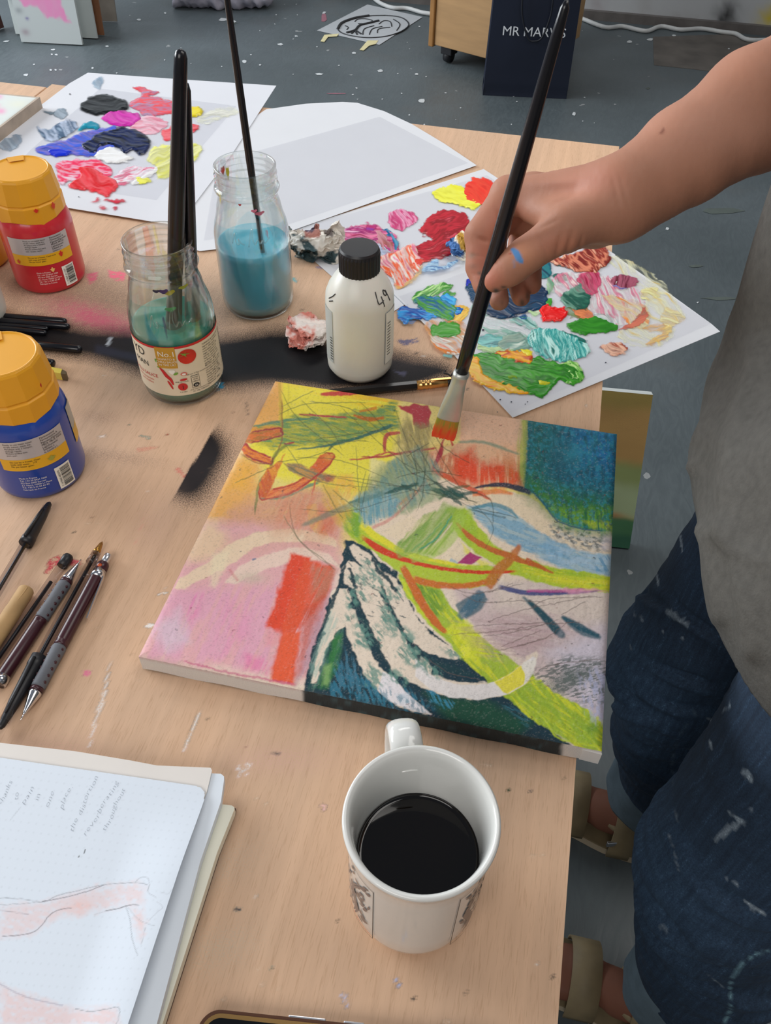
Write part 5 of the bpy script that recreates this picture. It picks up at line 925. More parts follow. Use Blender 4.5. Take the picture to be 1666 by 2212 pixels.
p.stroke(g([(565, 522), (660, 480), (780, 432), (900, 395)]), [5, 13, 11, 4], '#54766a', .62, 5, .25); p.stroke(g([(880, 610), (960, 575), (1030, 510), (1070, 440)]), [26, 36, 38, 30], '#85a44c', .62, 4, .18); p.stroke(g([(930, 630), (1020, 600), (1080, 540), (1110, 470)]), [18, 26, 26, 18], '#a0bc50', .6, 4, .2); p.stroke(g([(960, 600), (1020, 560), (1075, 480)]), [3, 4, 3], '#3c9474', .8, 2)
for L_ in [[(845, 412), (900, 395), (965, 378)], [(1010, 368), (1060, 400), (1130, 432)], [(1050, 385), (1100, 410), (1165, 405)], [(1030, 395), (1080, 430), (1110, 450)], [(900, 380), (940, 400)]]: p.stroke(g(L_), [3, 8, 9, 3], '#28524c', .85, 2.5, .25, 3)
for L_ in [[(545, 290), (700, 300), (860, 360)], [(620, 350), (800, 365), (1040, 420), (1180, 440)], [(500, 60), (560, 160), (720, 290)], [(700, 120), (900, 300), (1020, 350)], [(960, 200), (980, 360), (900, 470)], [(1000, 230), (1080, 360), (1130, 440)], [(760, 100), (820, 160), (960, 330)], [(530, 440), (560, 560), (690, 670)], [(800, 340), (780, 420), (770, 480)], [(880, 120), (960, 340)], [(820, 430), (1000, 400), (1200, 490)], [(560, 460), (720, 470), (900, 420)], [(1140, 440), (1210, 520), (1180, 600)], [(620, 230), (900, 190)]]: p.stroke(g(L_), [1.4, 2.2, 1.3], '#3c4434', .5, 1.3, .08, 1.2)
p.poly(g([(1330, 1025), (1440, 950), (1595, 965), (1590, 1120), (1500, 1110), (1420, 1070)]), '#56605c', .8, 20, 8, (-14, 9, 3, .42, .60)); p.poly(g([(1500, 1010), (1592, 990), (1588, 1190), (1520, 1150)]), '#aeb0cc', .7, 18, 8, (80, 14, 4, .35, .6))
p.poly(g([(1080, 840), (1300, 800), (1440, 900), (1300, 960), (1180, 960)]), '#a88888', .45, 30, 10, (8, 30, 4, .3, .6))
p.stroke(g([(1175, 735), (1140, 780), (1095, 828)]), [16, 26, 14], '#3c6478', .75, 5, .22); p.stroke(g([(1325, 765), (1380, 820), (1430, 876)]), [6, 16, 18], '#1c4854', .9, 4, .15); p.stroke(g([(1435, 818), (1500, 855), (1568, 888)]), [7, 15, 8], '#1f5060', .9, 4, .18)
for x, y, a_, b_, an in [(800, 690, 30, 16, 40), (860, 830, 14, 34, -20), (775, 880, 14, 30, -25), (950, 960, 26, 16, 40), (1000, 1000, 26, 12, 30), (890, 1020, 22, 14, 40), (740, 760, 14, 18, 0), (820, 1030, 18, 20, 0), (930, 900, 12, 30, -30), (850, 740, 22, 12, 50)]:
    q = g([(x, y)])[0]; p.poly([(q[0]+a_*1.3*cos(t_)*cos(radians(an))-b_*sin(t_)*sin(radians(an)), q[1]+a_*cos(t_)*sin(radians(an))+b_*1.2*sin(t_)*cos(radians(an))) for t_ in np.linspace(0, 6.28, 13)[:-1]], '#5c887c', .8, 10, 8, (50, 10, 5, .35, .62))
p.stroke(g([(170, 965), (300, 1000), (430, 1025), (560, 1050)]), [4, 5, 5], '#c0507a', .7, 3, .35, 4)
p.poly(g([(590, 1000), (640, 870), (680, 780), (700, 800), (660, 920), (625, 1040)]), '#8fb0a4', .5, 8, 6, (-70, 30, 4, .3, .6)); p.poly(g([(700, 1040), (860, 1060), (1000, 1120), (980, 1140), (760, 1090)]), '#3c7488', .6, 10, 8, (75, 12, 4, .45, .6))
p.poly(g([(1050, 1010), (1180, 1030), (1100, 990), (1000, 960), (960, 930)]), '#123a40', .8, 5, 5)
# --- drawn pencil lines
rs = np.random.RandomState(4)
for L_ in [[(900, 300), (1100, 220), (1500, 210)], [(930, 240), (1150, 130)], [(1060, 190), (1250, 380), (1330, 520)], [(1100, 200), (1400, 260), (1666, 480)], [(940, 430), (1130, 460), (1290, 470), (1460, 460), (1520, 470)], [(900, 600), (1150, 560), (1300, 480)], [(950, 470), (1040, 610), (1050, 640)], [(920, 590), (1180, 730), (1600, 770)], [(1420, 480), (1440, 800), (1450, 960)], [(1200, 740), (1290, 900), (1340, 980)], [(940, 940), (1060, 1120), (1200, 1230), (1290, 1310)], [(1490, 650), (1460, 760), (1430, 900)], [(1280, 700), (1600, 760)], [(760, 860), (760, 950)], [(620, 740), (900, 620)], [(1260, 780), (1420, 900), (1500, 930)], [(1040, 280), (1200, 330), (1380, 420)]]:
    p.stroke(A(L_), [1.6, 2.2, 1.6], '#5c6440', .6, 1.4, .1, 1.5)
for L_ in [[(320, 440), (300, 600), (290, 700), (255, 790)], [(150, 420), (220, 560), (420, 640)], [(130, 600), (330, 560), (520, 590)], [(200, 430), (330, 600), (520, 720)], [(240, 460), (260, 600), (240, 700)], [(340, 520), (460, 640), (640, 700), (680, 760), (680, 870)], [(80, 640), (300, 640), (450, 610)], [(560, 760), (700, 790), (820, 820)], [(330, 290), (400, 420), (560, 520)], [(200, 480), (330, 400)], [(220, 350), (320, 520), (330, 560)], [(500, 700), (600, 740)]]:
    p.stroke(B(L_), [1.5, 2.2, 1.5], '#36402c', .6, 1.4, .05, 1.5)
for L_ in [[(640, 1400), (820, 1340), (1000, 1300), (1250, 1250)], [(560, 1420), (800, 1410), (1000, 1400)], [(430, 1470), (700, 1450), (1000, 1410), (1200, 1400)], [(620, 1480), (860, 1440), (1060, 1380)], [(700, 1560), (900, 1510), (1000, 1480)], [(500, 1240), (620, 1290), (820, 1280), (980, 1290)], [(800, 1540), (980, 1480), (1100, 1400)], [(900, 1700), (1000, 1640), (1300, 1600)], [(1060, 1360), (1200, 1280)], [(720, 1540), (960, 1440)], [(420, 1190), (560, 1240), (700, 1220), (860, 1180)], [(640, 1240), (800, 1180)], [(320, 1600), (440, 1680), (620, 1720)], [(880, 1330), (1000, 1270), (1300, 1260)]]:
    p.stroke(B(L_), [1.5, 2.2, 1.4], '#6a5650', .6, 1.4, .08, 2.5)
for i in range(150):
    x, y = rs.uniform(330, 1310), rs.uniform(850, 1600); a = rs.uniform(0, 6.28); l = rs.uniform(2, 6)
    p.stroke([(x, y), (x+l*cos(a), y+l*.6*sin(a)), (x+l*1.5*cos(a+.6), y+l*sin(a+.6))], [2.0, 1.6], ['#5c2c38', '#3c3438', '#7c3430', '#26343c'][rs.randint(4)], rs.uniform(.3, .8), 1.3, 0, 1)
# dry weave: raised threads keep less paint here and there
wv = fbm(X/3.0, Y/2.2, 21, 2); k = (sm(.66, .80, wv)*.13)[:, None]; p.c = p.c*(1-k)+col('#cfc4bc')*k
k = (sm(.40, .25, fbm(X/2.6, Y/2.0, 25, 2))*.14)[:, None]; p.c *= (1-k)
hgt = (fbm(X/9, Y/9, 40, 3)-.5)*.0004; V[:, 2] += hgt
cp = empty('canvas_painting', ((CXa+CXb)/2, (CYa+CYb)/2, T), 'square abstract canvas in yellow, pink, teal and lime lying under the brush', 'painting')
raw('painted_face', V, F, am('painting_acrylic', .5, bump=('wave', 420, .08), spec=.28), cp, True, np.clip(p.c, .01, .92))
# wrapped sides
n1 = 500; s_ = np.linspace(0, 1, n1+1); zs = [T+.0006, T+.006, T+.012, ZC-.0022]
def sidestrip(A_, B_, cf, nm='canvas_side'):
    V = []; 
    for z in zs:
        for t_ in s_: V.append((A_[0]+(B_[0]-A_[0])*t_, A_[1]+(B_[1]-A_[1])*t_, z+(.0006*sin(t_*40) if z == zs[0] else 0)))
    V = np.array(V); k = n1+1; F = np.array([(i*k+q, i*k+q+1, (i+1)*k+q+1, (i+1)*k+q) for i in range(3) for q in range(n1)])
    return raw(nm, V, F, am('side_paint', .55, bump=('wave', 420, .3)), cp, True, cf(V, np.tile(s_, 4), np.repeat(np.arange(4)/3, k)))
def near(V, s, v):
    c = np.tile(col('#cdc9c4'), (len(V), 1)); X_, Y_ = proj(V); n = fbm(X_/8, v*3, 3)
    k = (sm(650, 662, X_+(fbm(v*8, X_/30, 2)-.5)*14)*sm(1222, 1208, X_+(fbm(v*8, X_/30, 5)-.5)*14))[:, None]; c = c*(1-k)+col('#16262c')*k
    q = (sm(.55, .72, fbm(X_/16, v*5+3, 12))*k[:, 0]*.5)[:, None]; c = c*(1-q)+col('#3c5c64')*q
    q = (sm(.80, 1.0, v+(n-.5)*.4)*sm(660, 640, X_)*.5)[:, None]; c = c*(1-q)+col('#b8848c')*q
    return c
sidestrip((CXa, CYa), (CXb, CYa), near)
pl = lambda h: (lambda V, s, v: np.tile(col(h), (len(V), 1))*(.9+.2*fbm(s*30, v*2, 2))[:, None])
def left(V, s, v):
    c = np.tile(col('#cdc9c4'), (len(V), 1)); k = sm(.3, .8, v)[:, None]*.6; return c*(1-k)+col('#d8a860')*k
sidestrip((CXa, CYb), (CXa, CYa), left); sidestrip((CXb, CYa), (CXb, CYb), pl('#c8c4c0')); sidestrip((CXb, CYb), (CXa, CYb), pl('#b8a060'))
for a_ in (0, 1):
    box('stretcher_bar', ((CXa+CXb)/2, CYa+.02 if a_ else CYb-.02, T+.007), (CXb-CXa-.008, .034, .012), m_wood, cp)
    box('stretcher_bar', (CXa+.02 if a_ else CXb-.02, (CYa+CYb)/2, T+.007), (.034, CYb-CYa-.078, .012), m_wood, cp)
slab('corner_fold', [(CXb-.012, CYa-.0006), (CXb+.0005, CYa-.0012), (CXb+.0005, CYa+.0002), (CXb-.012, CYa+.0002)], T+.001, ZC-.004, pm('primed_canvas', '#d0ccc8', .6, .03), cp)
# little second canvas at the left edge
z_ = T+.019; q1 = at(86, 209, z_); q0 = at(-120, 190, z_); q2 = at(-12, 284, z_); e1 = (q0-q1)[:2]; e1 /= np.linalg.norm(e1); e2 = (q2-q1)[:2]; e2 /= np.linalg.norm(e2)
P_ = [q1[:2], q1[:2]+e1*.20, q1[:2]+e1*.20+e2*.24, q1[:2]+e2*.24]
sc = empty('small_canvas', tuple(np.append(np.mean(P_, 0), T)), 'small white canvas with pink smudges lying at the far left edge of the table', 'painting')
slab('canvas_edge', P_, T+.0004, z_-.0004, pm('raw_canvas_edge', '#a8998a', .7, .2, 30), sc)
gu, gv, F = gridmesh(0, 1, 0, 1, 1/90); V = np.stack([P_[0][0]+e1[0]*.2*gu+e2[0]*.24*gv, P_[0][1]+e1[1]*.2*gu+e2[1]*.24*gv, z_-.0016*np.exp(-np.minimum(np.minimum(gu, 1-gu), np.minimum(gv, 1-gv))/.012)], 1)
X_, Y_ = proj(V); s2 = Pt(X_, Y_, '#cdd3d0')
for a in [(-2, 208, 10, 8, '#d89cc0', .8), (2, 240, 12, 8, '#e088b4', .8), (-5, 228, 8, 6, '#e0a8c0', .6), (40, 225, 30, 12, '#d8d8c0', .5)]: s2.blob(*a)
s2.stroke([(84, 210), (50, 240), (0, 284)], [5, 5], '#9aa4aa', .6, 4)
raw('painted_face', V, F, am('small_canvas_paint', .6, bump=('wave', 420, .2)), sc, True, s2.c)
# ================================================================== paper sheets, acetate and paint dabs
M_pap = pm('white_paper', '#dfe1e6', .8, .01, 20, k=1.0); M_pap2 = pm('bright_paper', '#dfe1e8', .8, .01, 20, k=1.0)
def acetmat():
    m = bpy.data.materials.new('acetate_film'); m.use_nodes = True; nt = m.node_tree; nt.nodes.clear()
    out = nt.nodes.new('ShaderNodeOutputMaterial'); tr = nt.nodes.new('ShaderNodeBsdfTransparent'); tr.inputs[0].default_value = (.965, .965, .975, 1); gl = nt.nodes.new('ShaderNodeBsdfGlossy'); gl.inputs['Roughness'].default_value = .12
    f = nt.nodes.new('ShaderNodeMath'); f.operation = 'POWER'; f.inputs[1].default_value = 5.0; lw_ = nt.nodes.new('ShaderNodeLayerWeight'); lw_.inputs['Blend'].default_value = .5; nt.links.new(lw_.outputs['Facing'], f.inputs[0]); mx = nt.nodes.new('ShaderNodeMixShader'); nt.links.new(f.outputs[0], mx.inputs[0]); nt.links.new(tr.outputs[0], mx.inputs[1]); nt.links.new(gl.outputs[0], mx.inputs[2]); nt.links.new(mx.outputs[0], out.inputs[0]); return m
M_acet = acetmat()
def film(P, z, parent, nm='acetate_sheet', m=None):
    V = [tuple(at(x, y, z)) for x, y in P]; o = raw(nm, V, [tuple(range(len(V)))[::-1]], m or M_acet, parent, False); return o
def sheet(label, P, z0, z1, curl=None, m=None, st=.012):
    Q = np.array([at(x, y, z1)[:2] for x, y in P]); c = Q.mean(0); root = empty('paper_sheet', (c[0], c[1], z0), label, 'paper', 'painting papers on the table')
    pxslab('paper', P, z0, z1, m or M_pap, root); return root
zB, zL, z1_, z2_ = T+.0010, T+.0022, T+.0010, T+.0024
sB = sheet('blank white sheet with a rounded far edge, lying behind the blue-water jar', [(385, 530), (432, 542), (505, 534), (625, 500), (1030, 357), (960, 310), (890, 268), (830, 240), (772, 222), (740, 220), (660, 224), (575, 236), (480, 300), (330, 420)], T+.0018, T+.0021)
film([(470, 350), (820, 252), (1012, 352), (620, 486), (440, 520)], T+.0024, sB)
s1 = sheet('white sheet under the middle acetate palette of crimson, pink and yellow', [(610, 503), (1045, 365), (1330, 550), (880, 655), (820, 690), (716, 596)], T+.0006, T+.0009)
film([(628, 497), (1052, 378), (1200, 480), (860, 612), (720, 580)], T+.0013, s1)
s2 = sheet('white sheet under the near acetate palette of greens and blue, overhanging the table', [(848, 632), (930, 712), (1108, 902), (1340, 806), (1556, 716), (1538, 700), (1430, 622), (1320, 545), (1245, 492)], T+.0016, T+.0020)
film([(862, 640), (1102, 893), (1536, 699), (1245, 500)], T+.0023, s2)
sL = sheet('white sheet under the far left acetate palette of black, red and blue', [(190, 157), (400, 172), (597, 185), (500, 335), (385, 487), (326, 478), (148, 449), (-120, 404), (-120, 365), (0, 290), (95, 222), (150, 180)], T+.0026, T+.0030, m=M_pap2)
film([(216, 191), (511, 229), (338, 432), (20, 385), (61, 328)], T+.0033, sL)
M_pr = {}
def dmat(r, coat):
    if (r, coat) not in M_pr: M_pr[(r, coat)] = am('acrylic_paint_%d' % len(M_pr), r, True, ('noise', 260, .05), coat, 0, .28)
    return M_pr[(r, coat)]
_dz = [0]
def dab(par, z, P, cols, ang=0, thick=.0006, alpha=1.0, seed=1, st=.0009, stripe=8, jag=5, wet=True, thr=None, label=None):
    """one smear of paint: outline in photo pixels, colours streaked along ang"""
    P = catmull(np.array(P, float), 4, True); W_ = np.array([at(x, y, z)[:2] for x, y in P]); m = .004
    gx, gy, F = gridmesh(W_[:, 0].min()-m, W_[:, 0].max()+m, W_[:, 1].min()-m, W_[:, 1].max()+m, st)
    V = np.stack([gx, gy, np.full(len(gx), z)], 1); X, Y = proj(V)
    w1 = (fbm(X/11, Y/8, seed % 13, 4)-.5)*3.2*jag; w2 = (fbm(X/11+40, Y/8, seed % 13, 4)-.5)*3.2*jag
    d = sdpoly(X+w1, Y+w2, P); a = radians(ang); u = X*cos(a)+Y*sin(a); v = -X*sin(a)+Y*cos(a)
    bend = (fbm(X/40, Y/40, (seed+3) % 13, 2)-.5)*26
    s = fbm(u/(stripe*5), (v+bend)/stripe, (seed+5) % 17, 4)
    cs = [col(c) for c in cols]; s = (s-.5)*1.7+.42; t = np.clip(s, 0, .999)*(len(cs)-1) if len(cs) > 1 else np.zeros(len(s)); i = np.floor(t).astype(int); f = sm(.05, .95, t-i)[:, None]
    ca = np.array(cs); c = ca[i]*(1-f)+ca[np.minimum(i+1, len(cs)-1)]*f
    fine = fbm(u/30, (v+bend)/2.2, (seed+9) % 17, 2); c = (c*(.90+.2*fine)[:, None])**1.12
    al = np.clip(.5-d/2.2, 0, 1)
    if alpha < 1: al = al*np.clip(alpha+(s-.5)*.9*(1-abs(alpha-.5))+(fine-.5)*.5, .03, 1)*(1-.0*d)+np.clip(1-abs(d+3)/2.5, 0, 1)*.12
    al = np.clip(al, 0, 1); h = thick*.36*(sm(0, -5, d)*(.5+.25*fine+.8*s)+.4*np.exp(-((d+3)/2.2)**2))
    _dz[0] += 1; V[:, 2] = z+.00012+.00006*(_dz[0] % 12)+np.clip(h, 0, None)
    keep = (al[F] > .01).any(1); F = F[keep]
    if not len(F): return
    V, F, c, al = compact(V, F, c, al)
    o = raw('paint_smear', V, F, dmat(.20 if wet else .6, 0), par, True, np.clip(c, 0, .92), al)
    if label: o['label'] = label
    return o
f7 = fr(850, 350, 2.221); f6 = fr(600, 350, 3.702); f1 = fr(0, 0, 2.777)
Z2 = T+.0024
for i, (P, c, ang, th, al, wet) in enumerate([
    ([(1010, 450), (1130, 470), (1270, 560), (1380, 700), (1395, 750), (1340, 780), (1350, 830), (1260, 885), (1140, 880), (1080, 820), (1200, 760), (1200, 640), (1100, 540)], ['#ecd698', '#f0e4c0', '#e6c068'], 40, .0001, .38, 0),
    ([(1200, 790), (1300, 770), (1340, 790), (1330, 830), (1250, 875), (1215, 870), (1290, 820), (1210, 810)], ['#e0a450', '#eccb8c'], -20, .0002, .6, 0),
    ([(1310, 700), (1400, 748), (1340, 790), (1280, 760)], ['#e4bc70', '#f0e0b8'], 20, .0001, .5, 0),
    ([(1190, 610), (1250, 600), (1275, 640), (1230, 665), (1180, 650)], ['#e8c878', '#f0dca8'], 20, .0001, .5, 0),
    ([(760, 570), (850, 530), (1000, 545), (1150, 590), (1200, 660), (1180, 740), (1080, 790), (960, 720), (860, 680), (790, 640)], ['#e4b4bc', '#f0dcd8', '#d07c94', '#ecccc8'], 62, .0002, .62, 0),
    ([(1000, 640), (1100, 650), (1190, 680), (1235, 740), (1190, 808), (1120, 775), (1050, 690)], ['#e6a868', '#f0d0a4', '#d88848'], 30, .0002, .5, 0),
    ([(1080, 806), (1140, 775), (1185, 725), (1205, 690), (1228, 735), (1195, 775), (1130, 800)], ['#b45848', '#c87860'], -40, .0003, .8, 0),
    ([(860, 690), (940, 710), (960, 750), (900, 750)], ['#b05040', '#d88858'], 30, .0002, .6, 0),
    ([(880, 560), (960, 520), (992, 560), (975, 622), (930, 640), (900, 595)], ['#b02c58', '#cc5c7c', '#9c2448'], 60, .0004, .85, 1),
    ([(745, 470), (860, 440), (960, 400), (1010, 405), (1045, 462), (1010, 500), (960, 535), (880, 525), (800, 500)], ['#7c241c', '#d08468', '#8c2c24', '#e0a88c', '#6c2018'], 50, .0014, 1, 1),
    ([(800, 660), (850, 610), (900, 592), (942, 660), (920, 708), (850, 705)], ['#2c6c5c', '#6c9c88', '#1f5a4c', '#3c7c64'], 40, .0005, .88, 1),
    ([(820, 700), (900, 690), (940, 715), (890, 755), (840, 735)], ['#6c8c3c', '#a8683c'], 30, .0004, .7, 0),
    ([(770, 545), (800, 530), (845, 536), (835, 566), (790, 573)], ['#28685f'], 0, .0006, 1, 1), ([(770, 485), (800, 478), (830, 490), (800, 505)], ['#2c6860', '#6a5048'], 0, .0004, .9, 1), ([(860, 505), (885, 502), (880, 515), (862, 516)], ['#1c5c5c'], 0, .0003, 1, 1),
    ([(1040, 575), (1070, 540), (1150, 550), (1172, 575), (1130, 612), (1060, 597)], ['#6c2438', '#a45c70', '#5c1c30'], -70, .0007, 1, 1), ([(1055, 592), (1122, 606), (1110, 614), (1058, 606)], ['#4c3c84', '#8c80b0'], 10, .0004, .9, 1),
    ([(640, 500), (700, 470), (748, 480), (755, 540), (700, 562), (640, 550)], ['#14506c', '#2c7c84', '#0f4058'], 20, .0006, 1, 1),
    ([(640, 690), (720, 680), (732, 715), (690, 737), (650, 728)], ['#b0d498', '#d8e8c8'], 20, .0003, .7, 0), ([(720, 672), (760, 655), (768, 680), (735, 692)], ['#48a038', '#3c8c2c'], 0, .0006, 1, 1),
    ([(740, 560), (770, 590), (750, 640), (735, 610)], ['#a8c890', '#6c9c80'], 80, .0003, .6, 0),
    ([(348, 575), (380, 565), (560, 560), (700, 590), (735, 620), (728, 690), (650, 722), (560, 750), (470, 738), (400, 690), (358, 640)], ['#0b2c4c', '#0e3456', '#144666', '#092440'], 10, .0010, 1, 1),
    ([(348, 570), (372, 565), (372, 600), (350, 600)], ['#1828b0', '#1430a0'], 0, .0010, 1, 1), ([(550, 680), (590, 675), (620, 695), (580, 712)], ['#2c8878', '#4ca898'], 0, .0005, .9, 1),
    ([(85, 652), (160, 600), (255, 580), (282, 600), (200, 640), (110, 668)], ['#4c9c34', '#b8dc98', '#3c8c28', '#d8ecc8'], -24, .0005, .95, 1), ([(240, 620), (300, 622), (285, 645), (245, 645)], ['#5ca040', '#3c8048'], 0, .0004, .9, 1),
    ([(270, 720), (310, 688), (366, 702), (340, 752), (290, 795), (258, 762)], ['#e4a428', '#f0cc70'], -40, .0005, .95, 1), ([(320, 690), (360, 700), (350, 720), (320, 715)], ['#e8b848'], 0, .0005, .9, 1),
    ([(22, 712), (60, 690), (110, 705), (200, 708), (290, 702), (337, 703), (322, 728), (240, 746), (130, 757), (95, 752), (60, 775), (30, 755)], ['#1464b4', '#2c94d0', '#0f50a0', '#48a8dc'], 10, .0009, 1, 1), ([(220, 650), (255, 638), (300, 655), (292, 690), (240, 688)], ['#1c80c4', '#4cb0e0', '#0f5ca8'], 30, .0009, 1, 1),
    ([(92, 665), (150, 642), (220, 650), (290, 682), (310, 720), (268, 762), (200, 740), (120, 700)], ['#3c8434', '#2078a4', '#4c9830', '#1c6890', '#3c8c38'], 38, .0010, 1, 1),
    ([(40, 765), (75, 760), (110, 768), (80, 778)], ['#2484c0'], 0, .0003, .5, 0),
    ([(150, 790), (190, 757), (340, 768), (372, 830), (350, 905), (260, 922), (195, 880)], ['#e8c8bc', '#e49c58', '#f0dcd4', '#dc8c74'], 30, .0003, .62, 0), ([(190, 870), (260, 905), (340, 900), (330, 915), (250, 925), (200, 890)], ['#e08838', '#d8643c'], 20, .0004, .85, 0),
    ([(178, 802), (228, 770), (300, 776), (323, 800), (300, 836), (230, 846), (190, 830)], ['#48982c', '#3c8c28'], 10, .0006, 1, 1), ([(245, 915), (285, 920), (280, 938), (248, 935)], ['#7cb0b0'], 0, .0002, .7, 0),
    ([(370, 700), (420, 665), (520, 750), (620, 765), (692, 785), (680, 835), (560, 850), (440, 840), (390, 800)], ['#c0dcd0', '#e4ecec', '#8cb8a8', '#d8e8e4'], 20, .0003, .58, 0),
    ([(560, 760), (600, 740), (650, 745), (690, 785), (650, 800), (600, 780)], ['#2c8c80', '#a8d0c8', '#1c7068'], 30, .0004, .7, 0), ([(600, 742), (640, 735), (650, 760), (615, 765)], ['#1c5c98'], 0, .0004, .85, 1),
    ([(408, 840), (470, 828), (530, 848), (525, 880), (450, 890), (410, 875)], ['#1c747c', '#7cbcb8', '#2c8c7c'], 4, .0005, .92, 1), ([(410, 880), (520, 895), (600, 900), (560, 915), (430, 905)], ['#6ca058', '#c0d8a8', '#8cac80'], 4, .0004, .85, 0),
    ([(520, 850), (600, 820), (650, 870), (640, 905), (560, 900), (500, 885)], ['#9cb0a0', '#70988c', '#c4d0c4'], -20, .0005, .9, 1),
    ([(640, 850), (690, 795), (800, 812), (900, 850), (938, 890), (925, 935), (830, 955), (740, 945), (670, 905)], ['#1c8480', '#8cd0c8', '#2c9894', '#b8e0d8', '#147068'], 84, .0007, .97, 1), ([(795, 810), (880, 835), (930, 875), (915, 895), (860, 850)], ['#0f6c60', '#1c7c70'], 30, .0005, .9, 1),
    ([(330, 945), (400, 930), (430, 1010), (520, 1060), (640, 1100), (640, 1118), (560, 1112), (420, 1075), (368, 1025)], ['#ec9c14', '#f4b838', '#e88c10'], 20, .0007, 1, 1), ([(485, 920), (540, 905), (600, 905), (668, 932), (650, 965), (560, 950)], ['#f0a41c', '#b84820', '#f4c048'], 10, .0007, 1, 1), ([(610, 905), (640, 900), (665, 925), (640, 930)], ['#d8cc30'], 0, .0006, 1, 1), ([(490, 920), (530, 908), (560, 925), (510, 935)], ['#a8381c', '#c05028'], 0, .0006, 1, 1),
    ([(370, 960), (420, 908), (520, 930), (620, 950), (700, 933), (780, 965), (860, 960), (905, 1000), (914, 1035), (860, 1068), (820, 1055), (790, 1050), (760, 1090), (715, 1128), (690, 1128), (640, 1110), (560, 1085), (460, 1055), (400, 1010)], ['#2f8420', '#3c9428', '#287818', '#4ca030', '#38882a'], 16, .0012, 1, 1),
    ([(790, 970), (860, 960), (905, 1000), (914, 1035), (860, 1066), (825, 1050), (830, 1000)], ['#8cc458', '#b8dc90', '#5ca838', '#d0e4b8'], 40, .0009, .95, 1), ([(835, 1040), (880, 1030), (890, 1050), (845, 1068)], ['#e8f0e0', '#98c470', '#f4f8f0'], 20, .0008, 1, 1), ([(690, 1050), (750, 1050), (740, 1070), (700, 1068)], ['#a0b820', '#c8c024'], -20, .0014, .9, 1), ([(560, 1020), (600, 1035), (580, 1045), (550, 1035)], ['#90b428'], 0, .0014, .7, 1),
    ([(835, 782), (900, 755), (980, 745), (1060, 778), (1080, 800), (1040, 817), (960, 825), (880, 827), (845, 805)], ['#3c9028', '#2f8020', '#4c9c38'], 8, .0009, 1, 1), ([(960, 730), (1040, 735), (1080, 770), (1060, 790), (990, 760)], ['#5c9c8c', '#d8e8e4', '#8cbcac'], 40, .0003, .55, 0),
    ([(703, 712), (740, 687), (775, 702), (822, 700), (836, 735), (810, 762), (770, 764), (735, 770), (710, 748)], ['#dc1414', '#e82420'], 10, .0030, 1, 1),
    ([(993, 885), (1050, 868), (1110, 880), (1127, 905), (1080, 937), (1040, 925)], ['#8c3c2c', '#e4b49c', '#a04c38', '#f0d0b8'], 30, .0006, .97, 1)]):
    dab(s2, Z2, f7(P), c, ang, th, al, i*3+1, .00072, 8, 4, wet)
for i, (P, c, ang, th, al, wet) in enumerate([
    ([(185, 155), (240, 118), (320, 113), (352, 150), (420, 200), (380, 228), (300, 207), (220, 188)], ['#dcd83c', '#e4e058', '#ccc830'], 16, .0009, 1, 1), ([(330, 150), (375, 78), (440, 85), (520, 130), (480, 190), (410, 202), (350, 182)], ['#dc3824', '#e04830', '#d02c1c'], 30, .0009, 1, 1),
    ([(-22, 245), (20, 226), (80, 235), (119, 270), (100, 302), (40, 327), (0, 317), (-22, 280)], ['#b83068', '#e49cb8', '#c04478', '#f0c4d4'], 60, .0006, .95, 1),
    ([(160, 268), (230, 234), (300, 238), (365, 262), (345, 330), (300, 430), (230, 462), (140, 472), (88, 420), (185, 372), (124, 336)], ['#a01828', '#b82838', '#8c1420', '#cc5060'], -22, .0010, 1, 1)]):
    dab(s1, T+.0015, f7(P), c, ang, th, al, i*5+2, .0009, 6, 4, wet)
for i, (P, c, ang, th, al, wet) in enumerate([
    ([(430, 570), (560, 520), (720, 500), (860, 530), (950, 600), (968, 720), (900, 740), (830, 660), (720, 620), (540, 640), (450, 640)], ['#b02860', '#d87ca0', '#9c2c70', '#e8b0c8'], 4, .0007, .95, 1), ([(780, 560), (850, 560), (930, 690), (905, 750), (820, 680)], ['#a05c50', '#c08c94', '#8c4c48'], 50, .0007, .95, 1),
    ([(830, 535), (900, 555), (955, 640), (962, 722), (935, 700), (900, 610), (850, 560)], ['#1c5c88', '#5c98b4', '#24407c'], 60, .0007, 1, 1), ([(800, 650), (880, 680), (940, 740), (900, 760), (820, 740)], ['#c4ccdc', '#a8b4cc', '#e0e0ec'], 20, .0004, .8, 0), ([(700, 500), (770, 500), (790, 540), (720, 560)], ['#c0306c', '#8c3c94'], 10, .0005, .8, 1),
    ([(820, 760), (950, 720), (1060, 660), (1110, 690), (1150, 820), (1100, 900), (1000, 1000), (940, 990), (910, 930), (830, 850)], ['#e07c98', '#f0c0b8', '#e8643c', '#f4d8d0', '#d86ca0'], 60, .0010, .97, 1), ([(820, 828), (880, 840), (932, 890), (900, 922), (850, 880)], ['#dc5420', '#e87840'], 30, .0008, 1, 1),
    ([(1060, 790), (1150, 770), (1190, 800), (1110, 835)], ['#c02c2c', '#d85c48'], 0, .0006, .95, 1), ([(950, 960), (1060, 940), (1150, 840), (1160, 880), (1060, 980), (960, 1005)], ['#f0c898', '#e8a458'], -30, .0003, .6, 0)]):
    dab(s1, T+.0015, f6(P), c, ang, th, al, i*5+4, .0009, 7, 4, wet)
ZL = T+.0034
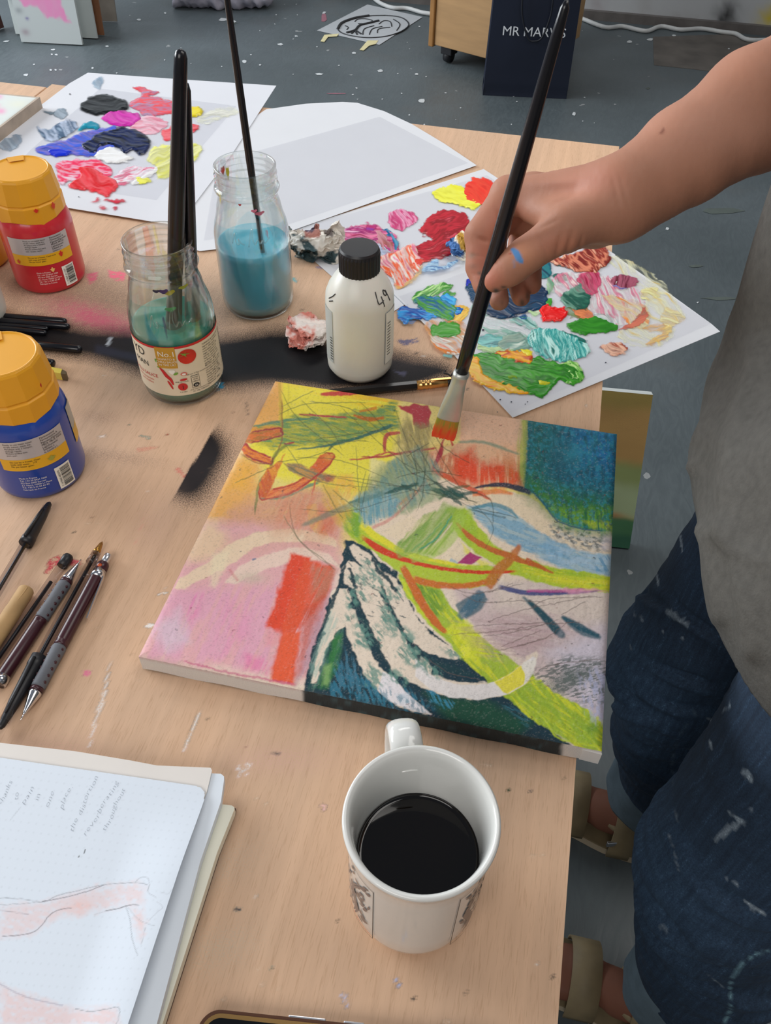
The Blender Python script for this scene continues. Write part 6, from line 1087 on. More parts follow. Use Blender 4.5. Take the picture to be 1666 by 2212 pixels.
for i, (P, c, ang, th, al, wet) in enumerate([
    ([(475, 655), (520, 600), (530, 580), (640, 572), (740, 600), (766, 640), (740, 666), (640, 682), (540, 686)], ['#0c0e10', '#181c20', '#0a0c0e', '#2c3238'], 6, .0022, 1, 1),
    ([(793, 525), (870, 528), (960, 560), (900, 575), (1055, 610), (1055, 670), (960, 692), (880, 690), (820, 662), (776, 622), (825, 590), (845, 560)], ['#dc3c48', '#b87894', '#e05058', '#a88ca8', '#cc3040'], 8, .0018, 1, 1),
    ([(780, 760), (850, 698), (960, 708), (1002, 750), (960, 792), (880, 812), (820, 792)], ['#e4889c', '#f0b8c4', '#dc7088'], 6, .0008, .95, 1), ([(615, 710), (660, 668), (740, 663), (820, 680), (840, 720), (800, 747), (720, 763), (650, 742)], ['#bc249c', '#cc44ac', '#a81c88'], 20, .0030, 1, 1),
    ([(1110, 652), (1150, 643), (1200, 650), (1217, 682), (1180, 700), (1110, 702)], ['#dcc410', '#e4d030'], 0, .0045, 1, 1), ([(1180, 722), (1250, 668), (1400, 640), (1424, 680), (1330, 712), (1230, 748)], ['#dcdcc0', '#e8e8d8'], 0, .0003, .6, 0),
    ([(968, 800), (1020, 765), (1130, 738), (1192, 765), (1120, 812), (1005, 848)], ['#d83844', '#e47078', '#cc2c3c'], 0, .0015, 1, 1),
    ([(400, 840), (480, 800), (620, 770), (700, 765), (720, 860), (640, 905), (560, 938), (430, 930), (300, 936), (213, 902), (300, 862)], ['#2c50c0', '#7c70c0', '#3c60cc', '#5c58b0', '#a09cd0'], 4, .0012, .97, 1), ([(298, 905), (360, 893), (432, 912), (400, 932), (318, 938)], ['#0c2cc0', '#1438cc'], 0, .0030, 1, 1),
    ([(520, 850), (600, 800), (700, 768), (760, 768), (830, 790), (895, 840), (900, 890), (850, 934), (790, 905), (740, 925), (700, 880), (600, 880), (560, 920), (480, 880)], ['#0c1430', '#182858', '#0a1024', '#24386c'], 20, .0035, 1, 1),
    ([(468, 787), (500, 745), (560, 733), (600, 760), (580, 780), (520, 778)], ['#1488a0', '#24a0b4'], 0, .0035, 1, 1), ([(565, 932), (660, 888), (740, 920), (808, 950), (765, 972), (680, 978), (605, 962)], ['#eeeeee', '#f8f8f8'], 0, .0028, 1, 1),
    ([(222, 763), (290, 785), (350, 738), (430, 722), (468, 772), (400, 812), (330, 853), (265, 830)], ['#5c7894', '#b0bcd0', '#3c5874', '#8ca0b4'], 50, .0005, .9, 0), ([(-5, 857), (60, 818), (132, 812), (120, 862), (70, 908), (8, 892)], ['#8c9cac', '#a8b4c0'], 30, .0004, .85, 0), ([(325, 668), (390, 652), (402, 692), (370, 712), (330, 692)], ['#6c7c88', '#9ca8b4'], 30, .0004, .85, 0), ([(255, 665), (330, 672), (325, 684), (260, 672)], ['#70808c'], 10, .0002, .6, 0),
    ([(345, 975), (430, 962), (560, 958), (645, 992), (668, 1042), (640, 1062), (600, 1100), (480, 1100), (420, 1090), (360, 1112), (345, 1050)], ['#dc1c44', '#f4a0b4', '#e0285c', '#f8c8d4', '#cc1830'], 8, .0012, 1, 1), ([(470, 1000), (560, 1010), (640, 1060), (705, 1098), (690, 1140), (640, 1184), (560, 1150), (430, 1134), (420, 1100), (480, 1060)], ['#dc2c38', '#e85860', '#cc1c24', '#e44850'], 40, .0028, 1, 1),
    ([(688, 1062), (760, 1012), (880, 1000), (945, 1008), (900, 1052), (820, 1082), (740, 1112), (700, 1102)], ['#e06c8c', '#f8d8e0', '#dc4060', '#f0b4c8'], -12, .0010, .95, 1), ([(780, 1090), (850, 1060), (940, 1000), (945, 1030), (880, 1080), (830, 1110)], ['#f4f4f0', '#ececdc'], -30, .0010, .9, 1), ([(815, 1078), (850, 1058), (905, 1085), (870, 1107), (832, 1107)], ['#e4dc40', '#ece870'], 20, .0010, .9, 1),
    ([(888, 960), (920, 888), (1030, 868), (1200, 866), (1192, 932), (1130, 1002), (1030, 1064), (950, 1074), (938, 1002)], ['#ece448', '#f4f0a0', '#e8e038'], -30, .0005, .82, 1),
    ([(625, 1203), (640, 1196), (742, 1205), (736, 1219), (650, 1213)], ['#c43448'], 0, .0003, .95, 1), ([(545, 1212), (575, 1210), (582, 1192), (596, 1200), (588, 1218), (560, 1224)], ['#c83c50'], 0, .0003, .9, 1), ([(595, 1246), (620, 1240), (640, 1252), (610, 1252)], ['#c85c68'], 0, .0002, .8, 1), ([(675, 1246), (690, 1242), (698, 1252), (682, 1257)], ['#c44054'], 0, .0003, .9, 1),
    ([(555, 482), (610, 458), (622, 480), (600, 533), (572, 520)], ['#7c94a8', '#b0c0cc', '#5c7488'], 60, .0004, .85, 0)]):
    dab(sL, ZL, f1(P), c, ang, th, al, i*5+3, .0017, 7, 3.2, wet)
# bits of dried paint on the near sheet
def specks(par, L, z, h):
    V = []; F = []
    for x, y, r in L:
        b = len(V); n = 6
        for q in range(n):
            a = 2*pi*q/n; V.append(tuple(at(x+r*cos(a), y+r*.8*sin(a), z)))
        F.append(tuple(range(b, b+n))[::-1])
    o = raw('paint_speck', V, F, pm('speck_paint', h, .5), par, False); o['kind'] = 'stuff'; return o
specks(s2, [(1081, 863, 2), (1105, 868, 2), (1140, 868, 1.6), (1135, 873, 1.4), (1309, 783, 2), (1044, 713, 3), (1062, 806, 2), (1026, 818, 1.4), (1075, 890, 1.4), (930, 640, 1.5), (984, 646, 3)], Z2+.0004, '#2c3040')
specks(sL, [(151, 203, 2), (155, 380, 1.2), (250, 435, 1.4), (170, 425, 1.6)], ZL+.0002, '#6c6c70')
# ================================================================== jars, pots, bottles
def cyl_pt(base, r, th0, s, z, off=0.0):
    a = th0+s/r; return (base[0]+(r+off)*cos(a), base[1]+(r+off)*sin(a), base[2]+z)
def facing(b): return atan2(-b[1], -b[0])
def cpatch(name, base, r, s0, s1, z0, z1, m, parent, off=.0004, n=48, zf=None, attr=None, nz=2, roundc=0):
    th = facing(base); V = []; U = []
    for k in range(nz+1):
        for i in range(n+1):
            u = i/n; v = k/nz; s = s0+(s1-s0)*u; zz = z0+(z1-z0)*v
            if zf: zz += zf(s)
            rr = r(zz) if callable(r) else r
            V.append(cyl_pt(base, rr, th, s, zz, off) if not callable(r) else (base[0]+(rr+off)*cos(th+s/r(z0)), base[1]+(rr+off)*sin(th+s/r(z0)), base[2]+zz)); U.append((u, v))
    F = np.array([(k*(n+1)+i, k*(n+1)+i+1, (k+1)*(n+1)+i+1, (k+1)*(n+1)+i) for k in range(nz) for i in range(n)])
    U = np.array(U); return raw(name, V, F, m, parent, True, attr(U[:, 0], U[:, 1]) if attr else None)
def ctext(body, base, r, s, z, size, m, parent, off=.0007, name='lettering', rot=0, align='LEFT', spacing=1.0, arc=None):
    th = facing(base); ca, sa = cos(rot), sin(rot)
    return text(name, body, size, m, parent, lambda x, y, q: cyl_pt(base, r, th, s+x*ca-y*sa, z+x*sa+y*ca, off), spacing, align)
JP0 = [(.0001, .0), (.030, .0), (.0345, .0012), (.0370, .005), (.0380, .012), (.0382, .030), (.0382, .074), (.0378, .081), (.0360, .090), (.0330, .099), (.0300, .107), (.0282, .113), (.0276, .118), (.0281, .1195), (.0297, .1205), (.0305, .1225), (.0297, .1245), (.0280, .1255), (.0276, .1275), (.0291, .1295), (.0277, .1315), (.0276, .1335), (.0290, .1352), (.0275, .137), (.0277, .1395), (.0286, .1410), (.0286, .1424), (.0278, .1432), (.0266, .1428), (.0262, .141), (.0262, .118), (.0285, .108), (.0345, .090), (.0362, .080), (.0365, .072), (.0365, .014), (.0350, .006), (.0300, .0045), (.0001, .0045)]
JP = [((r*1.05 if 0.1 < z < 2 else r), z*1.075) for r, z in JP0]
def jar(px, py, label, waterz, wmat, wlabel, wcat, hook):
    b = at(px, py, T); j = empty('glass_jar', tuple(b), label, 'jar', 'glass jars of brush water')
    lathe('glass', JP, b, M_glass, j, 72)
    # embossed glass script around the shoulder
    th = facing(b)
    for k, (s0, L_) in enumerate([(-.020, [(0, 0), (.002, .010), (.004, .001), (.007, .0), (.006, .005), (.009, .001), (.012, .0)]), (-.004, [(0, -.002), (.003, .012), (.005, .014), (.004, .006), (.006, .0), (.009, .004), (.011, .0), (.014, .003), (.016, .0), (.021, .004)])]):
        P_ = []
        for s, z in L_:
            zz = .090+z; rr = np.interp(zz, [q[1] for q in JP[5:13]], [q[0] for q in JP[5:13]]); P_.append((b[0]+rr*cos(th+(s0+s)/.036), b[1]+rr*sin(th+(s0+s)/.036), b[2]+zz))
        tube('embossed_script', P_, .0006, M_glass, j, 6)
    prof = [(.0001, .0052), (.030, .0052), (.0345, .0065), (.0359, .014)]+[(np.interp(z, [.014, .075, .08, .09, .108], [.0360, .0360, .0357, .0338, .0278]), z) for z in np.linspace(.02, waterz, 8)]
    prof += [(prof[-1][0]-.0012, waterz+.0002-.0006), (.0001, waterz-.0006)]
    w_ = lathe('brush_water', prof, b, wmat, None, 64); tag(w_, wlabel, wcat)
    return b, j
def watermat(nm, h, h2):
    m = pm(nm, h, .06, .06, 40, c2=None); nt = m.node_tree; b = nt.nodes['Principled BSDF']; b.inputs['Subsurface Weight'].default_value = .35; b.inputs['Subsurface Radius'].default_value = (.4, .9, 1); b.inputs['Subsurface Scale'].default_value = .012; b.inputs['Roughness'].default_value = .08; return m
bG, jG = jar(400, 828, 'sauce jar with a paper label, holding green brush water and two thick brushes', .075, watermat('green_water', '#37806f', '#24584c'), 'murky green paint water inside the labelled sauce jar', 'water', 0)
bB, jB = jar(560, 654, 'unlabelled glass jar behind, holding cloudy blue water and one thin brush', .074, watermat('blue_water', '#5aa6bc', '#357892'), 'cloudy blue paint water inside the unlabelled glass jar', 'water', 0)
# paint blots on the rims
def blots(base, par, L, nm='paint_blot'):
    for th_, z, w_, h_, c_ in L:
        r_ = np.interp(z, [.108, .118, .1225, .1275, .141, .1432], [.0302, .0278, .0300, .0279, .0288, .0280]); th = facing(base)+th_
        V = [(base[0]+(r_+.0006)*cos(th+w_*cos(a)/r_), base[1]+(r_+.0006)*sin(th+w_*cos(a)/r_), base[2]+z+h_*sin(a)*(1+.4*sin(3*a))) for a in np.linspace(0, 2*pi, 15)[:-1]]
        raw(nm, V, [tuple(range(14))], pm('blot_'+c_.strip('#'), c_, .4), par, False)
blots(bG, jG, [(-.1, .1215, .004, .002, '#3c2c5c'), (.05, .119, .005, .0022, '#a89c28'), (-.3, .122, .003, .0015, '#2c2c40'), (.5, .121, .005, .0015, '#8c9030'), (.0, .104, .005, .002, '#3f8a4c'), (-.25, .088, .001, .012, '#3c5870')])
blots(bB, jB, [(-2.3, .140, .003, .004, '#c83020'), (-2.5, .136, .002, .006, '#c8b820'), (-2.0, .141, .002, .003, '#1c3c20'), (-1.2, .128, .002, .006, '#c0b030'), (.35, .117, .005, .0018, '#c8607c'), (.15, .121, .003, .0015, '#d0708c'), (.5, .096, .0008, .004, '#b02c50'), (-.3, .127, .0015, .001, '#c83030')])
# the sauce label
M_lab = pm('cream_label', '#d8cdb4', .5, .02, k=.85); M_red = pm('label_red', '#b82024', .45, .05); M_ochre = pm('label_ochre', '#b88c2c', .45, .05); M_ltxt = pm('print_dark', '#2c2c28', .6, k=1); M_green = pm('print_green', '#6c9c3c', .5); M_wht = pm('print_white', '#eeeae0', .5, k=.9); M_pink = pm('print_pink', '#c86a5c', .5)
lb = cpatch('label', bG, .0383, -.066, .078, .016, .0690, M_lab, jG); lb['label'] = 'cream paper sauce label with red rim'
R_ = .0383
cpatch('label_rim', bG, R_, -.066, .078, .0682, .0706, M_red, lb, .0005)
cpatch('badge', bG, R_, -.0215, -.0035, .0475, .0700, M_ochre, lb, .0007, 12)
ctext('No.1', bG, R_, -.0195, .0605, .0078, M_wht, lb, .0010); 
for k_, t_ in enumerate(['TOMATO &', 'CHILLI SAUCE', 'IN THE UK!']): ctext(t_, bG, R_, -.0125, .0567-.0031*k_, .0030, M_wht, lb, .0010, align='CENTER')
ctext('YD', bG, R_, -.0500, .0560, .0125, M_ltxt, lb); ctext('MAN', bG, R_, -.0485, .0460, .0078, M_ltxt, lb); ctext('CHILLI SAUCE', bG, R_, -.0560, .0350, .0052, M_red, lb); ctext('with tomatoes', bG, R_, -.050, .0305, .0036, M_pink, lb); ctext('and chillies', bG, R_, -.046, .0268, .0036, M_pink, lb)
def cblob(name, s, z, rs_, rz, m, off=.0009, n=20, par=None, wob=0):
    th = facing(bG); V = [cyl_pt(bG, R_, th, s, z, off)]+[cyl_pt(bG, R_, th, s+rs_*cos(a)*(1+wob*sin(3*a)), z+rz*sin(a)*(1+wob*sin(3*a)), off) for a in np.linspace(0, 2*pi, n+1)[:-1]]
    return raw(name, V, [(0, i+1, (i+1) % n+1) for i in range(n)], m, par or lb, False)
tm = cblob('printed_tomato', .0062, .0585, .0083, .0078, pm('tomato_red', '#bc2a1c', .4, .2, 90)); 
for a in np.linspace(0, 2*pi, 6)[:-1]:
    th = facing(bG); p_ = [(.004+.0055*cos(a)*t_, .0615+.0035*sin(a)*t_) for t_ in (0, 1)]
    V = [cyl_pt(bG, R_, th, x+dx, z+dz, .0012) for (x, z), (dx, dz) in zip([p_[0], p_[0], p_[1]], [(-.0006, -.0006), (.0006, .0006), (0, 0)])]; raw('printed_stalk', V, [(0, 1, 2)], M_green, lb, False)
def cstroke(L, w_, m, name='printed_chilli', off=.0009):
    P = catmull(L, 5); th = facing(bG); V = []; k = len(P)
    for i, (s, z) in enumerate(P):
        t = P[min(i+1, k-1)]-P[max(i-1, 0)]; t = t/np.hypot(*t); ww = w_*sin(pi*min(max((i+.3)/k, .06), .97))**.6
        V += [cyl_pt(bG, R_, th, s-t[1]*ww, z+t[0]*ww, off), cyl_pt(bG, R_, th, s+t[1]*ww, z-t[0]*ww, off)]
    return raw(name, V, [(2*i, 2*i+1, 2*i+3, 2*i+2) for i in range(k-1)], m, lb, False)
cstroke([(-.0200, .0475), (-.0175, .044), (-.0150, .039), (-.0120, .035), (-.0105, .029)], .0017, M_red); cstroke([(-.0150, .0335), (-.0135, .030), (-.0115, .024)], .0010, M_red); cstroke([(-.0225, .0485), (-.020, .0476)], .0005, M_green); cstroke([(-.0225, .0570), (-.0218, .0535)], .0011, M_green, 'printed_leaf')
cblob('printed_garlic', -.0095, .0437, .0028, .0023, M_wht, wob=.15); cstroke([(-.0085, .0405), (-.0045, .0425)], .0012, M_green, 'printed_leaf'); cblob('printed_slice', .0005, .0405, .0030, .0019, M_pink); cblob('printed_slice', .0005, .0405, .0018, .0011, M_wht, .0012); cstroke([(-.004, .034), (.0025, .0345)], .0012, M_red, 'printed_leaf')
cblob('printed_token', -.0025, .0262, .0043, .0042, M_red); ctext('1', bG, R_, -.0038, .0238, .0058, M_ltxt, lb, .0012); ctext('ONE OF YOUR', bG, R_, -.0025, .0312, .0018, M_ltxt, lb, align='CENTER'); ctext('5 A DAY', bG, R_, -.0025, .0195, .0018, M_ltxt, lb, align='CENTER')
cpatch('energy_box', bG, R_, .0060, .0138, .0225, .0365, M_ltxt, lb, .0006, 8); cpatch('energy_box', bG, R_, .0064, .0134, .0229, .0361, M_lab, lb, .0008, 8); cblob('energy_token', .0099, .0258, .0030, .0024, M_ltxt, .0010)
for t_, z in [('Energy', .0342), ('452kJ', .0318), ('108kcal', .0294)]: ctext(t_, bG, R_, .0099, z, .0021, M_ltxt, lb, .0011, align='CENTER')
ctext('5%', bG, R_, .0099, .0249, .0026, M_wht, lb, .0014, align='CENTER'); ctext('Half a jar (175g) contains', bG, R_, .0020, .0382, .0019, M_ltxt, lb)
ctext("of an adult's Reference Intake", bG, R_, .0035, .0205, .0017, M_ltxt, lb); ctext('Per 100g: 258kJ/62kcal', bG, R_, .0060, .0182, .0018, M_ltxt, lb)
L_ = ['TOMATO & CHILLI SAUCE', 'Ingredients: Tomatoes,', 'onion, chilli, garlic,', 'red pepper, basil, salt,', 'sugar, sunflower oil,', 'parsley. Gently stir,', 'heat in a pan for two', 'to three minutes until', 'piping hot. BEST', 'BEFORE: see cap. Once', 'opened refrigerate and', 'use within five days.', 'Nutrition: per 100g', 'energy 258kJ, fat 3.3g', 'carbohydrate 7.1g', 'protein 1.2g salt 0.8g', 'Suitable for', 'vegetarians. 350g e']
for k_, t_ in enumerate(L_): ctext(t_, bG, R_, .0215, .0640-.0026*k_, .0024, M_ltxt, lb, spacing=1.0)
for k_ in range(16): cpatch('print_line', bG, R_, .052, .072-.004*(k_ % 3), .0635-.0026*k_, .0645-.0026*k_, M_ltxt, lb, .0006, 8)
# brushes in the jars
def standing(name, label, A, B, prof, ferr=None, group=None, m=None):
    o = empty(name, tuple(A), label, 'paintbrush'); rod('handle', A+(B-A)*ferr if ferr else A, B, prof, m or M_black, o, 20)
    if ferr:
        rod('ferrule', A+(B-A)*.12, A+(B-A)*(ferr+.004), [(0, .0082), (.5, .0072), (1, .0062)], pm('dull_ferrule_'+str(len(label)), '#4c4a3c', .5, .2, 60, metal=.4), o, 20)
        rod('bristles', A, A+(B-A)*.125, [(0, .0065), (.4, .0090), (1, .0082)], pm('dark_bristles_'+str(len(label)), '#2c2a24', .8, .2, 90), o, 16)
    return o
A1 = np.array([-.326, .581, T+.0125]); T1 = at(391, 106, 1.04)
standing('paintbrush', 'thick black-handled brush with rounded end, nearer of two in the green jar', A1, T1, [(0, .0058), (.1, .0068), (.35, .0070), (.6, .0062), (.9, .0052), (.97, .0048), (.992, .0036), (1, .0012)], .36)
A2 = np.array([-.310, .598, T+.0125]); T2 = at(399, 180, 1.014)
standing('paintbrush', 'black-handled brush with a collared end, hidden behind the nearer one in the green jar', A2, T2, [(0, .0050), (.1, .0055), (.5, .0052), (.9, .0046), (.97, .0044), (1, .003)], .36)
A3 = bB+np.array([.020, -.020, .0060]); T3 = atd(470, -150, .66)
tb = empty('paintbrush', tuple(A3), 'thin black brush standing diagonally in the blue jar, reaching out of the top', 'paintbrush')
rod('handle', A3+(T3-A3)*.30, T3, [(0, .0020), (.04, .0030), (.25, .0036), (.6, .0032), (.9, .0024), (1, .0010)], M_black, tb, 16)
rod('ferrule', A3+(T3-A3)*.10, A3+(T3-A3)*.302, [(0, .0026), (1, .0023)], pm('black_tarnish', '#2a2a2c', .4, .2, metal=.5), tb, 14); rod('bristles', A3, A3+(T3-A3)*.105, [(0, .0006), (.4, .0025), (1, .0027)], M_blackmat, tb, 12)
# paint pots with faceted flip caps
def pot(px, py, label, hexb, seed, txt, name='paint_pot', rot=0.0):
    b = at(px, py, T); o = empty(name, tuple(b), label, 'paint pot'); th0 = facing(b); r_ = .0378
    m = pm('pot_plastic_%d' % seed, hexb, .28, .04, coat=.25)
    lathe('body', [(.0001, .0005), (.034, .0005), (.0368, .003), (.0378, .008), (.0378, .066), (.0374, .072), (.0352, .079), (.0318, .084), (.0300, .086), (.0300, .089), (.0001, .089)], b, m, o, 64)
    mc = pm('cap_plastic_%d' % seed, '#eba620', .42, .03, k=1.0)
    n = 14; bm = bmesh.new(); rings = [(.0355, .083), (.0352, .0965), (.0338, .0972), (.0335, .0985), (.0345, .0992), (.0318, .1215), (.0306, .1238)]
    V = []; F = []
    for i, (r, z) in enumerate(rings):
        for q in range(n): a = 2*pi*(q+.5)/n+th0; V.append((b[0]+r*cos(a), b[1]+r*sin(a), b[2]+z-(.005*cos(q*2*pi/n*2)**2 if i == 0 else 0)))
    for i in range(len(rings)-1):
        for q in range(n): F.append((i*n+q, i*n+(q+1) % n, (i+1)*n+(q+1) % n, (i+1)*n+q))
    F.append(tuple(range((len(rings)-1)*n, len(rings)*n))); F.append(tuple(range(n))[::-1])
    c_ = raw('cap', V, F, mc, o, False); md = c_.modifiers.new('b', 'BEVEL'); md.width = .0008; md.segments = 2; md.limit_method = 'ANGLE'
    lathe('cap_top', [(.0001, .1234), (.0275, .1234), (.0283, .1246), (.0291, .1246), (.0296, .1238)], b, mc, c_, 48)
    V = [(b[0]+.029*cos(th0+pi+s), b[1]+.029*sin(th0+pi+s), b[2]+.1251) for s in (-.30, .30)]+[(b[0]+.018*cos(th0+pi+s), b[1]+.018*sin(th0+pi+s), b[2]+.1249) for s in (.42, -.42)]
    raw('thumb_notch', V, [(0, 1, 2, 3)], mc, c_, False)
    msil = pm('silver_label_%d' % seed, '#b4b2b4', .35, .05, metal=.25); mye = pm('yellow_label_%d' % seed, '#d8a41c', .4, .04)
    s0, s1 = txt['s']
    l_ = cpatch('label', b, r_, s0, s1, .048, .067, msil, o, .0004); l_['label'] = 'silver and yellow printed label'
    cpatch('label_band', b, r_, s0, s1, .036, .0482, mye, l_, .0005)
    for k_, t_ in enumerate(txt['a']): ctext(t_, b, r_, txt['a_s'], .0640-.0025*k_, .0026, M_ltxt, l_)
    for k_, t_ in enumerate(txt['b']): ctext(t_, b, r_, txt['b_s'], .0640-.0023*k_, .0021, M_ltxt, l_)
    for k_, t_ in enumerate(txt['c']): ctext(t_, b, r_, txt['c_s'], .0450-.0024*k_, .0022, M_ltxt, l_)
    for k_, t_ in enumerate(txt['d']): ctext(t_, b, r_, txt['d_s'], .0268-.0026*k_, .0023, M_wht, o, .0006)
    bs = txt['bar']; bl = cpatch('barcode', b, r_, bs, bs+.0145, .0065, .0300, M_wht, o, .0005, 10); z = .0085; rr = random.Random(seed)
    while z < .0282:
        h_ = rr.choice([.00025, .0004, .0007]); cpatch('barcode_bar', b, r_, bs+.0042, bs+.0132, z, z+h_, M_ltxt, bl, .0008, 6, nz=1); z += h_+rr.choice([.0003, .0005, .0007])
    ctext('3 167860 %06d' % (seed*137119 % 999999), b, r_, bs+.0034, .0085, .0026, M_ltxt, bl, .0008, rot=pi/2)
    return b, o
red_t = dict(s=(-.036, .030), a_s=.0085, a=['Permanence/', 'Permanencia A', 'Pigment/Pigmento', 'PR254, PR122', 'Lightfastness/', 'Solidité à la', 'lumière I'], b_s=-.018, b=['Ready to use water based', 'acrylic colour, quick dry.', 'Acrylique prêt à l\'emploi,', 'séchage rapide.', 'Pintura acrílica lista para', 'usar, secado rápido.'], c_s=-.018, c=['Do not let it freeze. Clean tools', 'with soap and water.', 'Ne pas laisser geler.'], d_s=-.014, d=['Made in France', 'Tel. +44 20 8424 3200', 'PO Box 2000 Europe', 'Z.I. Nord, 72000 Le Mans', 'Tel. +33 2 43 83 83 83', 'Fabriqué en France'], bar=.0125)
bR, oR = pot(112, 598, 'red paint pot with an orange flip cap, behind the black brush handles', '#b81f2c', 3, red_t)
blu_t = dict(s=(-.030, .027), a_s=.0060, a=['Permanence/', 'Permanencia A', 'Pigment/Pigmento', 'PB29, PB15, PW6', 'Lightfastness/', 'Solidité à', 'la lumière I'], b_s=-.022, b=['Ready to use water based', 'acrylic colour, quick dry.', 'Acrylique prêt à l\'emploi,', 'séchage rapide.', 'Pintura acrílica lista', 'para usar.'], c_s=-.022, c=['Do not let it freeze. Clean', 'tools with water.   179', 'Ne pas laisser geler.'], d_s=-.020, d=['Made in France', 'Tel. +44 20 8424 3200', 'PO Box 2000 Europe', 'Z.I. Nord, 72000 Le Mans', 'Tel. +33 2 43 83 83 83', 'Fabriqué en France'], bar=.0085)
bL, oL = pot(92, 1016, 'blue paint pot with an orange flip cap, nearest to the pens', '#1c3f94', 5, blu_t)
cpatch('label', bL, .0378, .040, .060, .036, .072, pm('side_label', '#a09c94', .4, .1), oL, .0005); cpatch('label_band', bL, .0378, .040, .060, .034, .048, pm('side_band', '#c89c2c', .4), oL, .0006)
yel_t = dict(s=(-.030, .026), a_s=.0060, a=['Permanence/', 'Permanencia A'], b_s=-.022, b=['Ready to use'], c_s=-.022, c=['Do not let it freeze.'], d_s=-.020, d=['Made in France'], bar=.0065)
pot(-48, 560, 'yellow paint pot half hidden behind the red pot at the left edge', '#c8920c', 7, yel_t)
# red paint splashes on the caps / labels
for b_, o_, L_ in [(bR, oR, [(.004, .095, .0022, .0018, '#c82c20', .0352), (.023, .094, .0025, .003, '#c83c20', .0352), (.016, .0445, .0022, .0026, '#c82c20', .0378), (-.030, .040, .002, .002, '#c83c20', .0378), (.003, .030, .0022, .0022, '#dcb468', .0378)]), (bL, oL, [(.022, .107, .0008, .0018, '#b02418', .0352), (.010, .042, .003, .002, '#9c9c40', .0378)])]:
    for s, z, w_, h_, c_, rr in L_:
        th = facing(b_); V = [(b_[0]+(rr+.0009)*cos(th+(s+w_*cos(a)*(1+.3*sin(5*a)))/rr), b_[1]+(rr+.0009)*sin(th+(s+w_*cos(a)*(1+.3*sin(5*a)))/rr), b_[2]+z+h_*sin(a)*(1+.35*cos(4*a))) for a in np.linspace(0, 2*pi, 19)[:-1]]
        raw('paint_blot', V, [tuple(range(18))], pm('blot_'+c_.strip('#'), c_, .4), o_, False)
# white round bottle with black ribbed cap
bW = at(778, 793, T); wb_ = empty('plastic_bottle', tuple(bW), 'round white medium bottle with a black ribbed screw cap', 'bottle')
M_wp = pm('milky_plastic_bottle', '#dcdad0', .32, .02, k=.88, sss=.15)
lathe('body', [(.0001, .0015), (.022, .0005), (.0285, .0025), (.0318, .008), (.0322, .014), (.0322, .080), (.0316, .087), (.029, .094), (.0242, .102), (.0195, .108), (.0165, .1115), (.0160, .114), (.0001, .114)], bW, M_wp, wb_, 64)
n = 132; V = []; F = []; pr = [(.0176, .1085), (.0183, .1100), (.0184, .1270), (.0180, .1300), (.0168, .1318), (.0140, .1316)]
for i, (r, z) in enumerate(pr):
    for q in range(n): a = 2*pi*q/n; k = (.0005 if q % 4 < 2 else 0)*(1 if 1 <= i <= 2 else 0); V.append((bW[0]+(r+k)*cos(a), bW[1]+(r+k)*sin(a), bW[2]+z))
V.append((bW[0], bW[1], bW[2]+.1313)); V.append((bW[0], bW[1], bW[2]+.1085))
for i in range(len(pr)-1):
    for q in range(n): F.append((i*n+q, i*n+(q+1) % n, (i+1)*n+(q+1) % n, (i+1)*n+q))
F += [((len(pr)-1)*n+q, (len(pr)-1)*n+(q+1) % n, len(V)-2) for q in range(n)]+[((q+1) % n, q, len(V)-1) for q in range(n)]
raw('cap', V, F, M_blackmat, wb_, False)
cpatch('back_label', bW, .0322, .0262, .046, .020, .078, pm('grey_label', '#8f959c', .5, .05), wb_, .0004, 16); cpatch('back_label', bW, .0322, .0268, .046, .0205, .0775, M_wht, wb_, .0006, 16)
cpatch('back_label', bW, .0322, -.046, -.0290, .020, .078, pm('grey_label_b', '#aeb2ae', .5, .05), wb_, .0004, 16)
for k_ in range(12): cpatch('print_line', bW, .0322, .0290, .034, .030+.0032*k_, .0308+.0032*k_, M_ltxt, wb_, .0008, 4, nz=1)
for k_ in range(9): cpatch('print_line', bW, .0322, -.033, -.0296, .024+.0030*k_, .0250+.0030*k_, M_ltxt, wb_, .0007, 4, nz=1)
def shoulder(s, t):   # point on the sloping shoulder: s sideways, t up the slope
    z = .0865+t; rr = np.interp(z, [.080, .087, .094, .102, .108], [.0324, .0319, .0293, .0245, .0198]); a = facing(bW)+s/.027; return (bW[0]+rr*cos(a), bW[1]+rr*sin(a), bW[2]+z)
M_mk = pm('marker_line', '#3a3c3c', .6, .1, k=1)
for L_ in [[(.0155, .0135), (.0158, .004), (.0190, .0035), (.0215, .0045)], [(.0200, .0085), (.0212, -.001)], [(.0270, .0100), (.0245, .0120), (.0238, .0085), (.0265, .0075), (.0272, .0110), (.0285, .001)], [(-.0300, .002), (-.0260, .006), (-.0240, .009)], [(-.0285, .000), (-.0245, .0025)]]:
    tube('marker_writing', [shoulder(*q) for q in L_], .00055, M_mk, wb_, 6)
# second white bottle, only its side in view at the left edge
b2_ = at(-38, 688, T); o = empty('plastic_bottle', tuple(b2_), 'translucent white bottle cut off by the left edge of the photo', 'bottle')
lathe('body', [(.0001, .001), (.020, .0008), (.0245, .003), (.027, .009), (.0275, .016), (.0275, .088), (.025, .097), (.017, .105), (.013, .110), (.0001, .110)], b2_, pm('milky_plastic_b', '#c8c6be', .35, .02, k=.85), o, 48)
lathe('cap', [(.0001, .130), (.0145, .130), (.0155, .128), (.0155, .111), (.0145, .1095), (.0001, .1095)], b2_, M_blackmat, o, 40)
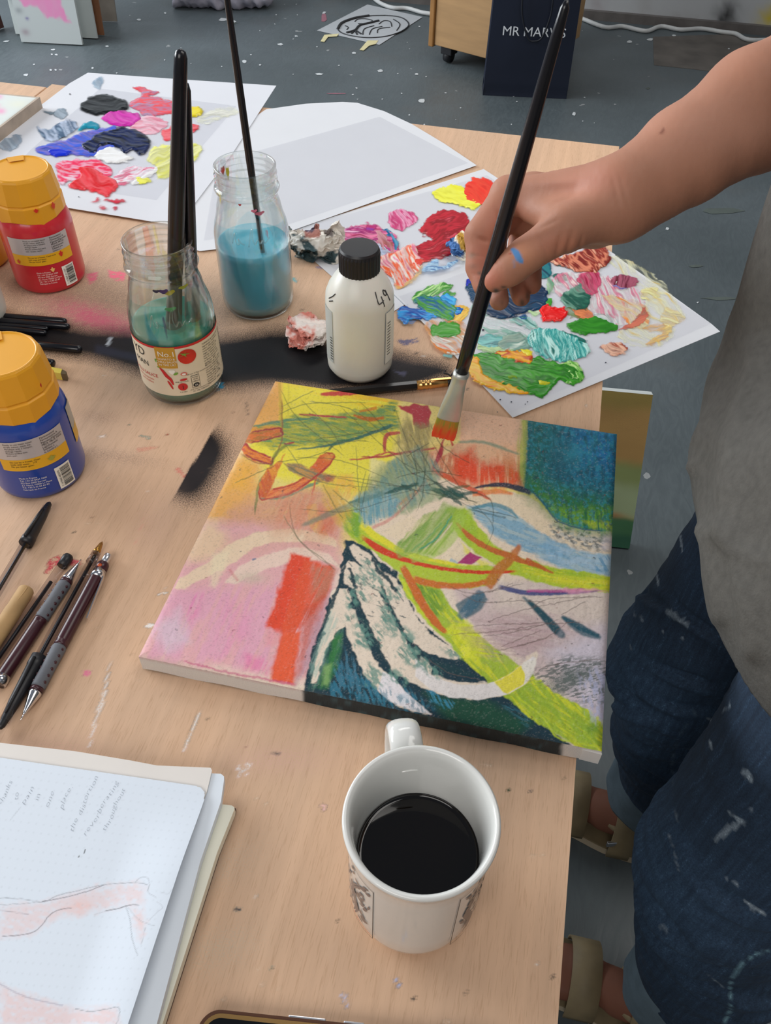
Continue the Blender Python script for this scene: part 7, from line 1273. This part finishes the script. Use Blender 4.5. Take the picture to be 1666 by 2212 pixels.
# ================================================================== mug and coffee
bM = np.array([-.0130, .1770, T]); mug = empty('mug', tuple(bM), 'white ceramic mug with brown leaf print, holding black coffee beside the canvas', 'mug')
M_cer = pm('white_glaze', '#d6d6d2', .12, .015, 8, k=.86, coat=.4)
MP = [(.0001, .003), (.0255, .003), (.0265, .0002), (.0285, .0), (.0325, .0035), (.0352, .009), (.0364, .016), (.0368, .03), (.0370, .085), (.0372, .095), (.0380, .1005), (.0392, .1045), (.0398, .1068), (.0395, .1082), (.0385, .1088), (.0372, .1083), (.0362, .1068), (.0350, .102), (.0338, .092), (.0332, .080), (.0330, .040), (.0328, .020), (.031, .011), (.026, .008), (.0001, .007)]
lathe('body', MP, bM, M_cer, mug, 96)
ha = radians(110); hd = np.array([cos(ha), sin(ha), 0]); hs = np.array([-hd[1], hd[0], 0])
P = catmull([(.0355, .088), (.046, .0945), (.057, .0935), (.0640, .084), (.0650, .065), (.060, .047), (.050, .034), (.0355, .027)], 8); V = []; F = []; n = 20
for i, (r, z) in enumerate(P):
    t = P[min(i+1, len(P)-1)]-P[max(i-1, 0)]; t /= np.hypot(*t); nr = hd*(-t[1])+np.array([0, 0, t[0]])
    for q in range(n):
        a = 2*pi*q/n; V.append(bM+hd*r+np.array([0, 0, z])+nr*.0042*sin(a)*1.0+hs*.0092*np.sign(cos(a))*abs(cos(a))**.8)
for i in range(len(P)-1):
    for q in range(n): F.append((i*n+q, i*n+(q+1) % n, (i+1)*n+(q+1) % n, (i+1)*n+q))
raw('handle', V, np.array(F), M_cer, mug, True)
# print: two framed panels of leafy strokes
M_br = pm('brown_print', '#6c5f5c', .3, .1); th = facing(bM)
def mpt(s, z, off=.0003): return cyl_pt(bM, .0369, th, s, z, off)
def mline(L_, w_, m, nm='printed_stroke', off=.0004):
    P = catmull(L_, 4); V = []; k = len(P)
    for i, (s, z) in enumerate(P):
        t = P[min(i+1, k-1)]-P[max(i-1, 0)]; t = t/(np.hypot(*t)+1e-9); ww = (w_ if nm == 'print_frame' else w_*(.25+sin(pi*i/(k-1))**.8))
        V += [mpt(s-t[1]*ww, z+t[0]*ww, off), mpt(s+t[1]*ww, z-t[0]*ww, off)]
    raw(nm, V, [(2*i, 2*i+1, 2*i+3, 2*i+2) for i in range(k-1)], m, mug, False)
for a0, a1, sd_ in [(-.068, -.0200, 3), (.0255, .070, 8)]:
    for L_ in [[(a0, .015), (a1, .015)], [(a0, .087), (a1, .087)], [(a1, .015), (a1, .087)], [(a0, .015), (a0, .087)]]: mline(np.array([np.array(L_[0])+(np.array(L_[1])-np.array(L_[0]))*t_ for t_ in np.linspace(0, 1, 8)]), .00022, M_ltxt, 'print_frame')
    rr = random.Random(sd_)
    for k_ in range(46):
        s = rr.uniform(a0+.003, a1-.003); z = rr.uniform(.024, .082); a = rr.uniform(-.9, .9)+(pi/2.6 if rr.random() < .6 else -pi/3); l = rr.uniform(.004, .009); c_ = rr.uniform(-.5, .5)
        L_ = [(s, z), (s+l*.5*cos(a), z+l*.5*sin(a)), (s+l*cos(a+c_), z+l*sin(a+c_))]
        if all(a0+.001 < q[0] < a1-.001 and .018 < q[1] < .086 for q in L_): mline(L_, rr.uniform(.0006, .0013), M_br)
    for k_ in range(5):
        s = rr.uniform(a0+.006, a1-.008); mline([(s, .020), (s+.003, .035), (s-.002, .052), (s+.005, .070)], .0009, M_br)
ctext('Leaf & Blossom', bM, .0369, -.0440, .0195, .0036, M_pink, mug, .0006, rot=-.05)
cz = .0635; cf = lathe('coffee', [(.0001, .0085), (.025, .0095), (.0305, .0125), (.0325, .022), (.0327, .040), (.0328, cz-.004), (.0329, cz+.0012), (.0326, cz+.0006), (.0321, cz), (.0313, cz-.0004), (.0300, cz-.0006), (.0001, cz-.0006)], bM, pm('black_coffee', '#0c0604', .03, .1, k=1), None, 80); tag(cf, 'black coffee filling the white mug just over half way', 'coffee')
# ================================================================== pens
fp = fr(0, 680, 2.405)
def P3(x, y, z): X_, Y_ = fp([(x, y)])[0]; return at(X_, Y_, z)
M_clear = glassmat('clear_plastic', (.84, .82, .83), (.22, .22, .25)); M_ink2 = pm('ink_tube', '#17171c', .3, k=1); M_maroon = pm('maroon_plastic', '#3c1a22', .3, .1, k=.9); M_grip = pm('grey_rubber_grip', '#5a5c62', .7, .08, bump=.2, bscale=400); M_brass = pm('brass_tip', '#a87c3c', .3, metal=.9); M_chrome = pm('chrome', '#c4c4c8', .15, metal=1.0)
def ballpoint(label, A, B, capA=None, capB=None, plugA=False, tipA=False, inkfrom=0.0, inkto=1.0):
    """clear six-sided ballpoint from A to B"""
    o = empty('ballpoint_pen', tuple((A+B)/2), label, 'pen'); u = (B-A)/np.linalg.norm(B-A); L = np.linalg.norm(B-A); r = .0041
    a0 = A+u*(.012 if tipA else 0); rod('barrel', a0, B, [(0, r), (1, r)], M_clear, o, 6, False)
    rod('ink_tube', A+u*L*inkfrom, A+u*L*inkto, [(0, .0015), (1, .0015)], M_ink2, o, 8)
    if plugA: rod('end_plug', A-u*.002, A+u*.009, [(0, .0034), (.15, .0043), (1, .0040)], M_blackmat, o, 16)
    if tipA: rod('tip_cone', A, A+u*.012, [(0, .0005), (.12, .0007), (.14, .0014), (.8, .0028), (1, .0029)], M_brass, o, 16); rod('nose', A+u*.0115, A+u*.022, [(0, .003), (1, .0042)], M_clear, o, 12)
    for e, s in ((capA, 1), (capB, -1)):
        if e is not None:
            q = A if s == 1 else B; c_ = rod('cap', q-u*.006*s, q+u*e*s, [(0, .0012), (.04, .0024), (.35, .0042), (.85, .0052), (.86, .0056), (1, .0056)], M_blackmat, o, 20)
            rod('cap_clip', q+u*.004*s+np.array([0, 0, .004]), q+u*e*.92*s+np.array([0, 0, .0062]), [(0, .0006), (.2, .0014), (1, .0014)], M_blackmat, c_, 8)
    return o
z = T+.0058
ballpoint('clear ballpoint with its black cap on, alone on the left of the pen group', P3(243, 1003, z), P3(-120, 1620, z), capA=.040, inkfrom=.12)
z = T+.0044
ballpoint('clear ballpoint lying with its black end plug up by the red smudge', P3(352, 1262, z), P3(-130, 1960, z), plugA=True, inkfrom=.20)
ballpoint('clear ballpoint with bare brass tip, its black cap at the lower end', P3(531, 1180, z+.0004), P3(22, 2110, z+.0008), capB=.052, tipA=True, inkfrom=.09)
def mech(label, tipP, endP, button=True, clip=True):
    o = empty('mechanical_pencil', tuple((tipP+endP)/2), label, 'pencil'); L = np.linalg.norm(endP-tipP); u = (endP-tipP)/L; q = lambda l: tipP+u*l
    rod('lead_sleeve', q(-.004), q(.003), [(0, .0004), (1, .0005)], M_chrome, o, 8); rod('cone', q(0), q(.018), [(0, .0008), (.1, .0012), (.9, .0044), (1, .0046)], M_chrome, o, 24)
    rod('collar', q(.018), q(.021), [(0, .0047), (1, .0047)], M_maroon, o, 24)
    V = []; n = 28; F = []; m_ = 50
    g = rod('grip', q(.021), q(.056), [(0, .0047), (.05, .0051), (.5, .0049), (.95, .0052), (1, .0047)], M_grip, o, 24)
    w_ = np.cross(u, [0, 0, 1.]); w_ /= np.linalg.norm(w_)
    for k_ in range(6):
        for sg in (-1, 1):
            c = q(.025+.0055*k_)+(w_*sg*.0042+np.array([0, 0, .0025])); bm = bmesh.new(); bmesh.ops.create_uvsphere(bm, u_segments=10, v_segments=6, radius=.0015); bmesh.ops.translate(bm, verts=bm.verts, vec=c-(w_*sg*.0006+np.array([0, 0, .0004]))); frombm('grip_dot', bm, M_maroon, g, True)
    rod('barrel', q(.056), q(L-.014), [(0, .0050), (.03, .0050), (.035, .0047), (.05, .0050), (.055, .0047), (.07, .0050), (.92, .0050), (1, .0048)], M_maroon, o, 24)
    rod('end_ring', q(L-.021), q(L-.014), [(0, .0052), (1, .0052)], M_chrome, o, 24)
    if button:
        rod('end_sleeve', q(L-.014), q(L-.006), [(0, .0049), (.8, .0047), (1, .004)], M_maroon, o, 24); rod('push_button', q(L-.006), q(L+.003), [(0, .0030), (.9, .0030), (1, .0026)], M_silver, o, 20)
        c = q(L-.0105)+np.array([0, -.001, .0046]); bm = bmesh.new(); bmesh.ops.create_uvsphere(bm, u_segments=12, v_segments=6, radius=.0018); bmesh.ops.scale(bm, verts=bm.verts, vec=(1, 1, .4)); bmesh.ops.translate(bm, verts=bm.verts, vec=c); frombm('red_dot', bm, pm('orange_dot', '#b04818', .4), o, True)
    if clip:
        sd = -w_ if (-w_)[0] > 0 else w_; c0 = q(L-.019)+sd*.0048; c1 = q(L-.058)+sd*.0085
        V = []; 
        for t_ in np.linspace(0, 1, 12):
            c = c0+(c1-c0)*t_; w2 = .0018*(1-.4*t_); e = np.array([0, 0, 1.]); V += [c-e*w2+sd*.0, c+e*w2, c+e*w2+sd*.0008, c-e*w2+sd*.0008]
        F = [(4*i+a, 4*i+(a+1) % 4, 4*i+4+(a+1) % 4, 4*i+4+a) for i in range(11) for a in range(4)]+[(3, 2, 1, 0), (44, 45, 46, 47)]
        raw('clip', V, F, M_chrome, o, False)
    return o
z = T+.0054
mech('maroon mechanical pencil with grey grip pointing away, between two ballpoints', P3(408, 1290, z), P3(-70, 2010, z), False, False)
mech('maroon mechanical pencil with chrome clip, rightmost of the pens, tip towards the sketchbook', P3(122, 2078, z), P3(556, 1262, z))
sr = empty('blending_stump', tuple(P3(60, 1540, T+.006)), 'rolled brown paper blending stump among the pens', 'blending stump')
ms = pm('kraft_paper', '#a8875c', .75, .12, 60, bump=.15)
A, B = P3(140, 1425, T+.0062), P3(-90, 1790, T+.0062); rod('roll', A, B, [(0, .0052), (.02, .0060), (.3, .0061), (.31, .0064), (1, .0062)], ms, sr, 28)
V_ = (B-A)/np.linalg.norm(B-A); tube('paper_seam', [A+V_*l+np.array([.003*cos(l*60), .003*sin(l*60)*0, .0054]) for l in np.linspace(.002, .05, 8)], .0004, ms, sr, 5)
# lying black brush handles and the craft knife
f3 = fr(0, 560, 7.573)
def H3(x, y, z): X_, Y_ = f3([(x, y)])[0]; return at(X_, Y_, z)
for i, (a, b_, r, lab) in enumerate([((1090, 1015), (150, 945), .0036, 'black brush handle lying by the white bottle, farthest of the five'), ((1140, 1100), (180, 1023), .0036, 'black brush handle lying second from the red pot, longest of the upper group'), ((790, 1135), (190, 1090), .0026, 'thin short black brush handle under the two longer ones'), ((765, 1205), (210, 1150), .0030, 'short black brush handle, lowest of the tight group of four'), ((1335, 1478), (650, 1405), .0040, 'thick black brush handle lying alone on the edge of the sprayed band'), ((888, 1708), (740, 1680), .0040, 'black brush end peeking out beside the yellow craft knife')]):
    A = H3(*a, T+r+.0003); B = H3(*b_, T+r+.0003); u = (B-A)/np.linalg.norm(B-A); Ln = .15 if i < 4 else (.085 if i == 4 else .05)
    if i == 5: B = A+u*Ln
    o = empty('paintbrush', tuple(A), lab, 'paintbrush')
    rod('handle', A, A+u*Ln, [(0, r*.5), (.012, r*.85), (.04, r), (1, r*1.1)], M_black, o, 18)
    if i < 4: rod('ferrule', A+u*Ln, A+u*(Ln+.02), [(0, r*1.1), (1, r)], M_silver, o, 16); rod('bristles', A+u*(Ln+.02), A+u*(Ln+.035), [(0, r), (.6, r), (1, .001)], M_blackmat, o, 12)
kn = empty('craft_knife', tuple(H3(900, 1820, T)), 'yellow snap-off craft knife end showing beside the blue pot', 'knife')
P_ = [H3(760, 1745, T+.009), H3(1015, 1795, T+.009), H3(990, 1865, T+.009), H3(750, 1850, T+.009)]; e_ = (P_[0]-P_[1])[:2]; e_ /= np.linalg.norm(e_)
slab('handle', [P_[0][:2]+e_*.03, P_[1][:2], P_[2][:2], P_[3][:2]+e_*.03], T+.0005, T+.009, pm('knife_yellow', '#c8b44c', .4), kn)
slab('end_cap', [P_[1][:2], H3(1085, 1835, T+.0085)[:2], H3(1075, 1880, T+.0085)[:2], P_[2][:2]], T+.0005, T+.0085, pm('dark_knife_cap', '#54482f', .5, .2, 60), kn)
# pencil with gold end
gp = empty('pencil', tuple(at(940, 826, T)), 'black pencil with ribbed gold cap and stylus tip, behind the canvas', 'pencil')
A, B = at(974, 825, T+.0052), at(560, 866, T+.0052); u = (B-A)/np.linalg.norm(B-A); B = A+u*.150
rod('stylus_tip', A-u*.002, A+u*.004, [(0, .0014), (.2, .0028), (.6, .0040), (1, .0042)], M_blackmat, gp, 20)
rod('gold_cap', A+u*.004, A+u*.034, [(0, .0045), (.5, .0045), (.52, .0049), (.56, .0049), (.58, .0044), (.64, .0044), (.66, .0049), (.70, .0049), (.72, .0044), (.80, .0044), (.82, .0049), (.86, .0049), (.88, .0045), (1, .0045)], M_gold, gp, 32)
rod('barrel', A+u*.034, B, [(0, .0046), (1, .0046)], M_black, gp, 6, False); 
bm = box_bm(tuple(A+u*.010+np.array([0, 0, .0048])), (.020, .003, .0008), atan2(u[1], u[0]), .0003); frombm('gold_clip', bm, M_gold, gp)
# little curled black shaving
sh = tube('pencil_shaving', [at(x, y, T+.001+z_) for x, y, z_ in [(963, 800, 0), (960, 806, .001), (968, 808, .002), (974, 812, .001), (978, 806, .003), (985, 806, .001)]], .0008, M_blackmat, None, 6); tag(sh, 'tiny curled black shaving beside the gold pencil end', 'shaving')
# ================================================================== crumpled tissues
def tissue(label, c, r, squash, seed, base, pats, rough=.8):
    n = 190; g1, g2, F = gridmesh(-1, 1, -1, 1, 2/n); rr = np.random.RandomState(seed*13)
    k_ = np.maximum(abs(g1), abs(g2)); h_ = np.hypot(g1, g2)+1e-9; V = np.stack([g1*k_/h_*1.9, g2*k_/h_*1.9, .35*(fbm(g1*2+5, g2*2+5, seed)-.5)+.25*(fbm(g1*7+5, g2*7+5, seed+1)-.5)], 1)
    for i in range(34):
        nn_ = rr.normal(size=3); nn_ /= np.linalg.norm(nn_); ext = .42+.75*(1-i/34)*rr.rand(); s_ = V@nn_-ext+(fbm(g1*3, g2*3, i % 11)-.5)*.25; V = V-np.outer(np.maximum(s_, 0)*1.85, nn_)
    V = (V-V.mean(0))*np.array(squash)*r*1.25; V = V+(fbm(g1*16, g2*16, seed+2)-.5)[:, None]*np.array([.05, .05, .12])*r
    V[:, 2] -= np.percentile(V[:, 2], 4); V[:, 2] = np.maximum(V[:, 2], .0002+.0002*rr.rand(len(V))); V = V+np.array(c); a, b_ = g1, g2
    X_, Y_ = proj(V); p_ = Pt(X_, Y_, base); p_.c *= (.94+.1*fbm(a*9, b_*9, 3))[:, None]
    for q in pats: p_.poly(*q)
    o = raw('crumpled_tissue', V, F, am('tissue_%d' % seed, rough, bump=('noise', 350, .4)), None, True, np.clip(p_.c, 0, .92)); return tag(o, label, 'tissue')
q6 = lambda L: f6(L)
tissue('crumpled tissue stained dark teal, beside the blue-water jar', at(684, 552, T+.0012), .038, (1.15, .95, 1.0), 2, '#d4cfc6', [(q6([(60, 520), (240, 640), (330, 740), (520, 720), (420, 840), (200, 840), (60, 660)]), '#143c44', .95, 5, 14, (20, 14, 6, .1, .4)), (q6([(200, 500), (330, 430), (360, 500), (320, 600), (230, 600)]), '#9c4c40', .8, 5, 10), (q6([(190, 480), (290, 500), (280, 560), (200, 540)]), '#24405c', .8, 5, 8), (q6([(380, 380), (470, 380), (470, 440), (400, 470)]), '#5c6478', .6, 5, 8), (q6([(80, 560), (200, 580), (230, 700), (100, 680)]), '#e0dcd4', .7, 6, 14), (q6([(370, 540), (450, 540), (440, 600), (380, 600)]), '#3c2c34', .8, 4, 6)])
tissue('crumpled tissue stained coral pink, left of the white bottle', at(666, 736, T), .036, (.95, 1.1, .75), 6, '#dcd2cc', [(q6([(50, 1180), (300, 1130), (330, 1250), (140, 1230), (140, 1330), (300, 1320), (250, 1450), (160, 1560), (40, 1540), (60, 1300)]), '#c4604c', .85, 10, 14, (30, 14, 7, .1, .45))])
tissue('small wad of tissue with blue and ochre paint by the index finger', at(994, 548, T+.0034), .026, (.9, 1.0, .95), 9, '#dcd8cc', [(q6([(1320, 560), (1420, 520), (1420, 620), (1480, 680), (1480, 760), (1360, 740)]), '#1c5c9c', .95, 5, 8, (60, 14, 6, .0, .3)), (q6([(1420, 560), (1500, 560), (1560, 640), (1500, 720), (1430, 640)]), '#bc9028', .95, 5, 8)])
# clear scrap of film with blue paint
P_ = [at(x, y, T+.0045) for x, y in q6([(1140, 910), (1170, 850), (1260, 780), (1400, 745), (1480, 735), (1500, 800), (1440, 850), (1300, 890)])]
fs = raw('plastic_film_scrap', [tuple(p+np.array([0, 0, .004*abs(sin(i*1.3))])) for i, p in enumerate(P_)], [tuple(range(8))[::-1]], M_acet, None, False); tag(fs, 'curled scrap of clear film with blue paint under the hand', 'film scrap')
ob = dab(fs, T+.0046, q6([(1155, 880), (1180, 830), (1270, 770), (1290, 830), (1330, 830), (1440, 770), (1400, 830), (1260, 870)]), ['#2c74b0', '#a8c8dc', '#1c5c98'], 20, .0006, .9, 12, .0008, 3, 3, True)
# ================================================================== sketchbooks
def skb(): pass
fb = fr(0, 1580, 2.45)
def B3(x, y, z): X_, Y_ = fb([(x, y)])[0]; return at(X_, Y_, z)
def bookpoly(cor, z, rc, far=-400, low=1900, fold=None):
    """page outline from photo points (top edge, corner, right edge), closed off-frame"""
    return [B3(x, y, z)[:2] for x, y in cor]
M_page = pm('page_paper', '#d3dae2', .7, .01, k=.84); M_cream = pm('cream_page', '#dad8c8', .6, .02, k=.84); M_trc = pm('tracing_paper', '#d8d2cc', .5, .02, k=.84)
sk2 = empty('sketchbook', tuple(B3(900, 900, T)), 'cream-paged sketchbook with dark cover under the open white one', 'sketchbook')
zt = T+.010
pg = bookpoly([(-900, 180), (1100, 376), (1228, 392), (1241, 402), (1238, 420), (1150, 640), (860, 1548), (700, 2050), (-900, 1900)], zt, 0)
slab('page_block', pg, T+.003, zt, M_cream, sk2); pg2 = bookpoly([(-900, 190), (1232, 398), (1248, 408), (1246, 426), (1160, 650), (872, 1560), (712, 2060), (-900, 1910)], T+.003, 0)
slab('cover', pg2, T+.0005, T+.0032, pm('dark_brown_cover', '#3c2420', .5, .1), sk2)
sk1 = empty('sketchbook', tuple(B3(500, 800, T)), 'open white sketchbook with pencil notes and pale red chalk drawing', 'sketchbook')
z1 = zt+.006; P1_ = bookpoly([(-900, 60), (1125, 222), (1170, 224), (1186, 238), (1186, 256), (1170, 370), (1060, 690), (830, 1548), (680, 2050), (-900, 1900)], z1, 0); slab('page_block', P1_, zt+.0004, z1, M_page, sk1)
# tracing leaf and top page, curling up at its right edge
z2 = z1+.0012; P2_ = bookpoly([(-900, -30), (0, 60), (400, 105), (700, 155), (830, 180), (1115, 192), (1122, 206), (1095, 320), (1000, 560), (-900, 700)], z2, 0); slab('tracing_leaf', P2_, z1+.0003, z2, M_trc, sk1)
gu, gv, F = gridmesh(0, 1, 0, 1, 1/330)
zb_ = z2+.004
TLp, TRp, BRp, BLp = [B3(x, y, zb_)[:2] for x, y in ((-640, 38), (1100, 288), (680, 1560), (-1060, 1480))]
BRp = TRp+(BRp-TRp)*1.25; BLp = TLp+(BLp-TLp)*1.25
XY = (TLp*(1-gu)[:, None]+TRp*gu[:, None])*(1-gv)[:, None]+(BLp*(1-gu)[:, None]+BRp*gu[:, None])*gv[:, None]
# round the outer top corner
dx = (1-gu)*np.linalg.norm(TRp-TLp); dy = gv*np.linalg.norm(BRp-TRp); rcn = .007
lift = .0008+.0045*sm(.80, 1.0, gu)*sm(.02, .35, gv)
V = np.stack([XY[:, 0], XY[:, 1], z2+.0008+lift], 1)
ins = (dx < rcn) & (dy < rcn) & (np.hypot(rcn-dx, rcn-dy) > rcn)
F = F[~ins[F].any(1)]
X_, Y_ = proj(V); s = Pt(X_, Y_, '#d2dae4'); s.c = np.tile(lin('#d2dae4')/.84, (len(V), 1))
for P_, a_ in [([(0, 920), (220, 905), (380, 860), (540, 815), (720, 800), (770, 830), (760, 900), (660, 920), (540, 945), (400, 970), (300, 990), (230, 1030), (160, 1075), (0, 1085)], .34), ([(700, 930), (760, 960), (770, 1020), (745, 1110), (710, 1000)], .45), ([(0, 1340), (150, 1400), (330, 1450), (480, 1475), (620, 1460), (630, 1560), (0, 1560)], .42), ([(340, 930), (440, 890), (500, 920), (420, 980)], .4)]: s.poly(fb(P_), '#e0a494', a_, 20, 8, (10, 12, 8, -.1, .7))
g_ = '#7c828a'
for L_, w_, a_, h_ in [([(0, 882), (100, 884), (225, 902), (300, 870), (420, 840), (550, 812), (720, 800), (780, 812)], 1.4, .7, g_), ([(225, 900), (330, 880), (450, 850), (550, 812)], 1.6, .8, '#6a6670'), ([(0, 918), (140, 910), (230, 900)], 1.4, .5, g_), ([(0, 945), (80, 958), (150, 968)], 1.6, .6, '#8c8088'), ([(10, 1085), (100, 1078), (180, 1060), (225, 1020), (260, 975), (310, 945), (375, 934)], 1.8, .75, '#6c646c'), ([(560, 950), (610, 940), (665, 926), (700, 917), (732, 918)], 1.8, .8, '#4c4c54'), ([(665, 928), (690, 1000), (700, 1100), (730, 1188)], 1.4, .7, g_), ([(680, 935), (740, 1000), (820, 1030)], 1.2, .5, g_), ([(770, 1040), (745, 1140)], 1.2, .5, g_), ([(715, 800), (740, 775), (780, 775), (790, 810), (785, 850), (830, 880)], 1.3, .55, g_), ([(830, 900), (860, 930), (830, 960), (790, 1000)], 1.1, .4, g_), ([(850, 850), (890, 860), (915, 830)], 1.1, .4, g_), ([(500, 970), (560, 950)], 1.1, .4, g_), ([(0, 1335), (100, 1390), (210, 1425), (330, 1450)], 3.0, .5, '#948c9c'), ([(400, 1468), (480, 1482), (560, 1470), (625, 1460), (632, 1500), (615, 1548)], 1.6, .7, g_), ([(50, 475), (108, 402)], 1.2, .35, g_), ([(1060, 1210), (300, 1280)], 0, 0, g_), ([(446, 645), (452, 626)], 2.4, .9, '#44464a'), ([(416, 664), (419, 659)], 2.4, .9, '#44464a')]:
    if a_: s.stroke(fb(L_), w_, h_, a_, 1.4, .12, 1, False)
# dot grid
us, vs2 = dx/.005, dy/.005; dot = np.exp(-(((us-np.round(us))**2+(vs2-np.round(vs2))**2)/.010)); s.c *= (1-.10*dot)[:, None]
raw('open_page', V, F[:, ::-1], am('open_page_paper', .7), sk1, True, s.c)
# handwriting, each line running up the page
M_pen = pm('pencil_grey', '#a6acb4', .8, .05, k=1)
def hand(body, x0, y0, x1, y1, size_k, seed=1):
    A = B3(x0, y0, 0.0)*0+np.append(B3(x0, y0, z2+.0026)[:2], z2+.0026); B = np.append(B3(x1, y1, z2+.0026)[:2], z2+.0026); e = B-A; L = np.linalg.norm(e); e /= L; n = np.array([-e[1], e[0], 0]); rr = random.Random(seed)
    o = text('handwriting', body, 1.0, M_pen, sk1, lambda x, y, z: (x, y, z), 1.05, shear=.25, thin=.022)
    W_ = max(v.co.x for v in o.data.vertices)+parent_loc(sk1).x; po = np.array(parent_loc(sk1))
    for v in o.data.vertices:
        c = np.array(v.co)+po; x, y = c[0], c[1]; w = A+e*(x*L/W_)+n*(y*size_k+.0006*sin(x*2.1+seed)); zz = .0004; v.co = Vector(np.array([w[0], w[1], z2+.00185])-po)
hs_ = .0042
hand('to', 100, 358, 100, 318, hs_, 1); hand('pain', 128, 388, 176, 292, hs_, 2); hand('in', 200, 366, 208, 328, hs_, 3); hand('one', 246, 402, 290, 318, hs_, 4); hand('place.', 325, 412, 382, 292, hs_, 5); hand('the distortion', 385, 532, 516, 236, hs_, 6); hand('reverberating', 455, 556, 628, 262, hs_, 7); hand('throughout', 560, 528, 660, 300, hs_, 8); hand('thanks', 0, 385, 70, 262, hs_, 9)
# phone at the lower edge
ph = empty('phone', (-.06, .05, T), 'phone in a gold-edged case at the bottom edge, dark screen up', 'phone')
A = at(436, 2194, T+.009); B = at(800, 2219, T+.009); 
c0 = at(452, 2178, T+.009); e = (at(790, 2214, T+.009)-c0); e[2] = 0; e /= np.linalg.norm(e); n = np.array([e[1], -e[0], 0])
def rr_(ax, ay, Lx, Ly, r):
    P_ = []
    for cx_, cy_, a0 in [(r, r, pi), (Lx-r, r, 1.5*pi), (Lx-r, Ly-r, 0), (r, Ly-r, .5*pi)]:
        for t_ in np.linspace(0, pi/2, 9): P_.append((c0+e*(ax+cx_+r*cos(a0+t_))+n*(ay+cy_+r*sin(a0+t_)))[:2])
    return P_
slab('case', rr_(-.004, 0, .160, .080, .011), T+.0004, T+.0086, pm('brown_case', '#4c3020', .25, .1, coat=.4), ph)
slab('gold_rim', rr_(-.0022, .0018, .1564, .0764, .010), T+.0080, T+.0094, M_gold, ph); slab('screen', rr_(.0000, .0040, .152, .072, .008), T+.0090, T+.0099, pm('dark_screen', '#07080a', .08, .1, k=1), ph)
for a_, l_, nm in [(.0425, .020, 'volume_button'), (.0720, .011, 'power_button')]:
    c = c0+e*(a_+l_/2)+n*(-.0002); frombm(nm, box_bm((c[0], c[1], T+.0062), (l_, .0022, .0030), atan2(e[1], e[0]), .0005), M_silver, ph)
